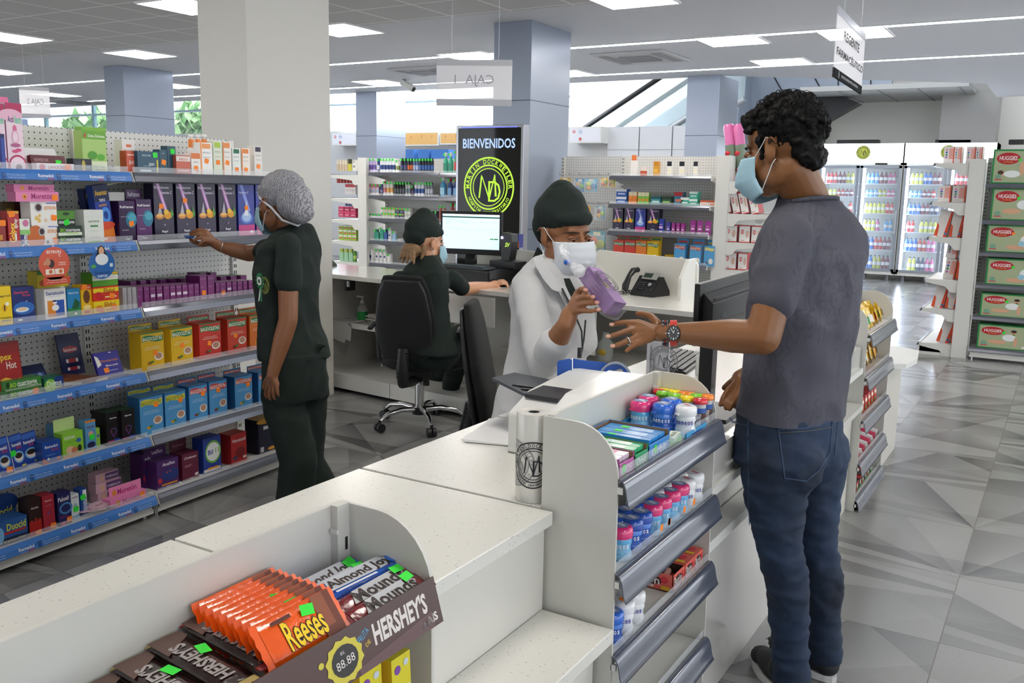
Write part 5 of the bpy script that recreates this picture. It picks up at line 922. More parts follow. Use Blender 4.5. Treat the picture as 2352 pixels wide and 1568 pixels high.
def run(y, z, x0, x1, n, yt, kind, cols, desc, where, rows=1, group=None, dots=None, gap=.9):
    a = aty(x0, yt+20, y).x; b = aty(x1, yt+20, y).x; s = (b-a)/n; Hh = (aty((x0+x1)/2, yt, y).z-z)/rows; W = s*gap
    me = prod_mesh(kind, W, Hh*.98, cols); word = NAMES[kind].replace('_', ' ')
    for r in range(rows):
        for i in range(n):
            o = bpy.data.objects.new(NAMES[kind], me); COL.objects.link(o); o.location = (a+s*(i+.5), y+.05, z+.001+r*Hh)
            p = ORD[i]+' from post' if n > 1 else ''
            if rows > 1: p += (', upper layer' if r else ', lower layer')
            tag(o, ('%s %s %s%s' % (desc, word, where, ', '+p if p else '')).replace('  ', ' ').strip(), word.split()[-1], group or (desc+' '+word+'s' if n > 2 else None))
            if dots: g = G(); g.m = TR(0, -W*.55-.002, Hh*.88) @ FR; g.quad([(-.012, -.012, 0), (.012, -.012, 0), (.012, .012, 0), (-.012, .012, 0)], mat(dots, .5)); g.obj('price_sticker', o)
Y1 = 8.05
def P1(x, y): return (740+x/3.484, 250+y/3.484)
T1 = 'on top shelf behind seated attendant'; T2 = 'on second shelf behind seated attendant'; T3 = 'on third shelf behind seated attendant'; T4 = 'on the fourth shelf beside the seated attendant\'s cap'; T5 = 'on low shelf over the desk edge'
GD = '#36d848'
for z, rr in ((1.585, ((330, 410, 3, 392, 'can', ('#b8a8d4', '#dcd4ec', '#6a58a0'), 'lilac'), (420, 440, 1, 395, 'can', ('#2c3478', '#3c448c', '#d0d4e8'), 'deep blue'), (442, 565, 5, 392, 'can', ('#e0e2ea', '#f0f0f4', '#3a4c88'), 'white and blue'), (568, 602, 1, 405, 'can', ('#e8e8e4', '#d8d8d4', '#8a9a60'), 'plain white'), (606, 660, 2, 392, 'can', ('#1c2238', '#282c40', '#48507c'), 'navy black'), (662, 705, 2, 392, 'can', ('#22243a', '#2c2e40', '#c8642c'), 'black and orange'), (708, 752, 2, 394, 'can', ('#5a6c98', '#3c4460', '#a8b8d8'), 'steel blue'), (755, 872, 5, 392, 'can', ('#1c2434', '#20242c', '#3a64a8'), 'dark blue-green'), (948, 1030, 2, 345, 'wash', ('#3cb898', '#e8f0ec', '#2c8c74'), 'mint green'), (1034, 1070, 1, 325, 'wash', ('#4a9c6c', '#b8302c', '#c8342c'), 'red-capped green'))),
              (1.335, ((320, 430, 4, 598, 'box', ('#e4d8e0', '#e87aa8', '#b8c8e8'), 'pink and white'), (437, 465, 1, 600, 'box', ('#2c2c58', '#3a3c78', '#8a8cc0'), 'dark violet'), (468, 492, 1, 575, 'can', ('#e0d8dc', '#c83a48', '#c87a88'), 'red-topped white'), (494, 552, 2, 577, 'can', ('#e4e4e0', '#f0f0ee', '#e0a860'), 'white and amber'), (554, 642, 4, 582, 'can', ('#16181c', '#1c1e22', '#5a5c64'), 'black'), (644, 690, 2, 585, 'can', ('#c8c8cc', '#3a3c40', '#7a8a98'), 'silver'), (694, 716, 1, 612, 'can', ('#3a2c44', '#2c2434', '#6a5a78'), 'short dark'), (718, 798, 3, 583, 'can', ('#e4e6ee', '#f0f2f6', '#3a5aa0'), 'white NIVEA-like'.replace(' NIVEA-like', ' and navy')), (802, 866, 3, 585, 'can', ('#8a8c98', '#20242c', '#c8ccd8'), 'grey and black'), (922, 975, 1, 546, 'wash', ('#3c98c8', '#e8ecf0', '#a8d8f0'), 'sky blue'), (983, 1070, 2, 552, 'wash', ('#26468c', '#c0202c', '#7ab0e0'), 'red-capped navy'))),
              (1.085, ((322, 354, 1, 780, 'lotion', ('#e8e8ec', '#f0f0f0', '#3a4c98'), 'small white'), (355, 452, 4, 842, 'jar', ('#e0d8e4', '#b8a8c8', '#ffffff'), 'white and lilac'), (455, 560, 4, 790, 'box', ('#ece8d8', '#e8d050', '#f4f0e0'), 'cream and yellow', 2), (562, 632, 2, 795, 'box', ('#3c4060', '#c8c070', '#9a9ab8'), 'dark and gold', 2), (634, 684, 2, 793, 'box', ('#e6e6e2', '#d8d8d0', '#c0c0b8'), 'plain white tall'), (760, 910, 5, 817, 'jar', ('#20284a', '#1c2038', '#ffffff'), 'dark blue'), (915, 975, 2, 768, 'wash', ('#c8502c', '#ecece8', '#a03820'), 'orange-red'), (1005, 1075, 2, 750, 'wash', ('#a82028', '#c0202c', '#d8a0a0'), 'crimson'))),
              (.835, ((335, 378, 1, 942, 'lotion', ('#ecebe8', '#f2f2f0', '#c85a58'), 'large white'), (396, 436, 1, 962, 'tube', ('#3aa890', '#2c8c78', '#fff'[:4]+'fff'), 'teal'), (438, 474, 1, 946, 'lotion', ('#4ab8a0', '#e8e8e8', '#2c8878'), 'mint'), (476, 502, 1, 966, 'tube', ('#2f5cae', '#244a90', '#ffffff'), 'blue'), (506, 538, 1, 950, 'lotion', ('#eaeaec', '#f0f0f0', '#3a58a0'), 'white with blue mark'), (541, 572, 1, 978, 'tube', ('#9ac4e4', '#dce8f0', '#ffffff'), 'pale blue'))),
              (.585, ((346, 396, 1, 1120, 'lotion', ('#e9e9e9', '#f2f2f2', '#23307c'), 'broad white'), (404, 498, 3, 1118, 'lotion', ('#ececec', '#f4f4f4', '#23307c'), 'tall white'), (500, 542, 1, 1160, 'jar', ('#e8e8e4', '#f0f0ee', '#ffffff'), 'squat white')))):
    for q in rr:
        a, _ = P1(q[0], 0); b, _ = P1(q[1], 0); _, yt = P1(0, q[3])
        run(Y1, z, a, b, q[2], yt, q[4], q[5], q[6], {1.585: T1, 1.335: T2, 1.085: T3, .835: T4, .585: T5}[z], rows=q[7] if len(q) > 7 else 1, dots=GD)
g = G()
for k in range(5): o_ = g.m; g.m = TR(k*.075, (k % 2)*.04, .018+.03*(k > 2)) @ RY(math.pi/2); g.tube([(0, 0, -.06), (0, 0, .04)], .017, mat('#e4e4e6', .35), 8); g.m = o_
q = aty(905, 553, Y1); tag(g.obj('lying_tubes', loc=(q.x, Y1+.08, .838)), 'white squeeze tubes lying in a heap next to the seated attendant\'s cap', 'tubes', kind='stuff')
# toiletries on the end unit beside the white column
def eb(xa, xb, ya, yb, kind, n, cols, desc, y=8.02, rows=1, lab=''):
    a = aty(xa, yb, y); b = aty(xb, yb, y); W = (b.x-a.x)/n; Hh = (aty((xa+xb)/2, ya, y).z-a.z)/rows; me = prod_mesh(kind, W*.92, Hh*.97, cols)
    for r in range(rows):
        for i in range(n):
            o = bpy.data.objects.new(NAMES[kind], me); COL.objects.link(o); o.location = (a.x+W*(i+.5), y+.08, a.z+.001+r*Hh)
            tag(o, '%s %s on end unit by white column%s%s' % (desc, NAMES[kind].replace('_', ' '), ', '+ORD[i]+' from column' if n > 1 else '', (', %s row' % ('low', 'mid', 'top')[r]) if rows > 1 else ''), NAMES[kind].split('_')[-1], desc+' goods on the end unit' if n*rows > 2 else None)
eb(763, 788, 366, 392, 'jar', 4, ('#c8b8a0', '#d8d0c0', '#fff'+'fff'), 'pale amber'); eb(789, 797, 364, 392, 'jar', 1, ('#c8c040', '#3a3c20', '#ffffff'), 'yellow'); eb(799, 806, 366, 392, 'box', 1, ('#e4e2dc', '#c8c4b8', '#8a8a88'), 'white')
eb(763, 806, 402, 420, 'jar', 6, ('#c85a50', '#d8a070', '#ffffff'), 'red and orange'); eb(782, 806, 422, 446, 'box', 4, ('#e8e4e4', '#c83a40', '#d0c8c8'), 'white and red leaning'); eb(782, 806, 455, 473, 'can', 4, ('#6a78b8', '#c8c8e0', '#e8e0f0'), 'violet blue')
eb(766, 807, 474, 498, 'box', 3, ('#d0285c', '#e84a7c', '#f0a8c0'), 'magenta', rows=2); eb(767, 808, 517, 551, 'box', 4, ('#a8d03c', '#f0f0e8', '#d83a78'), 'green and pink', rows=3); eb(770, 802, 571, 602, 'tube', 3, ('#a0d0a8', '#b8c83c', '#ffffff'), 'pale green'); eb(802, 809, 575, 602, 'can', 1, ('#5aa02c', '#3a7a20', '#c8e080'), 'leaf green')
# ---- nearer pegboard unit
Y2 = 7.985
def P2_(x, y): return (1200+x/3.92, 300+y/3.92)
W2 = {1.575: 'on top shelf of the unit behind the telephone', 1.315: 'on second shelf of unit behind the telephone', 1.06: 'on third shelf of unit behind the telephone', .785: 'on the shelf just above the telephone screen'}
for z, rr in ((1.575, ((955, 1015, 1, 215, 'tube', ('#ece8e4', '#e8752c', '#ffffff'), 'white and orange standing'), (1040, 1100, 1, 325, 'jar', ('#c8502c', '#e8dcd4', '#ffffff'), 'orange-red wrapped'), (1158, 1205, 1, 272, 'box', ('#d89a30', '#c88820', '#e8b850'), 'slim golden'), (1282, 1325, 1, 273, 'box', ('#ebe9e4', '#20242c', '#f0e8c8'), 'black-topped white, nearest the golden one,'), (1392, 1440, 1, 274, 'box', ('#ebe9e4', '#20242c', '#f0e8c9'), 'black-topped white, middle of three,'), (1520, 1560, 1, 274, 'box', ('#ebe9e4', '#20242c', '#f0e8c7'), 'black-topped white, nearest the end post,'))),
              (1.315, ((822, 918, 1, 526, 'box', ('#2458b4', '#e8ecf4', '#c8d8f0'), 'blue and white double', 2), (935, 1010, 2, 548, 'box', ('#e88a30', '#f0e0c0', '#d87020'), 'orange'), (1018, 1118, 3, 553, 'box', ('#7cc040', '#f0e8c0', '#e88a30'), 'green and orange'), (1135, 1222, 1, 590, 'box', ('#3a98a0', '#1c5a60', '#d8e8e8'), 'teal low'), (1230, 1320, 1, 592, 'box', ('#3a5a44', '#1c3a28', '#8ac060'), 'dark green low'), (1345, 1425, 1, 550, 'box', ('#2a7898', '#b02838', '#c87a60'), 'red and blue'), (1402, 1480, 1, 600, 'box', ('#3ab098', '#e8f0ec', '#d8ece8'), 'single teal and white'), (1482, 1560, 1, 548, 'box', ('#3fb59c', '#e8f0ec', '#d8ece8'), 'stacked teal and white', 2), (1578, 1732, 2, 628, 'box', ('#e4e0dc', '#d85a30', '#e88a60'), 'flat orange and white'))),
              (.785, ((1258, 1352, 1, 1118, 'box', ('#e0b81c', '#c8a010', '#e8c840'), 'flat yellow'),))):
    for q in rr:
        a, _ = P2_(q[0], 0); b, _ = P2_(q[1], 0); _, yt = P2_(0, q[3]); run(Y2, z, a, b, q[2], yt, q[4], q[5], q[6], W2[z], rows=q[7] if len(q) > 7 else 1, gap=.96)
def far(xl, xr, ytop, z, body, art, label, side=None, y=Y2, D=.08, flap=None, name='medicine_box', group=None, cat='box', yaw=0, lean=0):
    a, _ = P2_(xl, 0); b, _ = P2_(xr, 0); _, yt = P2_(0, ytop); x0 = aty(a, yt+15, y).x; x1 = aty(b, yt+15, y).x; Hh = aty((a+b)/2, yt, y).z-z
    g = carton(x1-x0, Hh, D, body, art, side)
    if flap: g.m = TR(-(x1-x0)/2, D, Hh); g.box(0, 0, 0, x1-x0, .002, flap[1], mat(flap[0], .4)).box(.01, -.001, .008, x1-x0-.01, 0, .026, mat(flap[2], .4))
    return g.obj(name, mw=TR((x0+x1)/2, y, z+.001) @ RZ(yaw) @ RX(-lean), label=label, cat=cat, group=group)
for k, (a, b) in enumerate(((815, 905), (918, 1008), (1018, 1110), (1125, 1235))):
    far(a, b, 680+k*2, 1.06, '#2c3a98' if k == 2 else '#241a3c', VB if k == 2 else refri(0, 0), ('blue hot-drink carton among the dark ones on the third shelf behind the telephone' if k == 2 else 'dark purple hot-drink carton, %s on the third shelf behind the telephone' % ORD[k]), side='#1b1430')
for k, (a, b, yt, c) in enumerate(((1222, 1270, 795, '#2c40a0'), (1295, 1327, 825, '#3c3c98'), (1342, 1370, 832, '#9c2c88'), (1386, 1414, 834, '#9c2c88'), (1427, 1456, 836, '#9c2c88'), (1512, 1556, 808, '#9a2c8c'), (1574, 1618, 812, '#9a2c8c'), (1645, 1690, 815, '#9a2c8c'))):
    far(a, b, yt, 1.06, c, [('r', .15, .35, .85, .5, '#d8b0d4'), ('r', .2, .6, .8, .64, '#d8a0d0'), ('r', .2, .1, .8, .18, '#e0c8e0')], '%s small carton, %s after the hot-drink cartons behind the telephone' % ('blue' if k < 2 else 'purple', ORD[k]), group='small cartons on the third shelf behind the telephone', D=.04)
for k, (a, b, c, bd, nm) in enumerate(((820, 912, '#d0402c', '#2c7a4a', 'red'), (918, 1015, '#cc3a2c', '#2c7a4a', 'second red'), (1020, 1115, '#e07c2c', '#2c7a4a', 'orange'), (1122, 1225, '#e2b81c', '#2c7a4a', 'yellow'), (1366, 1465, '#55a0d4', '#c83a38', 'light blue'), (1507, 1608, '#55a0d4', '#c8553a', 'second light blue'), (1636, 1725, '#55a0d4', '#d8cc48', 'yellow-banded light blue'))):
    far(a, b, (985, 988, 992, 998, 1018, 1030, 1038)[k], .785, c, bago(c, bd, '#f0ead8', '#8a1c28', k > 3)[:2]+[('e', .7, .25, .22, .14, '#f0e8e0'), ('e', .3, .18, .1, .05, '#6a3a20')], '%s throat-sweet carton with raised header on the shelf above the telephone screen' % nm, flap=(c, .05, bd))
# packs on wire hooks
def hook_row(y, px0, px1, py, n):
    t = thing('hook_bar', 'row of wire hooks on the pegboard beside the column at %s level' % ('top' if py < 420 else 'second' if py < 500 else 'third' if py < 560 else 'lowest'), 'hooks')
    for i in range(n):
        q = aty(px0+(px1-px0)*i/max(1, n-1), py, y); G().tube([(q.x, 8.28, q.z+.01), (q.x, y-.02, q.z), (q.x, y-.03, q.z+.02)], .003, CHROME, 5).obj('hook', t)
hook_row(7.98, 1288, 1400, 402, 6); hook_row(7.98, 1330, 1400, 468, 4); hook_row(7.98, 1345, 1402, 528, 3); hook_row(7.98, 1340, 1400, 590, 3)
HP = [(335, 432, 425, 505, '#d8a840', ['#c85a30', '#78a848'], 'yellow and orange soother pack'), (475, 560, 432, 552, '#5a98c8', ['#3a78b8', '#6ab048', '#d8a860'], 'blue and green feeding pack'), (562, 672, 432, 550, '#8ac0dc', ['#e8a040', '#3a88c0', '#c8d860'], 'light blue feeding pack with a green toy'), (708, 770, 425, 508, '#e0b848', ['#c84a30', '#88b848'], 'yellow pack with a small green soother'), (775, 834, 425, 510, '#e0c048', ['#d86a30', '#a8c840'], 'yellow pack with an orange soother'), (548, 612, 680, 800, '#e8b448', ['#d8782c', '#c8c840'], 'yellow-topped hanging pack beside the nurse\'s cap'), (662, 742, 675, 800, '#88b0c8', ['#e8a838', '#b0c840', '#7a3038'], 'hanging bottle pack with dark handles'), (585, 750, 905, 1110, '#7aa4b0', ['#c8cc30', '#a8b028', '#d86a40'], 'large pack holding a green-yellow plate')]
for k, (a, b, yt, yb, c, cs, lab) in enumerate(HP):
    x0, y0 = P2_(a, yt); x1, y1 = P2_(b, yb); A = aty(x0, y1, 8.0); B = aty(x1, y0, 8.0); W = B.x-A.x; Hh = B.z-A.z
    g = G(); g.box(0, 0, 0, W, .004, Hh, mat(c, .4)); q = random.Random(k)
    g.box(.3*W, -.001, Hh*.8, .7*W, 0, Hh*.95, mat('#e8e0c8', .4))
    for j, cc in enumerate(cs): g.ball(W*(.3+.4*(j % 2)+.05), -.012, Hh*(.3+.28*(j//1)/max(1, len(cs)-1)), W*.25, .014, Hh*.18, mat(cc, .3), 10, 6)
    g.box(0, -.03, 0, W, -.028, Hh*.85, mat('#f4f6f8', .05, alpha=.15)); g.obj('hanging_pack', loc=(A.x, 8.0, A.z), label=lab+' on a wire hook', cat='pack')
# ---- red and white packs on the end unit by the man
RWA = [('e', .28, .62, .16, .14, '#c8202c'), ('e', .28, .62, .13, .1, '#e8a8a8'), ('r', .1, .1, .5, .14, '#c89090'), ('e', .75, .5, .15, .22, '#d8b8a8'), ('r', 0, 0, 1, .05, '#c82430'), ('r', 0, .95, 1, 1, '#c82430')]
E2 = {}
def ep(xa, xb, ya, yb, lab, body='#eceae8', art=RWA, y=8.06, D=.16, lean=0, roll=0, side='#c8343c', name='wipe_pack', soft=False):
    a = aty(xa, yb, y); b = aty(xb, yb, y); W = b.x-a.x; Hh = aty((xa+xb)/2, ya, y).z-a.z; a.z = min((1.545, 1.262, 1.01, .765, .5), key=lambda q_: abs(q_-a.z))
    g = carton(W, Hh, D, body, art, side); return g.obj(name, mw=TR((a.x+b.x)/2, y, a.z+.001) @ RY(roll) @ RX(-lean), label=lab, cat='pack', bev=.006 if soft else 0)
for k, (xa, xb) in enumerate(((1666, 1681), (1686, 1702), (1705, 1722), (1728, 1745))): ep(xa, xb, 420, 472, 'red and white nappy pack leaning on the end unit, %s from the pegboard post' % ORD[k], roll=-.25)
for k, (xa, xb) in enumerate(((1664, 1692), (1698, 1722), (1726, 1748))): ep(xa, xb, 501, 540, 'boxy red and white pack on the middle shelf of the end unit, %s from the post' % ORD[k])
for k, (xa, xb) in enumerate(((1661, 1690), (1695, 1715))): ep(xa, xb, 569, 608, 'boxy red and white pack on the lower shelf of the end unit, %s from the post' % ORD[k])
for k, xa in enumerate((1662, 1684)):
    a = aty(xa, 400, 8.2); t = thing('cotton_roll', 'tall pink and green roll pack on the end unit, %s the man\'s forehead' % ('farther from' if k == 0 else 'nearer'), 'pack'); t.matrix_basis = TR(a.x+.10, 8.2, 1.55) @ RY(-.16) @ SCL(.85, .85, .80)
    G().cyl(0, 0, 0, .06, .055, mat('#d84a88', .3), 12).obj('foot', t); G().lathe([(.06, .06), (.065, .2), (.055, .22), (.065, .24), (.06, .40)], mat('#7a8a78', .35), n=12).obj('wrapped_pack', t)
    for z_ in (.13, .31): G().ball(-.02, -.05, z_, .035, .02, .03, mat('#c82838', .4), 10, 6).obj('badge', t)
    G().lathe([(.055, .40), (.058, .60), (.045, .63)], mat('#e07ab4', .3), n=12).obj('top_roll', t)
# ---- packs on the end unit before the coolers
def wp(xa, xb, ya, yb, lab, roll=0, kind=0, y=9.3):
    a = aty(xa, yb, y); b = aty(xb, yb, y); W = b.x-a.x; Hh = aty((xa+xb)/2, ya, y).z-a.z
    art = [('e', .25, .8, .1, .06, '#e08aa0'), ('e', .25, .65, .1, .06, '#4a68c0'), ('e', .25, .5, .1, .06, '#3a9a60'), ('e', .25, .35, .1, .06, '#b868b0'), ('r', .5, .25, .95, .9, '#e8a8a0'), ('r', .9, 0, 1, 1, '#d85030')] if kind == 0 else [('p', [(.75, 0), (1, 0), (1, 1), (.82, 1)], '#e0482c'), ('p', [(0, 0), (.3, 0), (.2, .4), (0, .5)], '#e0562c'), ('r', .8, .1, .95, .2, '#2a78b0')] if kind == 1 else [('p', [(.8, 0), (1, 0), (1, 1), (.86, 1)], '#a83a30'), ('r', 0, 0, .8, 1, '#b8a8a8')]
    z = max([q_ for q_ in (1.742, 1.395, 1.082, .7, .432, .11) if q_ < a.z+.06] or [.11]) if not (kind == 0 and yb == 592) else a.z; a.z = z
    g = carton(W, Hh, .22, '#e6e0de', art, '#e4dcd8'); g.obj('wipe_pack', mw=TR((a.x+b.x)/2, y-.05, a.z+.002) @ RY(roll), label=lab, cat='pack', bev=.01)
EC = 'on the end unit before the coolers'
for k, (a, b) in enumerate(((2168, 2192), (2192, 2208), (2219, 2240), (2241, 2256))): wp(a, b, 333, 371, 'pink and white wipe pack, %s on the topmost shelf of the nappy end unit' % ORD[k])
for k, (a, b) in enumerate(((2155, 2184), (2187, 2218))): wp(a, b, 425, 462, 'pink and white wipe pack, %s on the second shelf of the nappy end unit' % ORD[k])
for k, (a, b) in enumerate(((2171, 2198), (2203, 2228))): wp(a, b, 384, 424, 'brownish nappy bag resting upright above the wipe packs, %s from the aisle' % ORD[k], kind=2, y=9.6)
for k, (a, b) in enumerate(((2146, 2174), (2180, 2207), (2210, 2236))): wp(a, b, 478, 538, 'white and orange nappy bag, %s on the third shelf of the nappy end unit' % ORD[k], .2-.08*k, 1)
wp(2166, 2192, 592, 638, 'pink and white wipe pack lower on the fourth shelf of the nappy end unit', .12); wp(2172, 2198, 553, 592, 'pink and white wipe pack stacked over another on the fourth shelf of the nappy end unit', .12)
wp(2194, 2226, 560, 643, 'tall white and orange nappy bag on the fourth shelf of the nappy end unit', .1, 1)
for k, (a, b) in enumerate(((2139, 2166), (2170, 2196), (2198, 2222))): wp(a, b, 655, 708, 'white and orange nappy bag, %s on the fifth shelf of the nappy end unit' % ORD[k], .2-.07*k, 1)
for k, (a, b) in enumerate(((2150, 2178), (2184, 2218))): wp(a, b, 727, 790, 'white and orange nappy bag with a yellow tip, %s on the lowest shelf of the nappy end unit' % ORD[k], .25-.2*k, 1)
# ---- green nappy boxes
def baby(k): 
    s = '#d8a888'; 
    if k == 0: return [('e', .16, .3, .06, .1, s), ('e', .34, .3, .14, .1, '#e8ecec'), ('e', .5, .45, .04, .2, s), ('e', .6, .55, .04, .22, s), ('e', .15, .34, .05, .06, '#4a3424')]
    if k == 1: return [('e', .62, .72, .05, .1, s), ('e', .62, .77, .05, .06, '#3a2820'), ('e', .55, .5, .12, .14, '#e8ecec'), ('e', .35, .3, .16, .08, s), ('e', .66, .35, .03, .2, s)]
    return [('e', .68, .72, .05, .1, s), ('e', .68, .79, .05, .06, '#3a2820'), ('e', .66, .45, .09, .2, '#e8ecec'), ('e', .5, .22, .16, .08, s), ('e', .6, .35, .06, .1, '#9ac8d8')]
for k, (xl, yt, yb) in enumerate(((2276, 338, 415), (2274, 430, 497), (2263, 515, 575), (2262, 592, 652), (2248, 672, 733), (2242, 742, 798))):
    y = 9.16; z = [1.56, 1.245, .965, .68, .395, .11][k]; a = aty(xl, yb, y); Hh = min(aty(xl, yt, y).z-z, [.3, .285, .265, .265, .265, .265][k]); W = .46
    art = [('r', 0, 0, 1, 1, '#a9b490'), ('r', 0, 0, .03, 1, '#2a8a48'), ('r', 0, .95, 1, 1, '#2a8a48'), ('r', 0, 0, 1, .06, '#1f7a40'), ('e', .26, .74, .2, .17, '#b8202c'), T('HUGGIES', .26, .75, .3, .12, '#f4f0ee'), T('ACTIVE SEC', .26, .64, .16, .04, '#e8c040', 0)]+baby((0, 1, 2, 2, 1, 1)[k])+[T('Xtra', .9, .55, .14, .09, '#2c3430'), ('r', .78, .1, .98, .2, '#39403c'), ('e', .8, .15, .03, .05, '#e8e8e4'), ('c', .12, .22, .05, '#78a890'), ('r', .06, .12, .18, .16, '#c85a58')]
    g = carton(W, Hh, .2, '#2a8a48', art, '#1f6a3a'); o = g.obj('nappy_box', mw=TR(a.x+W/2, y, z+.001), label='green HUGGIES nappy box with baby photo, %s from top at the picture edge' % ORD[k], cat='box', group='green nappy boxes')
    sticker(o, W, Hh, .45, .7, GR_ if k != 2 else OG, .012); sticker(o, W, Hh, .62, .6, GR_ if k != 2 else OG, .012)
# ================================================================ goods on the counter stands
def up(px, pyb, z): return atz(px, pyb, z)
MB_ = {}
def gum_bottle(cap, body, lab2, s=1.0):
    k = (cap, body, s)
    if k in MB_: return MB_[k]
    r = .026*s; b = mat(body, .12, coat=.6); c = mat(cap, .12, coat=.6)
    g = G().lathe([(r*.85, 0), (r*.98, .004), (r, .018*s), (r*.86, .027*s), (r*.88, .033*s), (r, .042*s), (r*.9, .052*s)], b, n=20)
    g.lathe([(r*1.005, .006*s), (r*1.01, .017*s), (r*.875, .027*s), (r*.9, .033*s), (r*1.01, .042*s)], mat(lab2, .2, coat=.5), n=20, cap=False) if lab2 else None
    g.m = TR(0, 0, 0) @ RZ(.5); 
    for i, ch in enumerate('mentos'):
        a = -.95+i*.3; o = g.m; g.m = RZ(a+.9) @ TR(0, -r*1.03, .036*s) @ FR; g.text(ch, 0, 0, .006*s, .009*s, mat('#3a3a98' if body in ('#e8eaee',) else '#e4e8f4', .3)); g.m = o
    g.m = Matrix.Identity(4); g.quad([(r*.3+.012*s*math.cos(q*.628)-.008, -.0, .0) for q in range(3)], b)
    cm = G().lathe([(r*1.02, 0), (r*1.05, .004*s), (r*1.05, .014*s), (r*.98, .021*s), (r*.75, .024*s), (0.0005, .0245*s)], c, n=20).box(-.006, -r*1.22, .002*s, .006, -r*.95, .006*s, c)
    cm.m = TR(0, 0, .0248*s); cm.quad([(r*.68*math.cos(q*.4488), r*.68*math.sin(q*.4488), 0) for q in range(14)], mat('#c8d0e0' if cap == '#e8e8ec' else '#6f86b8', .3)); cm.m = TR(0, 0, .0251*s); cm.quad([(-r*.4, -r*.1, 0), (r*.4, -r*.1, 0), (r*.4, r*.25, 0), (-r*.4, r*.25, 0)], mat('#c84048' if cap == '#e8e8ec' else '#d8dce8', .3))
    MB_[k] = (g.mesh('bottle_body'), cm.mesh('bottle_cap')); return MB_[k]
def put_gum(loc, cap, body, lab2, label, group, s=1.0, rz=0):
    b, c = gum_bottle(cap, body, lab2, s)
    t = thing('gum_bottle', label, 'bottle', loc, rz, group); o = bpy.data.objects.new('body', b); COL.objects.link(o); o.parent = t
    o = bpy.data.objects.new('cap', c); COL.objects.link(o); o.parent = t; o.location = (0, 0, .052*s); return t
PK, BL, WH = ('#e0357c', '#58a8dc', '#8cc8ec'), ('#2c68d0', '#4a80d8', '#2c5cb8'), ('#e8e8ec', '#e8eaee', None)
zt = .862
TRAY = mat('#3a98cc', .4)
for (x, y, q, lab) in ((-.862, 2.055, PK, 'pink-capped blue gum bottle at the inner corner of the blue tray'), (-.868, 2.118, PK, 'second pink-capped gum bottle behind the first in the blue tray'), (-.806, 2.062, BL, 'blue gum bottle in the middle front of the blue tray'), (-.808, 2.122, BL, 'second blue gum bottle behind the first in the blue tray'), (-.752, 2.075, WH, 'white gum bottle reading MENTOS at the front corner of the blue tray')):
    put_gum((x, y, zt+.003), q[0], q[1], q[2], lab, 'gum bottles on the top shelf', .98, -.5)
g = G().box(-.892, 2.02, zt+.0005, -.728, 2.155, zt+.002, TRAY).box(-.892, 2.018, zt, -.728, 2.02, zt+.02, TRAY).box(-.729, 2.018, zt, -.727, 2.155, zt+.022, TRAY).box(-.893, 2.02, zt, -.891, 2.155, zt+.03, TRAY)
g.m = TR(-.81, 2.0175, zt+.01) @ FR; g.text('192022 44120S 2K', .03, 0, .06, .006, mat('#20406c', .4), 0); g.quad([(-.04, .002, .0), (-.02, .002, .0), (-.02, .007, 0), (-.04, .007, 0)], mat('#c83038', .4))
g.m = TR(-.7265, 2.09, zt+.011) @ RZ(math.pi/2) @ FR; g.text('mentos', 0, 0, .07, .012, mat('#2c3a98', .4)); tag(g.obj('tray', bev=0), 'shallow blue cardboard tray under the gum bottles', 'tray')
# tubes of sweets
def tube_sweet(loc, cap, label, front=False):
    t = thing('sweets_tube', label, 'tube', loc, R.uniform(-.4, .4), 'sweets tubes with coloured caps'); r = .0165; H_ = .074; k = ('tb', cap)
    if k not in MB_:
        g = G().lathe([(r*.9, 0), (r*.95, .003), (r*.95, H_*.88)], mat('#c9c6c8', .15, coat=.5), n=16); g.lathe([(r*.97, H_*.1), (r*.97, H_*.55)], mat('#4a2a20', .3), n=16, cap=False); g.lathe([(r*.975, H_*.55), (r*.975, H_*.72)], mat('#2c5aa8', .3), n=16, cap=False)
        for i, ch in enumerate("m&m's"): o = g.m; g.m = RZ(.1) @ TR(0, -r*1.0, H_*(.48-.09*i)) @ FR @ RZ(-math.pi/2); g.text(ch, 0, 0, .007, .012, mat('#e8e4e4', .3)); g.m = o
        c = mat(cap, .15, coat=.5); cm = G().lathe([(r*1.12, H_*.86), (r*1.16, H_*.9), (r*1.16, H_*.98), (r*1.0, H_*1.03), (0.0005, H_*1.04)], c, n=18); cm.box(-.005, -r*1.4, H_*.93, .005, -r, H_*.97, c)
        MB_[k] = (g.mesh('tube_body'), cm.mesh('tube_cap'))
    for n_, m_ in zip(('tube_body', 'cap'), MB_[k]): o = bpy.data.objects.new(n_, m_); COL.objects.link(o); o.parent = t
RD, GRN, YE, ORA = '#d8303c', '#7cc832', '#f0dc18', '#f08428'
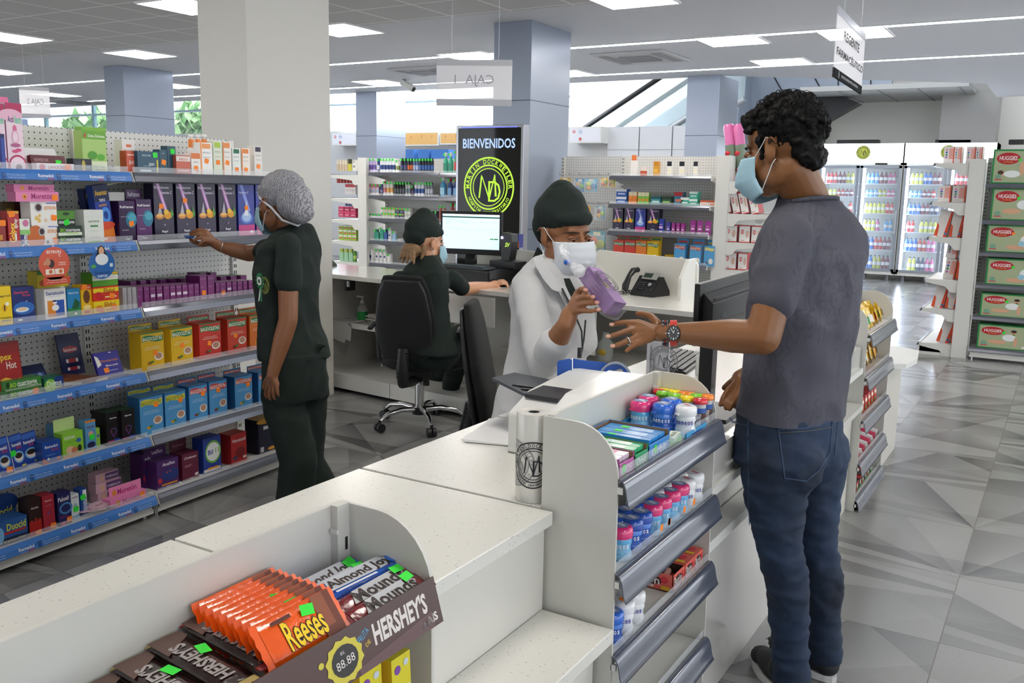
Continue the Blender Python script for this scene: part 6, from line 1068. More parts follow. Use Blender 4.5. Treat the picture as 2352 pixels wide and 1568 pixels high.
for px, py, c, lab in ((1501, 892, RD, 'red-capped sweets tube nearest the stand\'s back corner'), (1516, 888, YE, 'yellow-capped sweets tube right behind the inner red one'), (1524, 899, GRN, 'green-capped sweets tube beside the inner red one'), (1540, 887, YE, 'yellow-capped sweets tube against the back panel, middle of the rear row'), (1545, 895, YE, 'yellow-capped sweets tube in the second row between the greens'), (1551, 905, GRN, 'green-capped sweets tube, the middle green one'), (1567, 889, YE, 'yellow-capped sweets tube, last yellow of the rear row'), (1573, 899, ORA, 'orange-capped sweets tube behind the front yellow one'), (1578, 910, YE, 'yellow-capped sweets tube in the front row beside the front red one'), (1599, 895, ORA, 'orange-capped sweets tube against the end panel'), (1601, 905, GRN, 'green-capped sweets tube close to the end panel'), (1613, 916, RD, 'red-capped sweets tube at the front corner'), (1630, 903, ORA, 'orange-capped sweets tube at the far front corner with visible lettering')):
    q = atz(px, py, zt+.076); q.z = zt+.001; q.y = min(max(q.y, 2.16), 2.22); q.x = min(max(q.x, -.875), -.75); tube_sweet(q, c, lab)
# chewing gum cartons
def gum_carton(x0, y0, x1, y1, h, col, txt, tc, lab, open_=False, st=None, packs=None, inner='#8a6a50'):
    t = thing('gum_carton', lab, 'carton', (x0, y0, zt+.001)); W, D = x1-x0, y1-y0; m = mat(col, .35); im = mat(inner, .7)
    g = G().box(0, 0, 0, W, D, .001, m).box(0, 0, 0, W, .0015, h, m).box(W-.0015, 0, 0, W, D, h*.75, m).box(0, D-.0015, 0, W, D, h, m).box(0, 0, 0, .0015, D, h, m)
    g.box(.002, .0017, 0, W-.002, .0025, h-.001, im).box(.002, D-.0027, 0, W-.002, D-.0017, h-.001, im).box(.0017, .002, 0, .0025, D-.002, h-.001, im)
    g.m = TR(W+.0002, D/2, h*.35) @ RZ(math.pi/2) @ FR; g.text(txt, 0, 0, D*.7, h*.4, mat(tc, .4)); g.obj('tray', t)
    if packs:
        n, pc, pt = packs; w = (D-.006)/n
        for i in range(n):
            g = G(); g.rbox(-W*.45, -w*.46, 0, W*.45, w*.46, .011, .003, mat(pc, .2, coat=.4)); g.m = TR(0, 0, .0113); g.quad([(-W*.2, -w*.3, 0), (W*.3, -w*.3, 0), (W*.3, w*.3, 0), (-W*.2, w*.3, 0)], mat(pt, .3)); g.text(txt, W*.05, 0, W*.35, w*.35, mat('#2c5aa8', .3)); g.m = Matrix.Identity(4)
            for k in range(3): o = g.obj('gum_pack', t) if k == 0 else g_.copy(); (COL.objects.link(o) if k else None); g_ = o; o.location = (W*.49, .003+w*(i+.5), h*.15+k*.0125)
            s = G(); s.m = TR(-W*.15, 0, .0122); s.quad([(-.011, -.006, 0), (.009, -.007, 0), (.011, .006, 0), (-.009, .007, 0)], mat(GR_, .5)); s = s.obj('price_sticker', t); s.location = (W*.49, .003+w*(i+.5), h*.15+.0252)
    if st: g = G(); g.m = TR(W+.0008, D*.3, h*.45) @ RZ(math.pi/2) @ FR; g.quad([(-.008, -.009, 0), (.008, -.009, 0), (.008, .009, 0), (-.008, .009, 0)], mat(GR_, .5)); g.obj('price_sticker', t)
    return t
gum_carton(-.89, 1.66, -.738, 1.735, .045, '#c060a8', 'CHICLE', '#f0e0f0', 'pink and purple open gum carton at the near end of the top shelf', st=1, packs=(2, '#d8c8d8', '#c04888'))
gum_carton(-.89, 1.74, -.738, 1.81, .045, '#2ca068', 'Orbit', '#f0f4f0', 'green open gum carton beside the pink one', packs=(2, '#3ab078', '#e0ece4'))
gum_carton(-.89, 1.815, -.738, 1.935, .05, '#2a86d0', 'Orbit', '#e8f0f8', 'blue open gum carton heaped with blue packs', st=1, packs=(3, '#3a94dc', '#a8c8ec'))
t = thing('gum_pile', 'flat green and white gum packs between the blue carton and the blue tray', 'gum packs', (0, 0, zt+.001))
for i in range(5):
    for k in range(3): g = G(); g.m = TR(-.86+.028*i, 1.975+.003*k, .0015+.008*k) @ RZ(.15*(k-1)); g.box(-.012, -.034, 0, .012, .034, .0075, mat('#58b848' if (i+k) % 2 else '#dce8d4', .25)); g.m = g.m @ TR(0, 0, .0077) @ RZ(math.pi/2); g.text('HALLS', 0, 0, .045, .009, mat('#183818', .4)); g.obj('gum_pack', t)
# second shelf: rows of gum bottles
z2 = .66; names = {PK: 'pink', BL: 'blue', WH: 'white'}; seen = {}
for px, py, q in ((1561, 1084, WH), (1600, 1086, WH), (1587, 1101, WH), (1547, 1097, WH), (1525, 1109, WH), (1508, 1124, WH), (1562, 1111, PK), (1547, 1126, PK), (1525, 1141, PK), (1505, 1157, PK), (1487, 1137, BL), (1463, 1152, BL), (1437, 1168, BL), (1476, 1174, BL), (1457, 1190, BL), (1421, 1185, BL), (1442, 1210, PK)):
    p = atz(px, py, z2+.076); p.z = z2+.001; p.x = max(min(p.x, -.765), -.865); seen[q] = seen.get(q, 0)+1
    put_gum(p, q[0] if q is not BL else '#2250b0', q[1], q[2], '%s-capped gum bottle, %s of its colour counted from the far end of the second shelf' % (names[q], ORD[seen[q]-1]) if px != 1442 else 'pink-capped gum bottle standing alone at the near end of the second shelf', 'gum bottles on the second shelf', 1.0, -.4)
for k, (px, py) in enumerate(((1487, 1204), (1510, 1192), (1584, 1150), (1565, 1168), (1528, 1195))):
    p = atz(px, py, z2+.03); g = G(); g.quad([(0, -.008, -.008), (0, .008, -.008), (0, .008, .008), (0, -.008, .008)], mat(OG, .5)); tag(g.obj('price_tag', loc=(-.7305, p.y, z2+.03)), 'small orange price tag on the clear guard of the second shelf, %s' % ORD[k], 'price tag', 'orange price tags')
# third shelf
z3 = .477
def baton(y0, y1, zo, lab, open_=False, sk=0):
    t = thing('chocolate_carton', lab, 'carton', (-.868, y0, z3+zo)); W, D, h = .125, y1-y0, .045; m = mat('#e2685c', .35); im = mat('#3a2418', .7)
    g = G()
    if open_:
        g.box(0, 0, 0, W, D, .002, m).box(0, 0, 0, W, .002, h, m).box(0, D-.002, 0, W, D, h, m).box(0, 0, 0, .002, D, h, m).box(W-.002, 0, 0, W, D, h, m).box(.0022, .0022, 0, W-.0022, .003, h-.001, im).box(.0022, D-.003, 0, W-.0022, D-.0022, h-.001, im).box(W-.003, .002, 0, W-.0022, D-.002, h-.001, im)
    else: g.box(0, 0, 0, W, D, h, m)
    for fm, w, hh in ((TR(0, -.0003, 0) @ FR, W, h), (TR(W+.0003, 0, 0) @ RZ(math.pi/2) @ FR, D, h))+(() if open_ else ((TR(0, 0, h+.0003), W, D),)):
        g.m = fm; g.art(w, hh, [('e', .42, .55, .36, .3, '#3a1c18'), T('Batón', .42, .55, .6, .46, '#f4ece8'), ('r', .15, .12, .6, .27, '#f0e4e0'), T('Cremorango', .38, .2, .42, .1, '#b03a3c', 0), ('e', .82, .65, .08, .2, '#d83848'), ('r', .75, .08, .95, .3, '#e8b82c')])
    g.m = Matrix.Identity(4); g.obj('carton', t)
    if open_:
        for i in range(7): q = random.Random(i); s = G(); s.m = TR(.02+.014*i, D*.5, .012+.012*(i % 2)) @ RZ(q.uniform(-.4, .4)) @ RX(math.pi/2+q.uniform(-.2, .2)); s.cyl(0, 0, -D*.35, D*.33, .008, mat(('#d85a58', '#3a2018', '#e0a8a0')[i % 3], .3), 8); s.obj('chocolate_bar', t)
baton(2.02, 2.10, 0.001, 'open salmon-pink BATÓN carton with dark chocolate bars inside', True); baton(2.103, 2.168, 0.001, 'closed salmon-pink BATÓN carton right behind the open one'); baton(2.17, 2.232, 0.001, 'closed salmon-pink BATÓN carton against the end panel')
for k, (px, py, q) in enumerate(((1420, 1405, BL), (1433, 1378, WH), (1466, 1358, WH), (1440, 1350, WH))):
    p = atz(px, py, z3+.076); p.z = z3+.001; p.x = max(min(p.x, -.765), -.86); p.y = max(p.y, 1.69); t = put_gum(p, q[0], q[1], q[2], ('blue gum bottle alone at the near end of the third shelf', 'white gum bottle beside the blue one on the third shelf', 'white gum bottle with an orange sticker farthest along the third shelf', 'white gum bottle at the back of the third shelf')[k], 'gum bottles on the third shelf', 1.0, -.4)
    if k: s = G(); s.m = TR(0, 0, .0775); s.quad([(-.011, -.007, 0), (.008, -.009, 0), (.012, .006, 0), (-.009, .009, 0)], mat(OG, .5)); s.obj('price_sticker', t)
# ---- chocolate stand at the front: brown printed rail
zh = .864
rl = G(); A = Vector((-.733, 0, .90)); B = Vector((-.715, 0, .838)); d = (B-A); an = math.atan2(.018, .062)
rl.m = TR(-.731, .405, .90) @ RZ(math.pi/2) @ RX(-an) ; rl.box(0, -.0025, -.066, .60, 0, 0, HB)
rl.m = rl.m @ TR(0, -.0028, -.066) @ FR @ SCL(1, .82, 1); WL_ = mat('#d8d0cc', .35); RB = mat('#b8433c', .4)
for o_ in (-.27, .045, .36):
    rl.quad([(o_+.06, .0, .0), (o_+.22, .0, 0), (o_+.22, .028, 0), (o_+.06, .012, 0)], mat('#5a3a3c', .3))
    rl.text("HERSHEY'S", o_+.155, .047, .115, .036, WL_, 2); rl.text('MAIS', o_+.212, .015, .036, .015, WL_, 2, .12)
    rl.text('DISFRUTA', o_+.075, .053, .034, .011, mat('#4a90b8', .4), 1, .5); rl.text('DE', o_+.085, .04, .01, .007, mat('#c8a83a', .4), 1, .4)
    c = (o_+.04, .036)
    P = [(c[0]+(.031+.004*(k % 2))*math.cos(k*math.pi/12), c[1]+(.031+.004*(k % 2))*math.sin(k*math.pi/12), .0003) for k in range(24)]; rl.quad(P, mat('#c9bc3a', .4))
    rl.quad([(c[0]+.024*math.cos(k*.3927), c[1]+.024*math.sin(k*.3927), .0006) for k in range(16)], mat('#16100e', .4)); o2 = rl.m; rl.m = rl.m @ TR(0, 0, .0009); rl.text('88.88', c[0], c[1]-.002, .034, .013, WL_, 0, .1); rl.text('BS.', c[0]-.002, c[1]+.013, .008, .005, WL_, 0); rl.m = o2
    rl.quad([(c[0]-.04+.005*math.cos(k*.7854), c[1]+.012+.005*math.sin(k*.7854), .0003) for k in range(8)], mat('#c9bc3a', .4))
rl.obj('printed_rail', st1)
def pack(W, L, th, cols, deco, lab, mw, name='chocolate_bar', crimp=True, ends=None, group=None, cat='chocolate bar', st=None, stc=GR_):
    """flow-wrapped bar: x along its length, y across, z up"""
    g = G(); m = mat(cols[0], .2, coat=.5, bump=.15, bscale=90); e = mat(ends or cols[0], .25, coat=.4); n = 12; mr = 8
    v = []; f = []
    for i in range(n+1):
        x = -L/2+L*i/n; k = min(1, (i+.35)/2, (n-i+.35)/2); k = max(.12, k)
        for j in range(mr): a = 2*math.pi*j/mr+math.pi/mr; v.append((x, W/2*(1.02 if k > .5 else 1.04)*max(-1, min(1, 1.25*math.cos(a))), th/2+th/2*k*max(-1, min(1, 1.25*math.sin(a)))))
    for i in range(n):
        for j in range(mr): a = i*mr+j; b = i*mr+(j+1) % mr; f.append((a, b, b+mr, a+mr))
    g.add(v, f, m, True)
    for s in (-1, 1):
        P = [(s*L/2, -W*.52)]; 
        for k in range(9): P.append((s*(L/2+.010+(.002 if k % 2 else 0)), -W*.52+W*1.04*k/8))
        P.append((s*L/2, W*.52)); g.prism(P if s > 0 else P[::-1], th*.47, th*.53, e)
    o = g.m; g.m = TR(-L/2, -W/2, th+.0006); g.art(L, W, deco, .0003); g.m = o
    ob = g.obj(name, mw=mw, label=lab, cat=cat, group=group)
    if st: s_ = G(); s_.m = TR(st[0]*L-L/2, st[1]*W-W/2, th+.0025) @ RZ(R.uniform(-.3, .3)); s_.quad([(-.011, -.007, 0), (.010, -.007, 0), (.011, .007, 0), (-.010, .007, 0)], mat(stc, .5)); s_.obj('price_sticker', ob)
    return ob
def al(a, b, z, yaw=0): return TR(a, b, z) @ RZ(math.pi/2+yaw)
AJ = [('p', [(.04, .24), (.78, .24), (.86, .6), (.78, .95), (.1, .95)], '#b8bcc4'), T('Almond Joy', .47, .53, .8, .62, '#2a1210', 2), ('r', .08, .06, .6, .16, '#d8dce4'), ('e', .9, .5, .07, .3, '#2c68c0')]
MO = [('p', [(.1, .22), (.8, .2), (.86, .6), (.78, .92), (.2, .9)], '#b4b6ba'), T('Mounds', .5, .52, .68, .66, '#241010', 2), ('r', .3, .04, .8, .13, '#d8c8c8')]
pack(.033, .15, .018, ('#2450b8',), AJ, 'blue ALMOND JOY bar against the back panel, farthest of the three', al(-.872, .93, zh+.012) @ RX(.5), st=(.86, .7), group=None)
pack(.033, .15, .018, ('#2450b8',), AJ, 'blue ALMOND JOY bar in the middle of the three', al(-.842, .925, zh+.014) @ RX(.35), st=(.84, .75))
pack(.035, .155, .018, ('#2a60c4',), AJ, 'blue ALMOND JOY bar lying on top, nearest the brown rail', al(-.812, .945, zh+.028, -.05) @ RX(.2))
pack(.033, .15, .018, ('#8c2028',), AJ[:2], 'half hidden bar under the top ALMOND JOY', al(-.79, .93, zh+.006) @ RX(.2))
pack(.033, .15, .018, ('#7c1c24',), MO, 'dark red MOUNDS bar, the farther of the two', al(-.775, .935, zh+.022) @ RX(.3), st=(.82, .8))
pack(.033, .15, .018, ('#7c1c24',), MO, 'dark red MOUNDS bar pressed against the brown rail', al(-.75, .93, zh+.018) @ RX(.4), st=(.8, .9))
RE = [('r', .72, 0, 1, 1, '#6a3020'), ('r', .72, .3, .9, 1, '#8a4a30'), T('Reeses', .5, .5, .56, .62, '#1a1410', 3), T('Reeses', .5, .5, .55, .6, '#f0c818', 1), ('r', .12, .82, .4, .9, '#5a2818')]
for k in range(9):
    x = -.888+k*.0145; lean = 1.0-.012*k; front = k == 8
    pack(.062, .118, .010, ('#ee5c16',), RE if k in (0, 1, 8) else RE[:2], ('orange REESE\'S pack at the front showing its whole face' if front else 'orange REESE\'S pack standing on edge, %s from the back panel' % ORD[k]), al(x+.010, .785+.002*(k % 2)-.0015*k, zh+.036+.0008*k, .0) @ RX(lean), group='Reese\'s packs standing on edge', st=(.62, .8) if k in (4, 6, 8) else None, name='chocolate_pack', cat='chocolate pack')
HY = [('p', [(0, 0), (.3, 0), (.12, 1), (0, 1)], '#5c443c'), T("HERSHEY'S", .55, .45, .7, .55, '#a09a98', 2, math.pi)]
for k, (y, e, lab) in enumerate(((.722, '#8c1c24', 'dark HERSHEY\'S bar with a red end, next to the orange packs'), (.672, '#b8a060', 'dark HERSHEY\'S bar with a gold end, middle of the row'), (.625, '#b8a060', 'dark HERSHEY\'S bar with a gold end, nearer the picture edge'), (.578, '#c8c8cc', 'HERSHEY\'S bar with a silver end cut by the picture edge'))):
    pack(.045, .135, .010, ('#2c1a18',), [(a if a[0] != 't' else T("HERSHEY'S", .55, .42, .72, .5, '#a09a98', 2, math.pi)) for a in HY], lab, TR(-.826, y, zh+.012+.006*(3-k)) @ RZ(-.04) @ RY(.07), ends=e, st=(.42, .8))
pack(.04, .12, .01, ('#2a90c8',), [], 'light blue wrapped bar just peeping in at the bottom picture edge', TR(-.83, .535, zh+.006) @ RZ(-.05))
# rainbow sweet boxes under the printed rail
for k in range(4):
    g = carton(.042, .135, .03, '#d8cc30', [('c', .3, .86, .16, '#7a4aa0'), ('c', .75, .9, .13, '#c8d0d8'), ('c', .2, .5, .18, '#d8503a'), ('c', .85, .35, .2, '#e88a30'), ('r', .0, 0, .35, .2, '#58b0d8'), ('t', 'STOPPER', .6, .4, 1.6, .2, '#f0f0f4', 2, math.pi/2), ('t', 'Surtido', .2, .5, .8, .06, '#6ab848', 1, math.pi/2)], side='#e0b82c')
    g.obj('sweets_box', mw=TR(-.742-.012*k, .955-.052*k, .661) @ RZ(math.pi/2-.08*k) @ RX(-.05-.1*(k > 1)), label='yellow rainbow-dotted STOPPER sweets box under the brown rail, %s from the end panel' % ORD[k], cat='box')
# ---- sweets on the far stand
def bag(loc, c, c2, lab, s=1.0, rz=0, lean=.3, grp=None):
    k = ('bag', c, c2, s)
    if k not in MB_:
        g = G(); m = mat(c, .18, coat=.5, bump=.5, bscale=70); n = 6; v = []; f = []
        for sd in (-1, 1):
            for i in range(n+1):
                for j in range(n+1): u, w_ = i/n, j/n; v.append(((u-.5)*.06*s, sd*.014*s*math.sin(math.pi*u)*math.sin(math.pi*min(1, w_*1.05)), w_*.08*s))
        o = (n+1)**2
        for i in range(n):
            for j in range(n): a = i*(n+1)+j; f += [(a, a+n+1, a+n+2, a+1), (a+o, a+1+o, a+n+2+o, a+n+1+o)]
        g.add(v, f, m, True); g.m = TR(-.02*s, -.0155*s, .02*s) @ FR; g.quad([(0, 0, 0), (.04*s, 0, 0), (.035*s, .03*s, 0), (.005*s, .03*s, 0)], mat(c2, .3)); MB_[k] = g.mesh('sweets_bag')
    o = bpy.data.objects.new('sweets_bag', MB_[k]); COL.objects.link(o); o.matrix_basis = TR(*loc) @ RZ(rz) @ RX(-lean); tag(o, lab, 'bag', grp); return o
q = random.Random(4); n = 0
for x in (-.865, -.82, -.775):
    for y in (4.40, 4.50, 4.60, 4.70, 4.80, 4.90): bag((x, y, .822+.0), '#e0b81c', ('#c83a2c', '#3a8a3c', '#d8d0c0')[n % 3], 'shiny yellow sweets bag on top of the far stand, %s row from the customer, %s along' % (ORD[int((-x-.77)/.044) % 3], ORD[int((y-4.38)/.1)]), 1.25, q.uniform(.9, 2.2), .35, 'yellow sweets bags on the far stand'); n += 1
n = 0
for y in (4.38, 4.47, 4.56, 4.65, 4.74, 4.83, 4.92):
    bag((-.79, y, .622), ('#3a9a48', '#5a4aa0', '#b02830', '#b02830', '#d8a81c', '#d8a81c', '#d8a020')[n], '#e0d8d0', '%s sweets bag on the second shelf of the far stand, %s from its near panel' % (('green', 'violet', 'red', 'red', 'golden', 'golden', 'golden')[n], ORD[n]), 1.3, q.uniform(1, 2), .3, 'bags on the second shelf of the far stand'); n += 1
n = 0
for y in (4.38, 4.46, 4.54, 4.62, 4.70, 4.78, 4.86):
    c = ('#d8cc28', '#c82c34', '#c82c34', '#b8242c', '#c82c34', '#c02830', '#c82c34')[n]; g = carton(.06, .07, .05, c, [('r', .1, .55, .9, .8, '#f0e4c8'), ('r', .1, .1, .4, .35, GR_)]); g.obj('sweets_box', mw=TR(-.76, y, .421) @ RZ(math.pi/2) @ RX(-.1), label='%s sweets box on the third shelf of the far stand, %s from its near panel' % ('yellow' if n == 0 else 'red', ORD[n]), cat='box', group='sweets boxes on the far stand'); n += 1
n = 0
for y in (4.40, 4.47, 4.54, 4.61, 4.68, 4.75, 4.82, 4.89):
    g = G(); g.m = TR(-.81, y, .235) @ RY(math.pi/2+.25) ; g.cyl(0, 0, -.06, .06, .014, mat(('#e4dcdc', '#d84a68')[n % 2], .25), 10); g.cyl(0, 0, -.03, .0, .0145, mat('#2c7a48', .3), 10); g.m = g.m @ TR(-.03, .0, .0); g.cyl(0, 0, -.06, .06, .014, mat(('#d84a68', '#e8e4e4')[n % 2], .25), 10); g.obj('sweets_roll', label='white and pink sweets rolls, fourth shelf of the far stand, %s from near panel' % ORD[n], cat='sweets', group='sweets rolls on the far stand'); n += 1
n = 0
for y in (4.38, 4.45, 4.52, 4.59, 4.66, 4.73, 4.80, 4.87):
    g = carton(.055, .045, .08, ('#a82430', '#2c302c')[n % 2], [('r', .2, .3, .8, .7, '#d8d0c8'), ('r', .6, 0, .9, .3, GR_)], top='#c83a40' if n % 2 else '#4a4e4a'); g.obj('sweets_tin', mw=TR(-.755, y, .041) @ RZ(math.pi/2), label='%s sweets tin on the lowest shelf of the far stand, %s from its near panel' % (('red', 'dark')[n % 2], ORD[n]), cat='tin', group='tins on the far stand'); n += 1
# ================================================================ on the counter
t = thing('bag_roll', 'upright roll of clear plastic bags printed with a black ring logo', 'roll', (-.950, 1.677, .7805))
g = G().lathe([(.0365, 0), (.0375, .002), (.0375, .193), (.0365, .195)], mat('#d4d2cc', .2, coat=.4), n=32, cap=False).lathe([(.0365, .195), (.014, .195), (.013, .12)], mat('#c8c6c0', .4), n=32, cap=False).lathe([(.012, .194), (.012, .10)], mat('#3a3c42', .6), n=20, cap=False); g.obj('film', t)
lg = G(); logo(lg, 0, 0, .052, mat('#1c1d22', .4), None); wr = G()
def wrap(src, zc, th0, r, mm, dst):
    V = [( (r+v[2])*math.cos(th0+v[0]/r), (r+v[2])*math.sin(th0+v[0]/r), zc+v[1]) for v in src.v]; dst.add(V, src.f, mm)
wrap(lg, .085, -1.05, .0379, mat('#1c1d22', .4), wr); wrap(lg, .085, -2.3, .0377, mat('#8c8c8c', .5), wr); wr.obj('printed_ring', t)
# printer
t = thing('laser_printer', 'white desktop laser printer with a raised dark paper tray on the counter', 'printer', (-1.176, 1.945, .7805)); PW = mat('#d9dad8', .3)
S = [(0, 0), (.42, 0), (.42, .135), (.36, .165), (.10, .145), (.0, .105)]
G().prism([(a, b) for a, b in S], 0, .25, PW, 'x').obj('housing', t, bev=.008)
G().prism([(-.001, .104), (.10, .1465), (.36, .167), (.36, .171), (.1, .152), (-.004, .109)], .11, .252, mat('#e4e5e4', .25), 'x').obj('lid', t, bev=.002)
G().prism([(.06, .135), (.34, .155), (.34, .158), (.06, .145)], .01, .11, mat('#26282e', .4), 'x').obj('output_slot', t)
g = G(); g.m = TR(.06, -.0015, .02) @ FR; g.quad([(0, 0, 0), (.05, 0, 0), (.05, .065, 0), (0, .065, 0)], mat('#e4e4e2', .5))
g.art(.05, .065, [T('Energy', .4, .92, .6, .07, '#3a3c40', 0), ('r', .1, .7, .3, .76, '#2c9a4a'), ('r', .1, .6, .38, .66, '#8cc83c'), ('r', .1, .5, .45, .56, '#e8d82c'), ('r', .1, .4, .5, .46, '#e89a2c'), ('r', .1, .3, .55, .36, '#d8402c'), ('r', .6, .55, .85, .65, '#2c2e34')]); g.obj('energy_label', t)
tr = G(); a = [att(*q) for q in ((1130, 867, 2.55), (1182, 855, 2.7), (1330, 884, 2.72), (1300, 900, 2.55), (1222, 912, 2.42))]
m = mat('#3f434b', .35); o0 = t.location
P = [p-o0 for p in a]; tr.add([tuple(p) for p in P]+[tuple(p-Vector((0, 0, .008))) for p in P], [(0, 1, 2, 3, 4), (9, 8, 7, 6, 5)]+[(i, (i+1) % 5, (i+1) % 5+5, i+5) for i in range(5)], m)
for u in (.35, .6): A_ = P[0].lerp(P[4], u)+Vector((0, 0, .001)); B_ = A_.lerp(P[3], .55); tr.tube([A_.lerp(B_, .2), B_], .003, mat('#22252a', .4), 4)
tr.obj('paper_tray', t)
t = thing('paper_stack', 'two stacks of loose white paper sheets beside the printer', 'paper', (0, 0, .781))
for k in range(4): q = random.Random(k+5); g = G(); g.m = TR(-1.27, 2.10, .0012*k+.0005) @ RZ(.25+q.uniform(-.12, .12)); g.box(-.09, -.12, 0, .11, .14, .001, mat('#e6e6e8', .5)); g.obj('sheet', t)
# tape dispenser / bag sealer, blue
t = thing('bag_sealer', 'blue metal bag sealer with a tape ring behind the printer', 'tape dispenser', att(1360, 880, 2.62)); BM = mat('#1d4fa8', .3)
def q3(px, py, tt=2.62): return att(px, py, tt)-t.location
def plate(pts, tt, name, th=.012):
    P = [q3(*p, tt) for p in pts]; g = G(); n = len(P); w_ = _f*th; g.add([tuple(p) for p in P]+[tuple(p+w_) for p in P], [tuple(range(n)), tuple(range(2*n-1, n-1, -1))]+[(i, (i+1) % n, (i+1) % n+n, i+n) for i in range(n)], BM); return g.obj(name, t, bev=.001)
plate([(1281, 833), (1284, 829), (1308, 824), (1312, 828), (1312, 905), (1281, 905)], 2.60, 'rear_plate')
plate([(1317, 824), (1340, 828), (1385, 832), (1410, 838), (1432, 835), (1445, 860), (1444, 900), (1317, 905)], 2.62, 'side_plate')
g = G(); c = q3(1413, 868, 2.6); ax = [_r, -_d]
g.tube([c+_r*(.043*math.cos(i*.35-.6))-_d*(.043*math.sin(i*.35-.6)) for i in range(12)], .004, mat('#8f9aa8', .3, .5), 6); g.obj('arc_guard', t)
g = G(); g.tube([q3(1408, 866, 2.60), q3(1432, 848, 2.64)], .011, WHITE, 14).tube([q3(1407, 867, 2.597), q3(1409, 865, 2.602)], .013, WHITE, 16); g.obj('tape_roll', t)
g = G(); g.tube([q3(1314, 822, 2.61), q3(1314, 862, 2.61)], .003, CHROME, 6); g.obj('pin', t)
g = G().box(-.06, -.06, .7805-t.location.z, .12, .1, .7805-t.location.z+.02, BM); g.obj('foot', t)
# printed bag sheet hanging behind, keyboard, monitor, dispenser bottle
kz = .7825
p0 = atz(1495, 865, kz); t = thing('bag_bundle', 'upright bundle of clear bags printed with grey rings beside the stand', 'bags', (p0.x-.02, p0.y, kz))
g = G(); W_ = .085; g.box(0, 0, 0, W_, .012, .13, mat('#b6b8c0', .15, alpha=.9)); g.m = TR(W_*.55, -.001, .065) @ FR; logo(g, .02, 0, .055, mat('#6f7078', .5), None); g.text('HOSPITAL UNIVERSITARIO', -.03, 0, .1, .008, mat('#3a3b42', .5), 0, math.pi/2); g.text('Dockweiler', -.018, -.02, .05, .006, mat('#3a3b42', .5), 0, math.pi/2); g.obj('bags', t)
KB = thing('keyboard', 'black keyboard on the counter before the customer, its rows of keys seen edge-on', 'keyboard'); a = atz(1520, 850, kz+.015); b = atz(1602, 805, kz+.015); KB.matrix_basis = TR((a.x+b.x)/2, (a.y+b.y)/2, kz) @ RZ(math.atan2(b.y-a.y, b.x-a.x)+.05)
G().prism([(-.07, 0), (.08, 0), (.08, .022), (-.07, .010)], -.21, .21, BK, 'x').obj('body', KB, bev=.002)
g = G(); g.m = TR(0, 0, .0165) @ RX(.08)
for i in range(5):
    for j in range(19): g.box(-.2+j*.0212, -.055+i*.024, 0, -.2+j*.0212+.0175, -.055+i*.024+.018, .006, mat('#26282c', .35))
g.obj('keys', KB)
q = atz(1612, 862, kz); q.z = kz
t = thing('pump_bottle', 'clear hand-gel bottle half full behind the display stand', 'bottle', q); r = .026
G().lathe([(r*.95, 0), (r, .004), (r, .085), (r*.85, .10), (r*.45, .108)], mat('#f2f5f6', .03, alpha=.28, spec=.9), n=24).obj('bottle', t); G().lathe([(0, .003), (r*.93, .004), (r*.93, .065), (0, .065)], mat('#c9ccc4', .1, alpha=.75), n=24).obj('gel', t)
G().lathe([(r*.5, .106), (r*.55, .112), (r*.3, .116), (r*.2, .132)], WHITE, n=14).tube([(0, 0, .13), (0, 0, .14), (-.03, 0, .139)], .005, WHITE, 8).obj('pump', t)
# monitor with its back to us
t = thing('computer_monitor', 'large black monitor seen from behind between the nurse and the customer', 'monitor'); a = att(1608, 652, 2.62); b = att(1735, 617, 2.62*ray(1608, 652).z/ray(1735, 617).z); lo = att(1610, 800, 2.62)
W_ = Vector((b.x-a.x, b.y-a.y, 0)).length; an = math.atan2(b.y-a.y, b.x-a.x); Hh = a.z-lo.z; t.matrix_basis = TR(a.x, a.y, lo.z) @ RZ(an)
G().box(0, .0, 0, W_*1.15, .016, Hh+.0, BK).prism([(0, .03), (-.03, .06), (-.03, Hh-.06), (0, Hh-.03)], .04, W_*1.1, BK2, 'x').obj('housing', t, bev=.003)
g = G(); g.m = TR(.1, -.0315, Hh*.42) @ FR; g.text('ASUS', 0.05, 0, .05, .014, mat('#4a4c50', .3)); g.obj('badge', t)
G().box(.05, -.033, Hh*.72, W_*.95, -.03, Hh*.76, mat('#3c3e42', .5)).obj('vent_slot', t)
G().box(.1, -.02, -(lo.z-kz), .15, .02, .05, BK).box(.03, -.09, -(lo.z-kz), .25, .1, -(lo.z-kz)+.012, BK).obj('stand', t)
t = thing('glass_bottle', 'clear bottle with a heart label behind the nurse\'s elbow on the low shelf', 'bottle', atz(1390, 826, .476)); G().lathe([(.045, 0), (.047, .005), (.047, .10), (.02, .13), (.02, .16)], mat('#dfe6e4', .05, alpha=.35), n=18).obj('bottle', t); G().ball(.0, -.045, .05, .025, .008, .02, mat('#c8a838', .5), 10, 6).obj('heart_label', t)
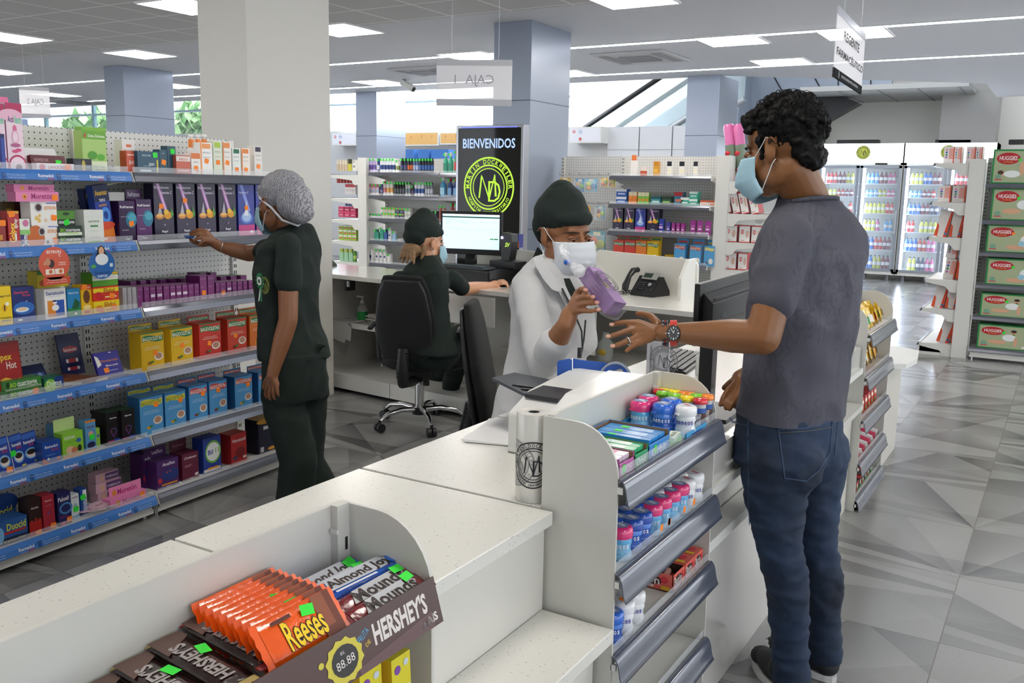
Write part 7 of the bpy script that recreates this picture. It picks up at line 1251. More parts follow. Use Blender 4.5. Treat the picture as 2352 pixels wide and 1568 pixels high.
# ================================================================ people
V3 = Vector
def basis(f, u=V3((0, 0, 1))):
    f = f.normalized(); r = f.cross(u).normalized(); u2 = r.cross(f); m = Matrix((r, f, u2)).transposed().to_4x4(); return m    # x right, y forward, z up
class B(G):
    """solids that get fused into one continuous surface"""
    def cap(s, a, ra, b, rb, m, n=14, flat=1, up=None):
        a = V3(a); b = V3(b); d = (b-a); L = d.length; dd = d.normalized(); P = []; Rr = []
        for i in range(5): t = math.pi/2*i/4; P.append(a-dd*ra*math.cos(t)*.98); Rr.append(max(ra*math.sin(t), 1e-4))
        for i in range(5): t = math.pi/2*i/4; P.append(b+dd*rb*math.sin(t)*.98); Rr.append(max(rb*math.cos(t), 1e-4))
        s.tube(P, Rr, m, n, flat, True, up); return s
    def chain(s, pts, m, n=14, flat=1, up=None):
        for (p, r), (q, r2) in zip(pts, pts[1:]): s.cap(p, r, q, r2, m, n, flat, up)
        return s
    def ell(s, c, rad, m, M=None, n=20, k=12):
        o = s.m; s.m = o @ TR(*c) @ (M or Matrix.Identity(4)); s.lathe_at(0, 0, 0, rad[0], rad[1], rad[2], m, n, k); s.m = o; return s
    def loft(s, rings, m, n=28, pw=2.3):
        """rings: (centre, lateral unit, half width, depth unit, half depth)"""
        v = []; f = []
        for c, U, a, W_, b in rings:
            for i in range(n): t = 2*math.pi*i/n; cx, sy = math.cos(t), math.sin(t); v.append(tuple(V3(c)+U*a*abs(cx)**(2/pw)*(1 if cx > 0 else -1)+W_*b*abs(sy)**(2/pw)*(1 if sy > 0 else -1)))
        for j in range(len(rings)-1):
            for i in range(n): x = j*n+i; y = j*n+(i+1) % n; f.append((x, y, y+n, x+n))
        f += [tuple(range(n))[::-1], tuple(range((len(rings)-1)*n, len(rings)*n))]; return s.add(v, f, m)
def fuse(g, name, parent, vox, smooth=6, m=None, fold=0, fscale=9, fdir=None, keep=None, label=None):
    me = g.mesh(name); o = bpy.data.objects.new(name, me); COL.objects.link(o)
    r = o.modifiers.new('r', 'REMESH'); r.mode = 'VOXEL'; r.voxel_size = vox; r.adaptivity = 0
    k = o.modifiers.new('s', 'SMOOTH'); k.factor = .5; k.iterations = smooth
    dg = bpy.context.evaluated_depsgraph_get(); nm = bpy.data.meshes.new_from_object(o.evaluated_get(dg)); o.modifiers.clear(); o.data = nm; bpy.data.meshes.remove(me)
    nm.name = name; nm.materials.clear(); nm.materials.append(m or g.ms[0])
    if fold:
        M = fdir or Matrix.Identity(3)
        for v in nm.vertices:
            p = M @ v.co; a = noise.noise(p*fscale); b = noise.noise(p*fscale*2.3+V3((5, 1, 3))); w_ = (1-abs(a)*2)**2 if abs(a) < .5 else 0
            v.co += v.normal*fold*(w_*.8+b*.7-.3)
    nm.polygons.foreach_set('use_smooth', [True]*len(nm.polygons)); nm.update(); o.parent = parent
    if label: o['label'] = label
    return o
def cut(o, planes):
    """trim an open garment: keep the side the normal points to"""
    import bmesh
    bm = bmesh.new(); bm.from_mesh(o.data)
    for co_, no in planes: bmesh.ops.bisect_plane(bm, geom=bm.verts[:]+bm.edges[:]+bm.faces[:], plane_co=co_, plane_no=no, clear_inner=True)
    bm.to_mesh(o.data); bm.free(); return o
SK1 = mat('#80532f', .45, sss=.08, var=.06, bscale=25); SK2 = mat('#90603f', .45, sss=.08, var=.05, bscale=25); SK3 = mat('#d09a78', .45, sss=.08, var=.05, bscale=25); SK4 = mat('#855638', .45, sss=.08, var=.05, bscale=25)
HAIR = mat('#070606', .6, spec=.18); EYEW = mat('#b9ada6', .3); IRIS = mat('#20120c', .15); BROW = mat('#1a1210', .7); MASKB = mat('#9fc4d4', .75, bump=.1, bscale=300); MASKW = mat('#d4dae2', .75, bump=.1, bscale=300); STRAP = mat('#dfe4e8', .6)
def head_solid(g, C_, Mh, skin, s=1.0, ears=True, neck=None, female=False):
    o = g.m; g.m = TR(*C_) @ Mh @ SCL(s, s, s)
    g.ell((0, -.018, .032), (.073, .094, .084), skin); g.ell((0, .02, -.03), (.060, .070, .082), skin); g.ell((0, .048, -.088), (.030, .032, .026), skin, n=14, k=8)
    g.ell((0, .070, .024), (.044, .014, .016), skin, n=14, k=8); g.ell((0, .040, .050), (.056, .044, .050), skin, n=16, k=10); g.cap((0, .084, .012), .008, (0, .103, -.028), .0125, skin, 10); g.ell((.013, .092, -.032), (.009, .010, .008), skin, n=10, k=6); g.ell((-.013, .092, -.032), (.009, .010, .008), skin, n=10, k=6)
    for q in (-1, 1): g.ell((q*.040, .056, -.034), (.024, .026, .026), skin, n=14, k=8); g.ell((q*.046, .008, -.055), (.020, .045, .040), skin, n=14, k=8)
    g.ell((0, .086, -.062), (.024, .012, .013), skin, n=12, k=8)
    if ears:
        for q in (-1, 1):
            g.tube([(q*(.077+.014*math.sin(a*.5)), -.012+.018*math.cos(a)*1-.004, -.006+.031*math.sin(a)) for a in [x*math.pi/7-1.4 for x in range(0, 10)]], [.0035, .004, .0045, .005, .005, .005, .0045, .004, .0035, .003], skin, 8)
            g.ell((q*.079, -.008, -.006), (.007, .017, .028), skin, n=10, k=8); g.ell((q*.075, .0, -.030), (.005, .007, .010), skin, n=8, k=6)
    g.m = o
    if neck: g.chain(neck, skin, 18)
def face_bits(t, C_, Mh, s=1.0, lid=0.0, skin=None, brow=BROW, down=0):
    for q in (-1, 1):
        g = G(); g.m = TR(*C_) @ Mh @ SCL(s, s, s) @ TR(q*.031, .0765, -.001); g.ball(0, 0, 0, .0135, .0125, .0105, EYEW, 14, 10); g.m = g.m @ RX(down); g.ball(0, .0062, -.0005, .0074, .0070, .0074, IRIS, 12, 8); g.obj('eye', t)
        g = G(); g.m = TR(*C_) @ Mh @ SCL(s, s, s)
        # lids
        for sg, z0 in ((1, .0105-lid), (-1, -.009)): g.tube([(q*(.031+(i-3)*.0052), .0855-.0009*(i-3)**2-(.002 if abs(i-3) > 2 else 0), -.001+z0*(1-((i-3)/3.6)**2)) for i in range(7)], [.0016, .0026, .0032, .0034, .0032, .0026, .0016], skin, 6)
        if lid: g.ell_ = None; g.lathe_at(q*.031, .0775, .0015, .0145, .0128, .0105, skin, 12, 8)
        g.obj('eyelid', t)
        g = G(); g.m = TR(*C_) @ Mh @ SCL(s, s, s); g.tube([(q*(.012+i*.0085),   .0915-.0012*i*i-.0012*i, .020+.0028*i-.0009*i*i*.8) for i in range(6)], [.0022, .0036, .0038, .0034, .0026, .0012], brow, 6, .6); g.obj('eyebrow', t)
        g = G(); g.m = TR(*C_) @ Mh @ SCL(s, s, s); g.tube([(q*(.031+(i-3)*.0052), .0885-.0009*(i-3)**2, -.001+(.0105-lid*1.6)*(1-((i-3)/3.6)**2)) for i in range(7)], [.0006, .001, .0012, .0013, .0012, .001, .0006], BROW, 5); g.obj('lash_line', t)
def face_mask(t, C_, Mh, m, s=1.0, colour='', n=22, mr=18):
    g = G(); g.m = TR(*C_) @ Mh @ SCL(s, s, s); v = []; f = []
    for j in range(mr+1):
        w_ = j/mr; ry = .104+.028*math.sin(min(1, w_*1.5)*math.pi*.55)-.060*max(0, w_-.55)**1.15*2.0; rx = .076-.010*w_; z = -.006-.118*w_
        ry += .0035*((w_*5) % 1 if .12 < w_ < .85 else 0)
        for i in range(n+1):
            u = (i/n*2-1); a = u*1.34; zz = z-.006*abs(u)**2*(1-w_)+.018*abs(u)**2*w_
            v.append((rx*math.sin(a)*1.02, .004+ry*math.cos(a)**.8 if math.cos(a) > 0 else .004, zz))
    k = n+1
    for j in range(mr):
        for i in range(n): a = j*k+i; f.append((a, a+1, a+k+1, a+k))
    g.add(v, f, m, True); o = g.obj('face_mask', t); sl = o.modifiers.new('t', 'SOLIDIFY'); sl.thickness = .0015*s; sl.offset = 1
    for q in (-1, 1):
        g = G(); g.m = TR(*C_) @ Mh @ SCL(s, s, s)
        A_ = (q*.073, .040, -.014); B_ = (q*.068, .036, -.105); E1 = (q*.084, -.004, .028); E2 = (q*.083, -.012, -.040)
        g.tube([A_, (q*.080, .015, .008), E1, (q*.085, -.022, .022)], .0012, STRAP, 5); g.tube([B_, (q*.079, .008, -.07), E2, (q*.082, -.022, -.03)], .0012, STRAP, 5); g.obj('ear_loop', o)
    return o
def hand(g, skin, wrist, palm_c, pts, pr=.021, back=None, fr=.0085, thumb=None, wr=.026):
    """pts: for each finger (knuckle, mid, tip); a flattened palm joins wrist and knuckles"""
    kn = [p[0] for p in pts]; w0 = V3(wrist)
    for i, k_ in enumerate(kn): g.cap(w0.lerp(V3(palm_c), .35), wr*.72, V3(k_), .0115, skin, 12)
    for a, b in zip(kn, kn[1:]): g.cap(V3(a), .0115, V3(b), .0115, skin, 10); g.cap(V3(a).lerp(w0, .4), .0135, V3(b).lerp(w0, .4), .0135, skin, 10)
    for i, P in enumerate(pts):
        P = [V3(p) for p in P]; r = [fr*1.12, fr*1.02, fr*.95, fr*.78][-len(P):] if len(P) == 4 else [fr*1.12, fr, fr*.8]
        if i == 3: r = [q*.88 for q in r]
        for (a, b), (ra, rb) in zip(zip(P, P[1:]), zip(r, r[1:])): g.cap(a, ra, b, rb, skin, 10)
    if thumb:
        T_ = [V3(p) for p in thumb]
        for (a, b), (ra, rb) in zip(zip(T_, T_[1:]), ((.0155, .0115), (.0112, .0098), (.0098, .0085))): g.cap(a, ra, b, rb, skin, 10)
def nails(t, tips, d, up, m=mat('#c99a86', .25)):
    for p in tips:
        g = G(); g.ball(0, 0, 0, .0055, .0075, .0018, m, 10, 6); M_ = basis(d, up); g_o = g.obj('fingernail', t); g_o.matrix_basis = TR(*p) @ M_
# ---------------------------------------------------------------- the customer
man = thing('person', 'man in a grey T-shirt and blue jeans reaching his open hand over the counter', 'person')
mf = V3((-.93, .36, 0)).normalized(); ml = V3((-mf.y, mf.x, 0))*-1   # ml: towards the camera side
ml = V3((-.36, -.93, 0)).normalized()
tb = 2.60
ch = att(1858, 600, tb); gS = B()
def ring(px, py, t, a, b, f=mf, l=ml): return (att(px, py, t), l, a, f, b)
SH = mat('#5f5e68', .85, bump=.25, bscale=220)
def shirt_mat():
    t = NT('printed_tshirt', .85); tc = t.n('TexCoord'); n1 = t.n('TexNoise', i0=tc.outputs['Object']); n1.inputs['Scale'].default_value = 7; n1.inputs['Detail'].default_value = 3
    wv = t.n('TexWave', i0=tc.outputs['Object']); wv.inputs['Scale'].default_value = 14; wv.inputs['Distortion'].default_value = 14; wv.inputs['Detail'].default_value = 2; wv.inputs['Detail Scale'].default_value = 1.6
    k = t.math('MULTIPLY', t.math('GREATER_THAN', wv.outputs['Fac'], .72), t.math('GREATER_THAN', n1.outputs[0], .46))
    base = t.mix(n1.outputs[0], lin('#3a3a44'), lin('#5b5b68'))
    t.t.links.new(t.mix(t.math('MULTIPLY', k, .35), base, lin('#35353f')), t.b.inputs['Base Color'])
    n2 = t.n('TexNoise', i0=tc.outputs['Object']); n2.inputs['Scale'].default_value = 260; bp = t.n('Bump'); bp.inputs['Strength'].default_value = .2; bp.inputs['Distance'].default_value = .002; t.t.links.new(n2.outputs[0], bp.inputs['Height']); t.t.links.new(bp.outputs[0], t.b.inputs['Normal'])
    return t.m
SHM = shirt_mat()
gS.loft([ring(1812, 968, 2.60, .172, .128), ring(1818, 930, 2.60, .170, .125), ring(1828, 850, 2.60, .168, .122), ring(1840, 760, 2.60, .175, .125), ring(1852, 660, 2.60, .190, .13), ring(1862, 590, 2.60, .196, .125), ring(1868, 535, 2.60, .18, .11), ring(1866, 490, 2.60, .13, .09), ring(1855, 452, 2.60, .078, .075)], SHM)
shn = V3(att(1812, 545, 2.44)); shf = V3(att(1905, 560, 2.76))
el = att(1752, 775, 2.40); wr_ = att(1556, 764, 2.56)
gS.chain([(shn, .070), (shn.lerp(el, .30), .066), (shn.lerp(el, .60), .064)], SHM, 18)
elf = att(1840, 800, 2.88); gS.chain([(shf, .066), (shf.lerp(elf, .45), .062)], SHM, 16)
sh = fuse(gS, 'tshirt', man, .0085, 8, SHM, fold=.012, fscale=5.5, label='grey patterned T-shirt')
hemz = att(1812, 950, 2.6).z
cut(sh, [(V3((0, 0, hemz-.004)), V3((0, 0, 1))), (shn.lerp(el, .60)+V3((0, 0, 0)), (shn-el).normalized())] if False else [(V3((0, 0, hemz-.004)), V3((0, 0, 1)))])
g = G(); c = att(1856, 462, 2.59)
nk = [c+ml*(.078*math.cos(i*math.pi/12))+mf*(.074*math.sin(i*math.pi/12)-.004)+V3((0, 0, .012*math.sin(i*math.pi/12+3.14)))for i in range(25)]
g.tube(nk, .0065, SHM, 8, 1, False); g.obj('collar', man)
# skin: head, neck, arms, hands, hidden core and legs as one surface
g = B()
hc = att(1795, 345, 2.56); Mh = basis(V3((-.95, .20, -.20)), V3((0.02, 0, 1)))
head_solid(g, hc, Mh, SK1, 1.07, neck=[(hc+V3((.035, -.01, -.05)), .060), (att(1852, 455, 2.60), .062), (att(1862, 520, 2.60), .075)])
g.chain([(shn, .05), (el, .047)], SK1); g.cap(el, .045, el.lerp(wr_, .35), .046, SK1, 18); g.chain([(el.lerp(wr_, .35), .046), (el.lerp(wr_, .7), .036), (wr_, .028), (att(1525, 764, 2.59), .027)], SK1, 18)
T_ = 2.62
def A(px, py, t=2.62): return att(px, py, t)
mp = [[A(1466, 741, 2.62), A(1449, 740, 2.62), A(1424, 741, 2.63), A(1405, 746, 2.64)], [A(1464, 756, 2.615), A(1445, 758, 2.615), A(1418, 767, 2.61), A(1398, 773, 2.60)], [A(1467, 771, 2.61), A(1446, 781, 2.60), A(1424, 790, 2.59), A(1408, 795, 2.58)], [A(1474, 785, 2.605), A(1458, 792, 2.59), A(1446, 800, 2.58), A(1438, 806, 2.57)]]
hand(g, SK1, A(1522, 764, 2.60), A(1490, 762, 2.61), mp, thumb=[A(1510, 745, 2.63), A(1496, 727, 2.66), A(1478, 721, 2.675), A(1464, 721, 2.685)], fr=.0092)
# far hand resting on the counter edge
fw = att(1700, 868, 2.80); g.chain([(shf, .048), (elf, .042), (att(1740, 850, 2.84), .030), (fw, .026)], SK1, 14)
fp = [[att(1690, 880, 2.77), att(1672, 895, 2.74), att(1660, 915, 2.72), att(1655, 930, 2.72)], [att(1694, 888, 2.76), att(1680, 908, 2.73), att(1671, 925, 2.71), att(1667, 938, 2.71)], [att(1698, 892, 2.75), att(1690, 912, 2.72), att(1681, 928, 2.70), att(1676, 940, 2.70)], [att(1702, 894, 2.74), att(1698, 910, 2.72), att(1692, 925, 2.71), att(1688, 935, 2.71)]]
hand(g, SK1, fw, att(1697, 880, 2.78), fp, thumb=[att(1692, 872, 2.79), att(1676, 880, 2.80), att(1664, 890, 2.80)], fr=.009)
hip = att(1812, 975, 2.6); g.cap(att(1858, 560, 2.6), .09, hip, .09, SK1, 12)
nf = atz(1815, 1600, 0); ff = atz(1890, 1556, 0)
kn_ = att(1790, 1250, 2.56); kf = att(1872, 1240, 2.68)
an_n = nf+V3((0, 0, .10)); an_f = ff+V3((0, 0, .10))
g.chain([(hip+ml*.08, .07), (kn_, .045), (an_n, .035)], SK1); g.chain([(hip-ml*.08, .07), (kf, .045), (an_f, .035)], SK1)
fuse(g, 'body', man, .0042, 4, SK1)
face_bits(man, hc, Mh, 1.07, lid=.006, skin=SK1, down=-.4)
face_mask(man, hc, Mh, MASKB, 1.07)
nails(man, [A(1405, 745, 2.63), A(1397, 772, 2.592), A(1407, 794, 2.572)], -_r, -_f)
# hair: a cap of short curls
g = B(); o_ = g.m; g.m = TR(*hc) @ Mh @ SCL(1.07, 1.07, 1.07)
g.ell((0, -.030, .052), (.080, .092, .084), HAIR); g.ell((0, .020, .086), (.066, .072, .046), HAIR); g.ell((0, -.066, .012), (.066, .044, .068), HAIR); g.ell((0, -.078, -.03), (.054, .036, .040), HAIR); 
for q in (-1, 1): g.ell((q*.066, -.022, .052), (.014, .050, .030), HAIR); g.cap((q*.073, .022, .03), .010, (q*.072, .020, -.018), .006, HAIR, 8)
rq = random.Random(11)
for i in range(210):
    u = rq.uniform(-1.0, .98); ph_ = rq.uniform(0, 6.28); s_ = math.sqrt(1-u*u); d = V3((s_*math.cos(ph_), s_*math.sin(ph_), u))
    if d.y > .35 and d.z < .28: continue
    if d.z < -.55 and d.y > -.5: continue
    if abs(d.x) > .5 and d.z < .12 and d.y > -.5: continue
    p = V3((d.x*.080, -.020+d.y*.100, .048+d.z*.090)); g.ell(p, (rq.uniform(.010, .017),)*2+(rq.uniform(.008, .014),), HAIR, n=8, k=6)
for i in range(34): x = rq.uniform(-.06, .06); g.ell((x, .075+rq.uniform(-.012, .012)-abs(x)*.3, .075+rq.uniform(-.02, .02)), (.013, .013, .012), HAIR, n=8, k=6)
g.m = o_; hr = fuse(g, 'hair', man, .0038, 2, HAIR)
for v in hr.data.vertices:
    a = noise.noise(v.co*55); b = noise.noise(v.co*110); v.co += v.normal*(.007*a+.0035*b)
hs_ = G(); hs_.m = TR(*hc) @ Mh @ SCL(1.07, 1.07, 1.07)
for i in range(420):
    u = rq.uniform(-.35, .98); ph_ = rq.uniform(0, 6.28); s_ = math.sqrt(1-u*u); d = V3((s_*math.cos(ph_), s_*math.sin(ph_), u))
    if d.y > .3 and d.z < .35: continue
    p = V3((d.x*.087, -.020+d.y*.107, .048+d.z*.097)); a = d.cross(V3((rq.uniform(-1, 1), rq.uniform(-1, 1), rq.uniform(-1, 1)))).normalized(); b = d; R0 = rq.uniform(.006, .011)
    hs_.tube([p+a*(R0*math.cos(k*.75))+b*(R0*math.sin(k*.75)*.8)+a.cross(b)*.001*k for k in range(7)], .0008, HAIR, 4)
hs_.obj('curls', hr)
# trousers
JN = NT('denim', .8); tc = JN.n('TexCoord'); n1 = JN.n('TexNoise', i0=tc.outputs['Object']); n1.inputs['Scale'].default_value = 5; n1.inputs['Detail'].default_value = 4
n2 = JN.n('TexNoise', i0=tc.outputs['Object']); n2.inputs['Scale'].default_value = 350
f_ = JN.math('ADD', JN.math('MULTIPLY', n1.outputs[0], .85), JN.math('MULTIPLY', n2.outputs[0], .3)); rp = JN.n('ValToRGB', i0=f_); rp.color_ramp.elements[0].position = .35; rp.color_ramp.elements[0].color = lin('#0a1220'); rp.color_ramp.elements[1].position = .85; rp.color_ramp.elements[1].color = lin('#223a5a')
JN.t.links.new(rp.outputs[0], JN.b.inputs['Base Color']); JEAN = JN.m
g = B(); g.loft([(hip+V3((0, 0, -.10)), ml, .168, mf, .125), (hip+V3((0, 0, -.03)), ml, .170, mf, .128), (hip+V3((0, 0, .05)), ml, .160, mf, .118)], JEAN)
hn = hip+ml*.085+V3((0, 0, -.08)); hf = hip-ml*.085+V3((0, 0, -.08)); bt = -mf*.03
g.chain([(hn+bt, .102), (hn.lerp(kn_, .4)+bt*.3, .088), (kn_, .064), (kn_.lerp(an_n, .35)-mf*.015, .061), (kn_.lerp(an_n, .8), .052), (nf+V3((0, 0, .07)), .055)], JEAN, 20)
g.chain([(hf+bt, .102), (hf.lerp(kf, .4)+bt*.3, .086), (kf, .062), (kf.lerp(an_f, .35)-mf*.015, .059), (kf.lerp(an_f, .8), .050), (ff+V3((0, 0, .08)), .053)], JEAN, 20)
g.ell(hip+ml*.07-mf*.075+V3((0, 0, -.085)), (.08, .08, .09), JEAN); g.ell(hip-ml*.055-mf*.06+V3((0, 0, -.085)), (.075, .075, .09), JEAN)
je = fuse(g, 'jeans', man, .008, 5, JEAN, fold=.007, fscale=9, fdir=Matrix(((1, 0, 0), (0, 1, 0), (0, 0, 2.2))), label='blue denim jeans')
# back pocket and seam stitching laid on the jeans surface
dg = bpy.context.evaluated_depsgraph_get()
from mathutils.bvhtree import BVHTree
bv = BVHTree.FromPolygons([v.co for v in je.data.vertices], [tuple(p.vertices) for p in je.data.polygons])
def on(px, py, off=.0015, tree=bv):
    d = ray(px, py).normalized(); h = tree.ray_cast(CAM, d); return (h[0]+h[1]*off) if h[0] else att(px, py, 2.5)
ST = mat('#5c5a58', .7); PKM = mat('#1c2a44', .8, bump=.3, bscale=300)
PP_ = [(1788, 986), (1850, 984), (1912, 966), (1905, 1040), (1880, 1080), (1852, 1104), (1802, 1098), (1795, 1040)]
g = G()
for k in range(len(PP_)): a, b = PP_[k], PP_[(k+1) % len(PP_)]; g.tube([on(a[0]+(b[0]-a[0])*i/6, a[1]+(b[1]-a[1])*i/6, .001) for i in range(7)], .0018, ST if 0 else mat('#3a4c6a', .8), 5)
g.tube([on(1788+ (1912-1788)*i/8, 994-8*(i/8)-10*max(0, i/8-.5), .002) for i in range(9)], .0012, ST, 4); g.obj('back_pocket', man)
g = G(); g.tube([on(1718+i*.2*2, 965+i*30, .0008) for i in range(9)], .0012, mat('#3f5878', .8), 4)
g.tube([on(1676, 958, .002), on(1682, 968, .002), on(1700, 974, .002), on(1716, 976, .002)], .0018, mat('#3a4c6a', .8), 5); g.obj('seam', man)
g = G(); g.tube([on(1905, 1008+0*i, .0012) if 0 else on(1925-i*2, 952+i*22, .0012) for i in range(6)], .0012, mat('#3f5878', .8), 4); g.obj('seam', man)
def shoe(t, heel, toe, m, sole, s=1.0, name='shoe', capm=None):
    d = (toe-heel); L = d.length; M_ = TR(heel.x, heel.y, 0) @ basis(V3((d.x, d.y, 0)))
    gg = B(); gg.m = M_; gg.cap((0, .03, .05), .038*s, (0, .05, .075), .042*s, m); gg.ell((0, L*.45, .045), (.042*s, L*.42, .032), m); gg.ell((0, L*.80, .035), (.040*s, L*.2, .026), m); o = fuse(gg, name, t, .006, 4, m)
    g2 = G(); g2.m = M_; P = [(.038*s*math.cos(a*math.pi/10)*(1.15 if math.sin(a*math.pi/10) > 0 else 1), L*.5+L*.52*math.sin(a*math.pi/10)) for a in range(20)]; g2.prism(P, .002, .024, sole, sm=False); g2.obj('sole', o)
    if capm: g3 = G(); g3.m = M_; g3.ball(0, L*.86, .03, .041*s, L*.14, .027, capm, 14, 8); g3.obj('toe_cap', o)
    return o
shoe(man, nf+V3((.0, -.02, 0)), atz(1738, 1512, 0), mat('#1b1c20', .7), mat('#d8d8d8', .5), capm=mat('#dcdcdc', .4))
shoe(man, ff-mf*.04, ff+mf*.21, mat('#1b1c20', .7), mat('#d8d8d8', .5), capm=mat('#dcdcdc', .4))
# watch, bracelets, ring
wax = (wr_-A(1525, 764, 2.59)).normalized(); wc = att(1547, 765, 2.575); vdir = (CAM-wc).normalized(); wu = wax.cross(vdir).normalized()
g = G(); RS = mat('#c0322c', .5); rr = .034
def band(c, r, w_, m, a0=0, a1=6.3, n=20, th=.003, kx=1.0):
    v = []; f = []
    for i in range(n+1):
        a = a0+(a1-a0)*i/n; d = vdir*math.cos(a)+wu*math.sin(a)*kx
        for p, q in ((r, -w_), (r, w_), (r+th, w_), (r+th, -w_)): v.append(tuple(c+d*p+wax*q))
    for i in range(n):
        for k in range(4): a = i*4+k; b = i*4+(k+1) % 4; f.append((a, b, b+4, a+4))
    g.add(v, f, m)
band(wc, rr, .011, RS, .45, 5.83); g.obj('watch_strap', man)
WM = TR(*(wc+vdir*(rr-.002))) @ Matrix((wax*-1, (wu*1), vdir)).transposed().to_4x4(); g = G(); g.m = WM
g.lathe([(.021, 0), (.0225, .003), (.0225, .008), (.0205, .0105)], mat('#26272b', .25, .7), n=32); g.lathe([(.0195, .0106), (0.0001, .0107)], mat('#141517', .3), n=32, cap=False)
for i in range(12):
    a = i*math.pi/6; o2 = g.m; g.m = WM @ TR(.0155*math.cos(a), .0155*math.sin(a), .0112) @ RZ(a); g.box(-.0022, -.0007, 0, .0022, .0007, .0004, mat('#e8e8e8', .4)) if i % 3 else g.box(-.003, -.0016, 0, .003, .0016, .0004, mat('#e8e8e8', .4)); g.m = o2
for a, L_ in ((-1.0, .013), (-1.9, .009)): o2 = g.m; g.m = WM @ TR(0, 0, .0116) @ RZ(a); g.box(0, -.0008, 0, L_, .0008, .0005, mat('#f0f0f0', .4)); g.m = o2
g.m = WM @ TR(.0235, 0, .005) @ RY(math.pi/2); g.cyl(0, 0, -.002, .003, .0025, CHROME, 8); g.obj('wristwatch', man)
for k, (dx, cols, n) in enumerate(((-.020, ('#4a4a52', '#6a6a74'), 26), (-.027, ('#b8382c', '#3a3a40', '#3a3a40'), 26), (-.034, ('#3a3a42', '#8a8a94'), 24))):
    c = wc+wax*dx*1.0; g = G()
    for i in range(n): a = i*2*math.pi/n; d = vdir*math.cos(a)+wu*math.sin(a)*1.05; p = c+d*(.0325); g.ball(p.x, p.y, p.z, .0038, .0038, .0038, mat(cols[i % len(cols)], .25, .4), 8, 6)
    g.obj('bead_bracelet', man)
rg = A(1443, 783, 2.598); rd = (V3(mp[2][1])-V3(mp[2][2])).normalized(); g = G(); a_ = rd.cross(vdir).normalized(); b_ = a_.cross(rd)
g.tube([rg+a_*(.0112*math.cos(i*.35))+b_*(.0112*math.sin(i*.35)) for i in range(19)], .0022, CHROME, 6); g.obj('ring', man)
# ---------------------------------------------------------------- pharmacist in the white coat
ph = thing('person', 'pharmacist in a white coat, dark green cap and white mask holding a bagged purple box', 'person')
pf = V3((.80, -.60, 0)).normalized(); pl = V3((pf.y, -pf.x, 0)); t0 = 3.0    # faces the customer, to the right
pf = V3((.86, -.35, 0)).normalized(); pr_ = pf.cross(V3((0, 0, 1)))
COAT = mat('#c3c4c6', .8, bump=.12, bscale=200); GRNM = mat('#0b1c17', .85, bump=.15, bscale=250)
def rg2(px, py, t, a, b): return (att(px, py, t), pr_, a, pf, b)
g = B(); g.loft([rg2(1232, 1010, 3.15, .18, .14), rg2(1240, 930, 3.15, .165, .13), rg2(1254, 840, 3.15, .145, .115), rg2(1263, 760, 3.15, .14, .112), rg2(1266, 690, 3.15, .15, .115), rg2(1264, 645, 3.15, .145, .095), rg2(1264, 610, 3.15, .095, .07), rg2(1269, 590, 3.15, .06, .05)], COAT)
ps = att(1212, 662, 3.05); pe = att(1248, 835, 2.85); pw = att(1300, 745, 2.72); ps2 = att(1322, 650, 3.12)
g.chain([(ps, .054), (ps.lerp(pe, .5), .052), (pe, .049)], COAT, 18); g.chain([(pe, .049), (pe.lerp(pw, .45), .048)], COAT, 18)
g.chain([(ps2, .055), (att(1342, 790, 3.12), .045)], COAT)
fuse(g, 'white_coat', ph, .0085, 6, COAT, fold=.006, fscale=8, label='white laboratory coat with turned-back cuff')
g = B(); a = pe.lerp(pw, .30); b = pe.lerp(pw, .50); g.chain([(a, .052), (b, .052)], COAT, 20); fuse(g, 'cuff', ph, .005, 3, COAT)
# lapels and collar
def strip(pts, m, name, th=.004, off=0):
    P = [V3(p) for p in pts]; n = len(P); w_ = vd*th; gg = G(); gg.add([tuple(p) for p in P]+[tuple(p-w_) for p in P], [tuple(range(n)), tuple(range(2*n-1, n-1, -1))]+[(i, (i+1) % n, (i+1) % n+n, i+n) for i in range(n)], m); return gg.obj(name, ph, bev=.0015)
vd = -_f
strip([att(1226, 592, 3.045), att(1243, 585, 3.056), att(1262, 618, 3.029), att(1300, 662, 3.008), att(1294, 672, 3.005), att(1268, 664, 2.998), att(1248, 640, 3.005), att(1232, 612, 3.024)], COAT, 'lapel')
strip([att(1300, 660, 3.011), att(1318, 700, 3.005), att(1328, 745, 3.009), att(1318, 742, 3.005), att(1300, 700, 3.003), att(1284, 668, 3.003)], COAT, 'lapel')
strip([att(1296, 640, 3.029), att(1308, 640, 3.035), att(1324, 672, 3.045), att(1318, 690, 3.035), att(1302, 662, 3.024)], GRNM, 'scrub_neckline')
g = G(); LY = mat('#15161a', .6); g.tube([att(1291, 662, 2.996), att(1300, 680, 2.993), att(1318, 715, 2.990), att(1336, 760, 2.993), att(1338, 800, 2.993), att(1332, 822, 2.993)], .006, LY, 6, .35); g.tube([att(1345, 735, 3.014), att(1341, 780, 3.003), att(1334, 815, 2.996)], .006, LY, 6, .35); g.tube([att(1332, 798, 2.990), att(1331, 822, 2.990)], .008, mat('#22242a', .4), 8); g.obj('lanyard', ph)
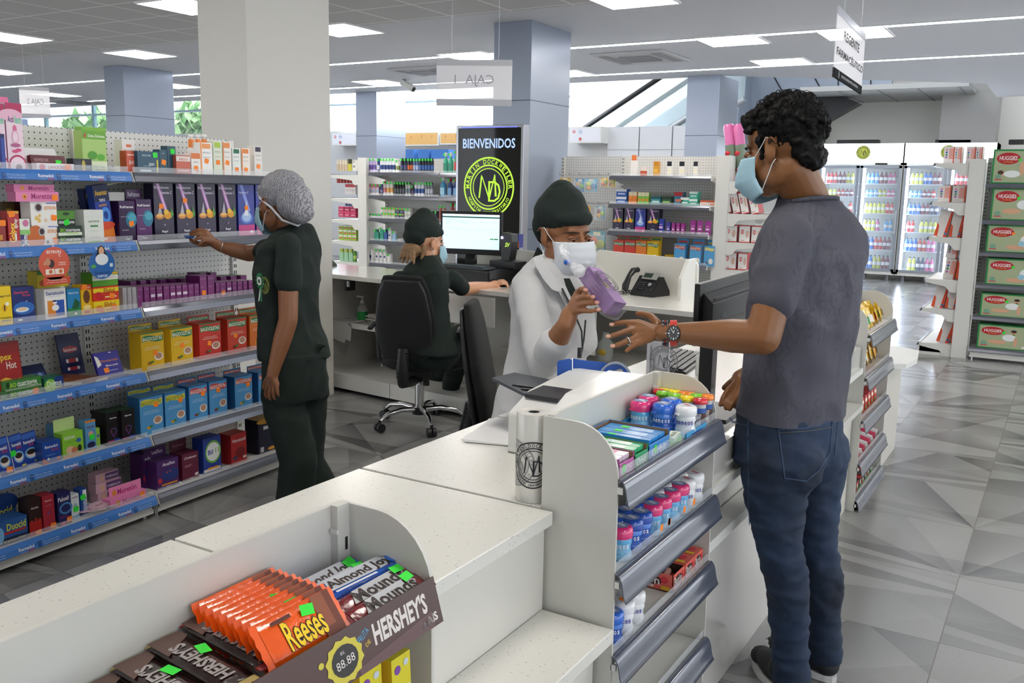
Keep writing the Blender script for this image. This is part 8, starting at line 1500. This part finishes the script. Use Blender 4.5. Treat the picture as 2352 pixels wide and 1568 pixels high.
# skin
g = B(); hc2 = att(1298, 540, 3.14); Mh2 = basis(V3((.90, -.42, -.10)), V3((-.06, 0, 1)))
head_solid(g, hc2, Mh2, SK2, 1.05, neck=[(hc2+V3((-.025, .01, -.06)), .047), (att(1275, 620, 3.14), .048), (att(1268, 668, 3.14), .065)])
g.chain([(ps, .045), (pe, .040), (pe.lerp(pw, .5), .040), (pw, .027), (att(1308, 722, 2.72), .026)], SK2, 16); g.cap(ps2, .03, ps2.lerp(att(1345, 780, 3.15), .3), .03, SK2)
def Q(px, py, t=2.68): return att(px, py, t)
hp = [[Q(1327, 672, 2.70), Q(1334, 664, 2.675), Q(1340, 664, 2.66), Q(1347, 668, 2.655)], [Q(1326, 688, 2.69), Q(1340, 681, 2.665), Q(1352, 681, 2.65), Q(1361, 683, 2.648)], [Q(1327, 702, 2.69), Q(1343, 697, 2.665), Q(1358, 695, 2.65), Q(1370, 696, 2.648)], [Q(1329, 714, 2.69), Q(1345, 714, 2.667), Q(1360, 714, 2.655), Q(1373, 712, 2.652)]]
hand(g, SK2, Q(1309, 718, 2.72), Q(1318, 700, 2.71), hp, thumb=[Q(1320, 692, 2.74), Q(1338, 668, 2.77), Q(1352, 655, 2.775)], fr=.0088, wr=.026)
g.cap(att(1262, 640, 3.15), .07, att(1245, 950, 3.15), .09, SK2, 12); g.chain([(att(1235, 980, 3.119), .06), (V3((att(1235, 980, 3.119).x, att(1235, 980, 3.119).y, .1)), .04)], SK2)
fuse(g, 'body', ph, .0042, 4, SK2)
face_bits(ph, hc2, Mh2, 1.05, lid=.0018, skin=SK2); face_mask(ph, hc2, Mh2, MASKW, 1.05)
nails(ph, [Q(1345, 665.5, 2.645), Q(1362, 681.5, 2.638), Q(1371, 694.5, 2.638), Q(1375, 711, 2.642)], _r, -_f, mat('#c89080', .2))
g = G(); q = hc2; g.m = TR(*hc2) @ Mh2
for sg in (-1, 1): g.tube([(sg*.083, .002, -.042), (sg*.084, .002, -.085)], .0014, mat('#d8dadc', .1, 1), 5)
for sg in (-1, 1): 
    for k in range(8): g.ball(sg*.086, .002, -.045-.005*k, .0022, .0022, .0022, mat('#e8ecf0', .05, 1), 6, 5)
g.obj('earring', ph)
def surg_cap(t, C_, Mh, s, m, tail=None, tilt=0):
    g = B(); g.m = TR(*C_) @ Mh @ SCL(s, s, s) @ RX(tilt)
    g.ell((0, -.026, .060), (.080, .102, .078), m, n=32, k=20); g.ell((0, -.022, .088), (.066, .084, .070), m, n=32, k=20); g.ell((0, -.070, .024), (.070, .056, .060), m, n=28, k=16); g.ell((0, .034, .058), (.066, .052, .036), m, n=28, k=16); g.ell((0, -.03, .118), (.044, .052, .052), m, n=24, k=16)
    return fuse(g, 'surgical_cap', t, .004, 16, m, fold=.0022, fscale=13)
surg_cap(ph, hc2, Mh2, 1.10, GRNM)
g = B(); g.m = TR(*hc2) @ Mh2; g.ell((0, -.112, -.01), (.040, .030, .040), mat('#1f1714', .6)); g.ell((-.05, -.085, -.02), (.022, .03, .03), mat('#1f1714', .6)); fuse(g, 'hair', ph, .005, 2, mat('#1f1714', .6), fold=.004, fscale=40)
g = G(); g.m = TR(*hc2) @ Mh2; g.prism([(-.09, -.055), (-.125, -.115), (-.105, -.125), (-.06, -.07)], .045, .05, GRNM, 'x'); g.prism([(-.08, -.05), (-.10, -.12), (-.075, -.13), (-.05, -.07)], -.01, -.005, GRNM, 'x'); g.obj('cap_ties', ph)
# the bagged box she holds
bx = thing('bagged_box', 'purple medicine box in a clear printed bag held out by the pharmacist', 'box')
P0, P1_, P2q, P3 = Q(1320, 632, 2.70), Q(1352, 611, 2.70), Q(1409, 690, 2.62), Q(1379, 713, 2.62)
U = (P3-P0); Wd = (P1_-P0); N_ = U.cross(Wd).normalized(); 
if N_.dot(vd) < 0: N_ = -N_
Wd = Wd-U.normalized()*Wd.dot(U.normalized()); Mb = Matrix((U.normalized(), Wd.normalized(), N_)).transposed().to_4x4(); Mb.translation = P0-N_*.0
Lb, Wb, Db = U.length, Wd.length, .055
# turn the box a little so its upper side shows
Mb = Mb @ TR(0, Wb, 0) @ RX(.55) @ TR(0, -Wb, 0)
PUR = mat('#6f3a86', .35); g = G(); g.m = Mb; g.box(0, 0, -Db, Lb, Wb, 0, PUR); o2 = g.m
g.m = Mb @ TR(0, 0, .0005)
for k in range(9): g.quad([(.01, Wb*(.15+.075*k), 0), (.01+.05+.012*((k*7) % 3), Wb*(.15+.075*k), 0), (.01+.05+.012*((k*7) % 3), Wb*(.165+.075*k), 0), (.01, Wb*(.165+.075*k), 0)], mat('#c8a8d4', .4))
g.m = Mb @ TR(0, Wb+.0005, 0) @ RX(-math.pi/2) @ TR(0, 0, 0); g.quad([(.0, 0, 0), (Lb, 0, 0), (Lb, Db, 0), (0, Db, 0)], mat('#9a68ae', .35)); g.m = g.m @ TR(0, 0, .0006); g.quad([(Lb*.45, .01, 0), (Lb*.62, .01, 0), (Lb*.62, .025, 0), (Lb*.45, .025, 0)], mat('#d8c878', .4)); g.obj('carton', bx)
BAGM = mat('#f2f3f6', .08, alpha=.11, spec=.9); g = B(); g.m = Mb; g.box(-.012, -.008, -Db-.008, Lb+.012, Wb+.008, .008, BAGM); g.ell((Lb+.01, Wb*.5, -.02), (.02, .03, .03), BAGM)
nk_ = Mb.inverted() @ Q(1305, 603, 2.70); g.cap((.005, Wb*.55, -Db*.4), .026, nk_, .008, BAGM, 12); nk2 = Mb.inverted() @ Q(1292, 575, 2.71); g.cap(nk_, .008, nk2, .018, BAGM, 12)
fuse(g, 'clear_bag', bx, .004, 2, BAGM, fold=.004, fscale=30)
g = G(); g.m = Mb @ TR(Lb*.45, Wb+.0095, -Db*.4) @ RX(-math.pi/2) ; logo(g, 0, 0, .042, mat('#1d1e24', .4), None); g.text('HOSPITAL UNIV', .0, -.03, .07, .012, mat('#1d1e24', .4)); g.obj('bag_print', bx)
NKM = mat('#eef0f4', .15, alpha=.42, spec=.8); g = B(); a_ = Q(1330, 622, 2.69); b_ = Q(1305, 602, 2.70); g.cap(a_, .020, b_, .007, NKM, 10); g.cap(b_, .007, Q(1296, 584, 2.70), .014, NKM, 10); g.cap(Q(1296, 584, 2.70), .012, Q(1290, 566, 2.71), .009, NKM, 10); fuse(g, 'bag_neck', bx, .003, 1, NKM, fold=.005, fscale=45)
c = Q(1304, 602, 2.70); g = B(); g.cap(c-_r*.004, .0085, c+_r*.004, .0085, mat('#1f5cc0', .35)); g.obj('blue_clip', bx)
# ---------------------------------------------------------------- standing attendant by the shelves
nu = thing('person', 'attendant in dark green scrubs and a white hair net reaching to the medicine shelf', 'person')
nf_ = V3((-1, .10, 0)).normalized(); nl = V3((-.10, -1, 0)).normalized(); tn = 3.74
def rg3(px, py, t, a, b): return (att(px, py, t), nl, a, nf_, b)
g = B(); g.loft([rg3(678, 822, 3.852, .160, .118), rg3(674, 790, 3.852, .155, .112), rg3(664, 740, 3.852, .140, .096), rg3(660, 680, 3.852, .145, .102), rg3(659, 620, 3.852, .155, .104), rg3(665, 565, 3.852, .150, .086), rg3(678, 530, 3.852, .09, .062), rg3(684, 514, 3.852, .055, .05)], GRNM)
ns = att(662, 565, 3.687); ne = att(662, 735, 3.667); nw = att(630, 845, 3.667); ns2 = att(648, 575, 4.038)
g.chain([(ns, .054), (ns.lerp(ne, .50), .056)], GRNM, 16); ne2 = att(570, 582, 4.099); g.chain([(ns2, .058), (ns2.lerp(ne2, .5), .055)], GRNM, 16)
g.cap(att(738, 795, 3.811), .018, att(752, 792, 3.811), .005, GRNM, 8)
fuse(g, 'scrub_top', nu, .009, 6, GRNM, fold=.007, fscale=8, label='dark green scrub top with a rosette and round emblem')
g = B(); fl, fr_ = V3((att(700, 1000, 3.852).x, att(700, 1000, 3.852).y, 0))+nl*.07+V3((0, 0, .03)), V3((att(700, 1000, 3.852).x, att(700, 1000, 3.852).y, 0))-nl*.09-nf_*.02+V3((0, 0, .03))
hp_ = att(678, 880, 3.852); g.loft([(hp_+V3((0, 0, -.06)), nl, .15, nf_, .115), (hp_+V3((0, 0, .14)), nl, .14, nf_, .10)], GRNM)
g.chain([(hp_+nl*.06+V3((0, 0, -.08)), .088), (att(686, 1060, 3.811), .080), (fl+V3((0, 0, .1)), .074)], GRNM, 18); g.chain([(hp_-nl*.06+V3((0, 0, -.08)), .088), (att(700, 1060, 3.935), .080), (fr_+V3((0, 0, .1)), .074)], GRNM, 18)
fuse(g, 'scrub_trousers', nu, .009, 5, GRNM, fold=.006, fscale=8)
g = B(); hc3 = att(640, 468, 3.832); Mh3 = basis(V3((-1, .12, -.12)), V3((.0, 0, 1)))
head_solid(g, hc3, Mh3, SK4, 1.01, neck=[(hc3+V3((.02, 0, -.06)), .045), (att(672, 525, 3.852), .048), (att(678, 560, 3.852), .06)])
g.chain([(ns, .045), (ne, .038), (ne.lerp(nw, .4), .037), (nw, .026), (att(626, 862, 3.667), .024)], SK4, 16)
np_ = [[att(616+5*k, 880+2*k, 3.56-.008*k), att(612+6*k, 893+3*k, 3.56-.01*k), att(611+7*k, 903+3*k, 3.57-.012*k), att(613+7*k, 911+2*k, 3.58-.012*k)] for k in range(4)]
np_ = [[att(618, 882, 3.708), att(612, 894, 3.718), att(610, 906, 3.729), att(613, 914, 3.739)], [att(624, 884, 3.687), att(619, 898, 3.687), att(618, 910, 3.698), att(621, 918, 3.708)], [att(630, 884, 3.667), att(628, 898, 3.667), att(628, 909, 3.677), att(631, 916, 3.687)], [att(636, 882, 3.656), att(637, 894, 3.651), att(638, 904, 3.656), att(640, 910, 3.667)]]
hand(g, SK4, att(627, 860, 3.667), att(627, 872, 3.672), np_, thumb=[att(618, 868, 3.708), att(610, 878, 3.729), att(607, 890, 3.739)], fr=.0086, wr=.023)
nw2 = att(505, 566, 4.06); g.chain([(ns2, .04), (ne2, .036), (ne2.lerp(nw2, .5), .034), (nw2, .023), (att(492, 558, 4.038), .022)], SK4, 16)
nq = [[att(474, 532, 4.017), att(460, 526, 4.002), att(448, 530, 3.991), att(437, 537, 3.986)], [att(472, 539, 4.007), att(457, 534, 3.986), att(446, 538, 3.981), att(438, 544, 3.981)], [att(473, 546, 3.996), att(460, 544, 3.981), att(451, 549, 3.976), att(446, 553, 3.976)], [att(476, 553, 3.996), att(466, 554, 3.981), att(459, 559, 3.976), att(456, 563, 3.976)]]
hand(g, SK4, att(493, 556, 4.038), att(482, 546, 4.027), nq, thumb=[att(482, 556, 4.038), att(465, 562, 4.038), att(446, 556, 4.017), att(438, 550, 4.002)], fr=.0084, wr=.022)
g.cap(att(668, 600, 3.852), .05, hp_, .06, SK4, 12); g.chain([(hp_+nl*.05, .05), (att(686, 1060, 3.811), .04), (fl+V3((0, 0, .05)), .035)], SK4); g.chain([(hp_-nl*.05, .05), (att(700, 1060, 3.935), .04), (fr_+V3((0, 0, .05)), .035)], SK4)
fuse(g, 'body', nu, .0046, 4, SK4); face_bits(nu, hc3, Mh3, .98, lid=.004, skin=SK4); face_mask(nu, hc3, Mh3, MASKB, .98)
for q_, d_ in ((fl, nf_), (fr_, nf_)): shoe(nu, V3((q_.x, q_.y, 0))-d_*.04, V3((q_.x, q_.y, 0))+d_*.19, mat('#18191c', .6), mat('#18191c', .6))
NET = NT('hair_net', .7); tc = NET.n('TexCoord'); wv = NET.n('TexWave', i0=tc.outputs['Object']); wv.inputs['Scale'].default_value = 38; wv.inputs['Distortion'].default_value = 7; wv.inputs['Detail'].default_value = 3; wv.inputs['Detail Scale'].default_value = 3
NET.t.links.new(NET.mix(wv.outputs['Fac'], lin('#6e6e74'), lin('#adadb4')), NET.b.inputs['Base Color']); NET.b.inputs['Alpha'].default_value = .93
g = B(); g.m = TR(*hc3) @ Mh3; g.ell((0, -.035, .050), (.088, .112, .088), NET.m); g.ell((0, -.105, .0), (.075, .075, .085), NET.m); g.ell((0, -.135, -.045), (.058, .055, .050), NET.m); g.ell((0, .03, .055), (.072, .055, .040), NET.m)
fuse(g, 'hair_net', nu, .006, 5, NET.m, fold=.004, fscale=22, label='white pleated hair net')
g = G(); g.m = TR(*hc3) @ Mh3; g.tube([(.0, .088, .050), (.05, .062, .045), (.083, .01, .022), (.078, -.05, -.02), (.06, -.09, -.075), (0, -.11, -.10), (-.06, -.09, -.075), (-.078, -.05, -.02), (-.083, .01, .022), (-.05, .062, .045), (0, .088, .05)], .005, mat('#c8c8ce', .7), 6); g.obj('hair_net_band', nu)
# rosette, emblem, bracelet
c = att(596, 645, 3.667); c = att(598, 645, 3.66); g = G(); g.m = TR(*c) @ basis(V3((-.25, -.97, 0)), V3((0, 0, 1))) @ Matrix(((1, 0, 0, 0), (0, 0, 1, 0), (0, 1, 0, 0), (0, 0, 0, 1)))
for k in range(14): a = k*math.pi/7; g.quad([(.016*math.cos(a), .016*math.sin(a), .004), (.030*math.cos(a-.2), .030*math.sin(a-.2), 0), (.033*math.cos(a), .033*math.sin(a), .004), (.030*math.cos(a+.2), .030*math.sin(a+.2), 0)], mat('#1f7a4a' if k % 2 else '#2a8a58', .5))
g.quad([(.018*math.cos(k*.5236), .018*math.sin(k*.5236), .005) for k in range(12)], mat('#e4e8e4', .5)); g.quad([(.008*math.cos(k*.785), .008*math.sin(k*.785), .006) for k in range(8)], mat('#1f5a3a', .5))
for s_ in (-1, 1): g.quad([(-.005, -.025, 0), (.005, -.025, 0), (.012+.01*s_, -.085, 0), (.0+.01*s_, -.08, 0)], mat('#dfe6e0' if s_ > 0 else '#2a8a58', .5))
g.obj('rosette', nu)
g = G(); g.m = TR(*att(608, 655, 3.655)) @ RZ(-.22) @ FR; logo(g, 0, 0, .034, mat('#a8b04a', .6), None); g.obj('embroidered_emblem', nu)
g = G(); g.tube([att(510+3*math.sin(k*.6)*0+2*math.cos(k*.63), 566-9*math.cos(k*.63), 3.90+.022*math.sin(k*.63)) for k in range(11)], .0016, CHROME, 5); g.obj('bracelet', nu)
sc_ = thing('medicine_sachet', 'small shiny blue pack the attendant is putting on the second shelf edge', 'pack', att(434, 545, 3.971)); g = G(); g.m = RZ(1.2) @ RX(.3); g.rbox(-.018, -.012, 0, .018, .012, .006, .003, mat('#3f74c0', .15, .6)); g.obj('pack', sc_)
# ---------------------------------------------------------------- seated attendant and the office chairs
CH = mat('#0c0c0d', .85); CHP = mat('#1e1f22', .45)
def chair(lab, mw, seat=.46, arms=True):
    t = thing('office_chair', lab, 'chair'); t.matrix_basis = mw
    g = B(); g.ell((0, .02, seat-.02), (.24, .24, .055), CH); g.ell((0, .12, seat-.02), (.22, .16, .05), CH); fuse(g, 'seat', t, .012, 4, CH)
    back = TR(0, -.22, seat+.06) @ RX(.14)
    g = B(); g.m = back; g.loft([((0, .02, -.02), V3((1, 0, 0)), .14, V3((0, 1, 0)), .028), ((0, .025, .10), V3((1, 0, 0)), .18, V3((0, 1, 0)), .034), ((0, .02, .22), V3((1, 0, 0)), .185, V3((0, 1, 0)), .032), ((0, .015, .38), V3((1, 0, 0)), .16, V3((0, 1, 0)), .028), ((0, .01, .47), V3((1, 0, 0)), .12, V3((0, 1, 0)), .02)], CH, pw=3); fuse(g, 'backrest', t, .01, 6, CH)
    g = B(); g.m = back; g.loft([((0, -.018, -.03), V3((1, 0, 0)), .14, V3((0, 1, 0)), .014), ((0, -.014, .10), V3((1, 0, 0)), .175, V3((0, 1, 0)), .018), ((0, -.016, .22), V3((1, 0, 0)), .175, V3((0, 1, 0)), .018), ((0, -.016, .37), V3((1, 0, 0)), .15, V3((0, 1, 0)), .016), ((0, -.016, .45), V3((1, 0, 0)), .115, V3((0, 1, 0)), .012)], CHP, pw=3); fuse(g, 'back_shell', t, .008, 3, CHP)
    g = G(); g.tube([(0, -.26, seat+.10), (0, -.285, seat-.02), (0, -.27, seat-.10), (0, -.12, seat-.12), (0, 0, seat-.11)], [.035, .036, .034, .03, .03], CHP, 10)
    for k in range(9): z = seat+.08-.018*k; g.tube([(-.034, -.285-.004, z), (.034, -.289, z)], .005, CHP, 6)
    g.obj('back_support', t)
    if arms:
        for s in (-1, 1): g = G(); g.tube([(s*.2, .02, seat-.05), (s*.27, .02, seat-.04), (s*.285, .03, seat+.10), (s*.28, -.0, seat+.19), (s*.28, .10, seat+.215)], .015, CHP, 8); g.tube([(s*.28, -.10, seat+.18), (s*.28, -.05, seat+.205), (s*.28, .12, seat+.215), (s*.28, .18, seat+.19)], [.018, .024, .024, .016], CHP, 8, .6); g.obj('armrest', t)
    g = G().cyl(0, 0, .10, .26, .028, CHROME, 18).cyl(0, 0, .26, seat-.08, .018, CHROME, 14); g.cyl(0, 0, .075, .12, .045, CHP, 18); g.obj('gas_column', t)
    G().box(-.06, -.10, seat-.12, .06, .12, seat-.06, CHP).cyl(.05, -.02, seat-.16, seat-.08, .02, CHP, 10).obj('mechanism', t)
    for k in range(5):
        a = k*2*math.pi/5+.3; d = V3((math.cos(a), math.sin(a), 0)); g = G(); g.tube([d*.03+V3((0, 0, .105)), d*.13+V3((0, 0, .115)), d*.23+V3((0, 0, .10)), d*.275+V3((0, 0, .065))], [.018, .016, .014, .010], CHROME, 10); l_ = g.obj('base_leg', t)
        g = G(); p_ = V3((-d.y, d.x, 0)); c = d*.28+V3((0, 0, .028)); g.tube([c-p_*.026, c-p_*.006], .027, CHP, 14); g.tube([c+p_*.006, c+p_*.026], .027, CHP, 14); g.tube([c+V3((0, 0, .0)), c+V3((0, 0, .045))], .010, CHP, 8); g.obj('caster', l_)
    return t
cc = V3((-3.30, 4.40, 0)); cf = V3((-.28, .96, 0)).normalized()
ch1 = chair('black office chair with chrome base on which the attendant sits', TR(*cc) @ basis(cf), .42)
c2 = att(1185, 960, 3.75); ch2f = V3((.90, .42, 0)).normalized()
ch2 = chair('empty black office chair behind the pharmacist, seen from its side', TR(c2.x+.06, c2.y+.06, 0) @ basis(ch2f), .47)
se = thing('person', 'seated attendant in dark green scrubs and cap working at the computer, back turned', 'person')
sf = V3((.10, 1, 0)).normalized(); sl = V3((-sf.y, sf.x, 0)); ts = 4.55
def rg4(px, py, t, a, b): return (att(px, py, t), sl, a, sf, b)
g = B(); g.loft([rg4(985, 810, 5.42, .19, .15), rg4(980, 750, 5.42, .155, .115), rg4(976, 700, 5.42, .15, .105), rg4(975, 655, 5.42, .165, .105), rg4(976, 622, 5.42, .155, .09), rg4(980, 600, 5.43, .10, .07), rg4(984, 586, 5.44, .06, .055)], GRNM)
ss = att(1038, 640, 5.440); s_e = att(1066, 664, 5.580); sw = att(1128, 656, 5.780); sl2 = att(918, 642, 5.400)
g.chain([(ss, .055), (ss.lerp(s_e, .8), .054)], GRNM, 16); g.chain([(sl2, .052), (att(912, 690, 5.500), .048), (att(930, 700, 5.640), .045)], GRNM, 16)
fuse(g, 'scrub_top', se, .009, 6, GRNM, fold=.006, fscale=8)
hs1 = att(985, 815, 5.470); g = B(); kr = att(1062, 768, 5.700); kl = hs1+sf*.42+sl*.12; fr2 = atz(1035, 915, .06); fl2 = fr2+sl*.30+sf*.18
g.ell(hs1, (.19, .18, .10), GRNM); g.chain([(hs1-sl*.09, .095), (kr, .072), (fr2+V3((0, 0, .07)), .06)], GRNM, 16); g.chain([(hs1+sl*.09, .095), (kl, .072), (fl2+V3((0, 0, .07)), .06)], GRNM, 16)
fuse(g, 'scrub_trousers', se, .01, 5, GRNM, fold=.005, fscale=8)
g = B(); hc4 = att(978, 556, 5.460); Mh4 = basis((sf+V3((.22, -.0, -.15))), V3((0, 0, 1)))
head_solid(g, hc4, Mh4, SK3, 1.15, neck=[(hc4+V3((0, 0, -.07)), .048), (att(975, 600, 5.490), .05)])
g.chain([(ss, .045), (s_e, .042), (s_e.lerp(sw, .4), .040), (sw, .026), (att(1136, 652, 5.800), .025)], SK3, 16)
g.chain([(sl2, .045), (att(905, 690, 5.540), .04), (att(945, 690, 5.820), .028)], SK3)
sp = [[att(1148+2*k, 645+2*k, 5.840-.02*k), att(1156+2*k, 643+3*k, 5.850-.02*k), att(1163+1*k, 648+3*k, 5.860-.02*k), att(1167, 655+2*k, 5.860-.02*k)] for k in range(4)]
hand(g, SK3, att(1137, 652, 5.800), att(1143, 650, 5.820), sp, thumb=[att(1140, 658, 5.780), att(1148, 663, 5.770), att(1156, 664, 5.770)], fr=.0085, wr=.023)
g.cap(att(975, 640, 5.490), .08, hs1, .08, SK3); g.chain([(hs1-sl*.09, .06), (kr, .045), (fr2+V3((0, 0, .05)), .03)], SK3); g.chain([(hs1+sl*.09, .06), (kl, .045), (fl2+V3((0, 0, .05)), .03)], SK3)
fuse(g, 'body', se, .0052, 4, SK3); face_bits(se, hc4, Mh4, 1.15, skin=SK3); face_mask(se, hc4, Mh4, MASKB, 1.15)
surg_cap(se, hc4, Mh4, 1.18, GRNM)
HB2 = mat('#8a6a48', .55, var=.3, bscale=80); g = B(); g.m = TR(*hc4) @ Mh4 @ SCL(1.15, 1.15, 1.15); g.ell((.0, -.085, -.045), (.062, .035, .040), HB2)
for k in range(9): x = -.06+.015*k; g.cap((x*.7, -.10, -.05), .014, (x*1.1, -.105-.01*(k % 2), -.095-.012*(k % 3)), .005, HB2, 8)
g.cap((.045, -.04, -.03), .02, (.05, -.05, -.09), .008, HB2); fuse(g, 'hair', se, .004, 2, HB2, fold=.003, fscale=60)
shoe(se, V3((fr2.x, fr2.y, 0))-sf*.05, V3((fr2.x, fr2.y, 0))+sf*.22, mat('#2c2e26', .6), mat('#2c2e26', .6)); shoe(se, V3((fl2.x, fl2.y, 0))-sf*.05, V3((fl2.x, fl2.y, 0))+sf*.22, mat('#2c2e26', .6), mat('#2c2e26', .6))
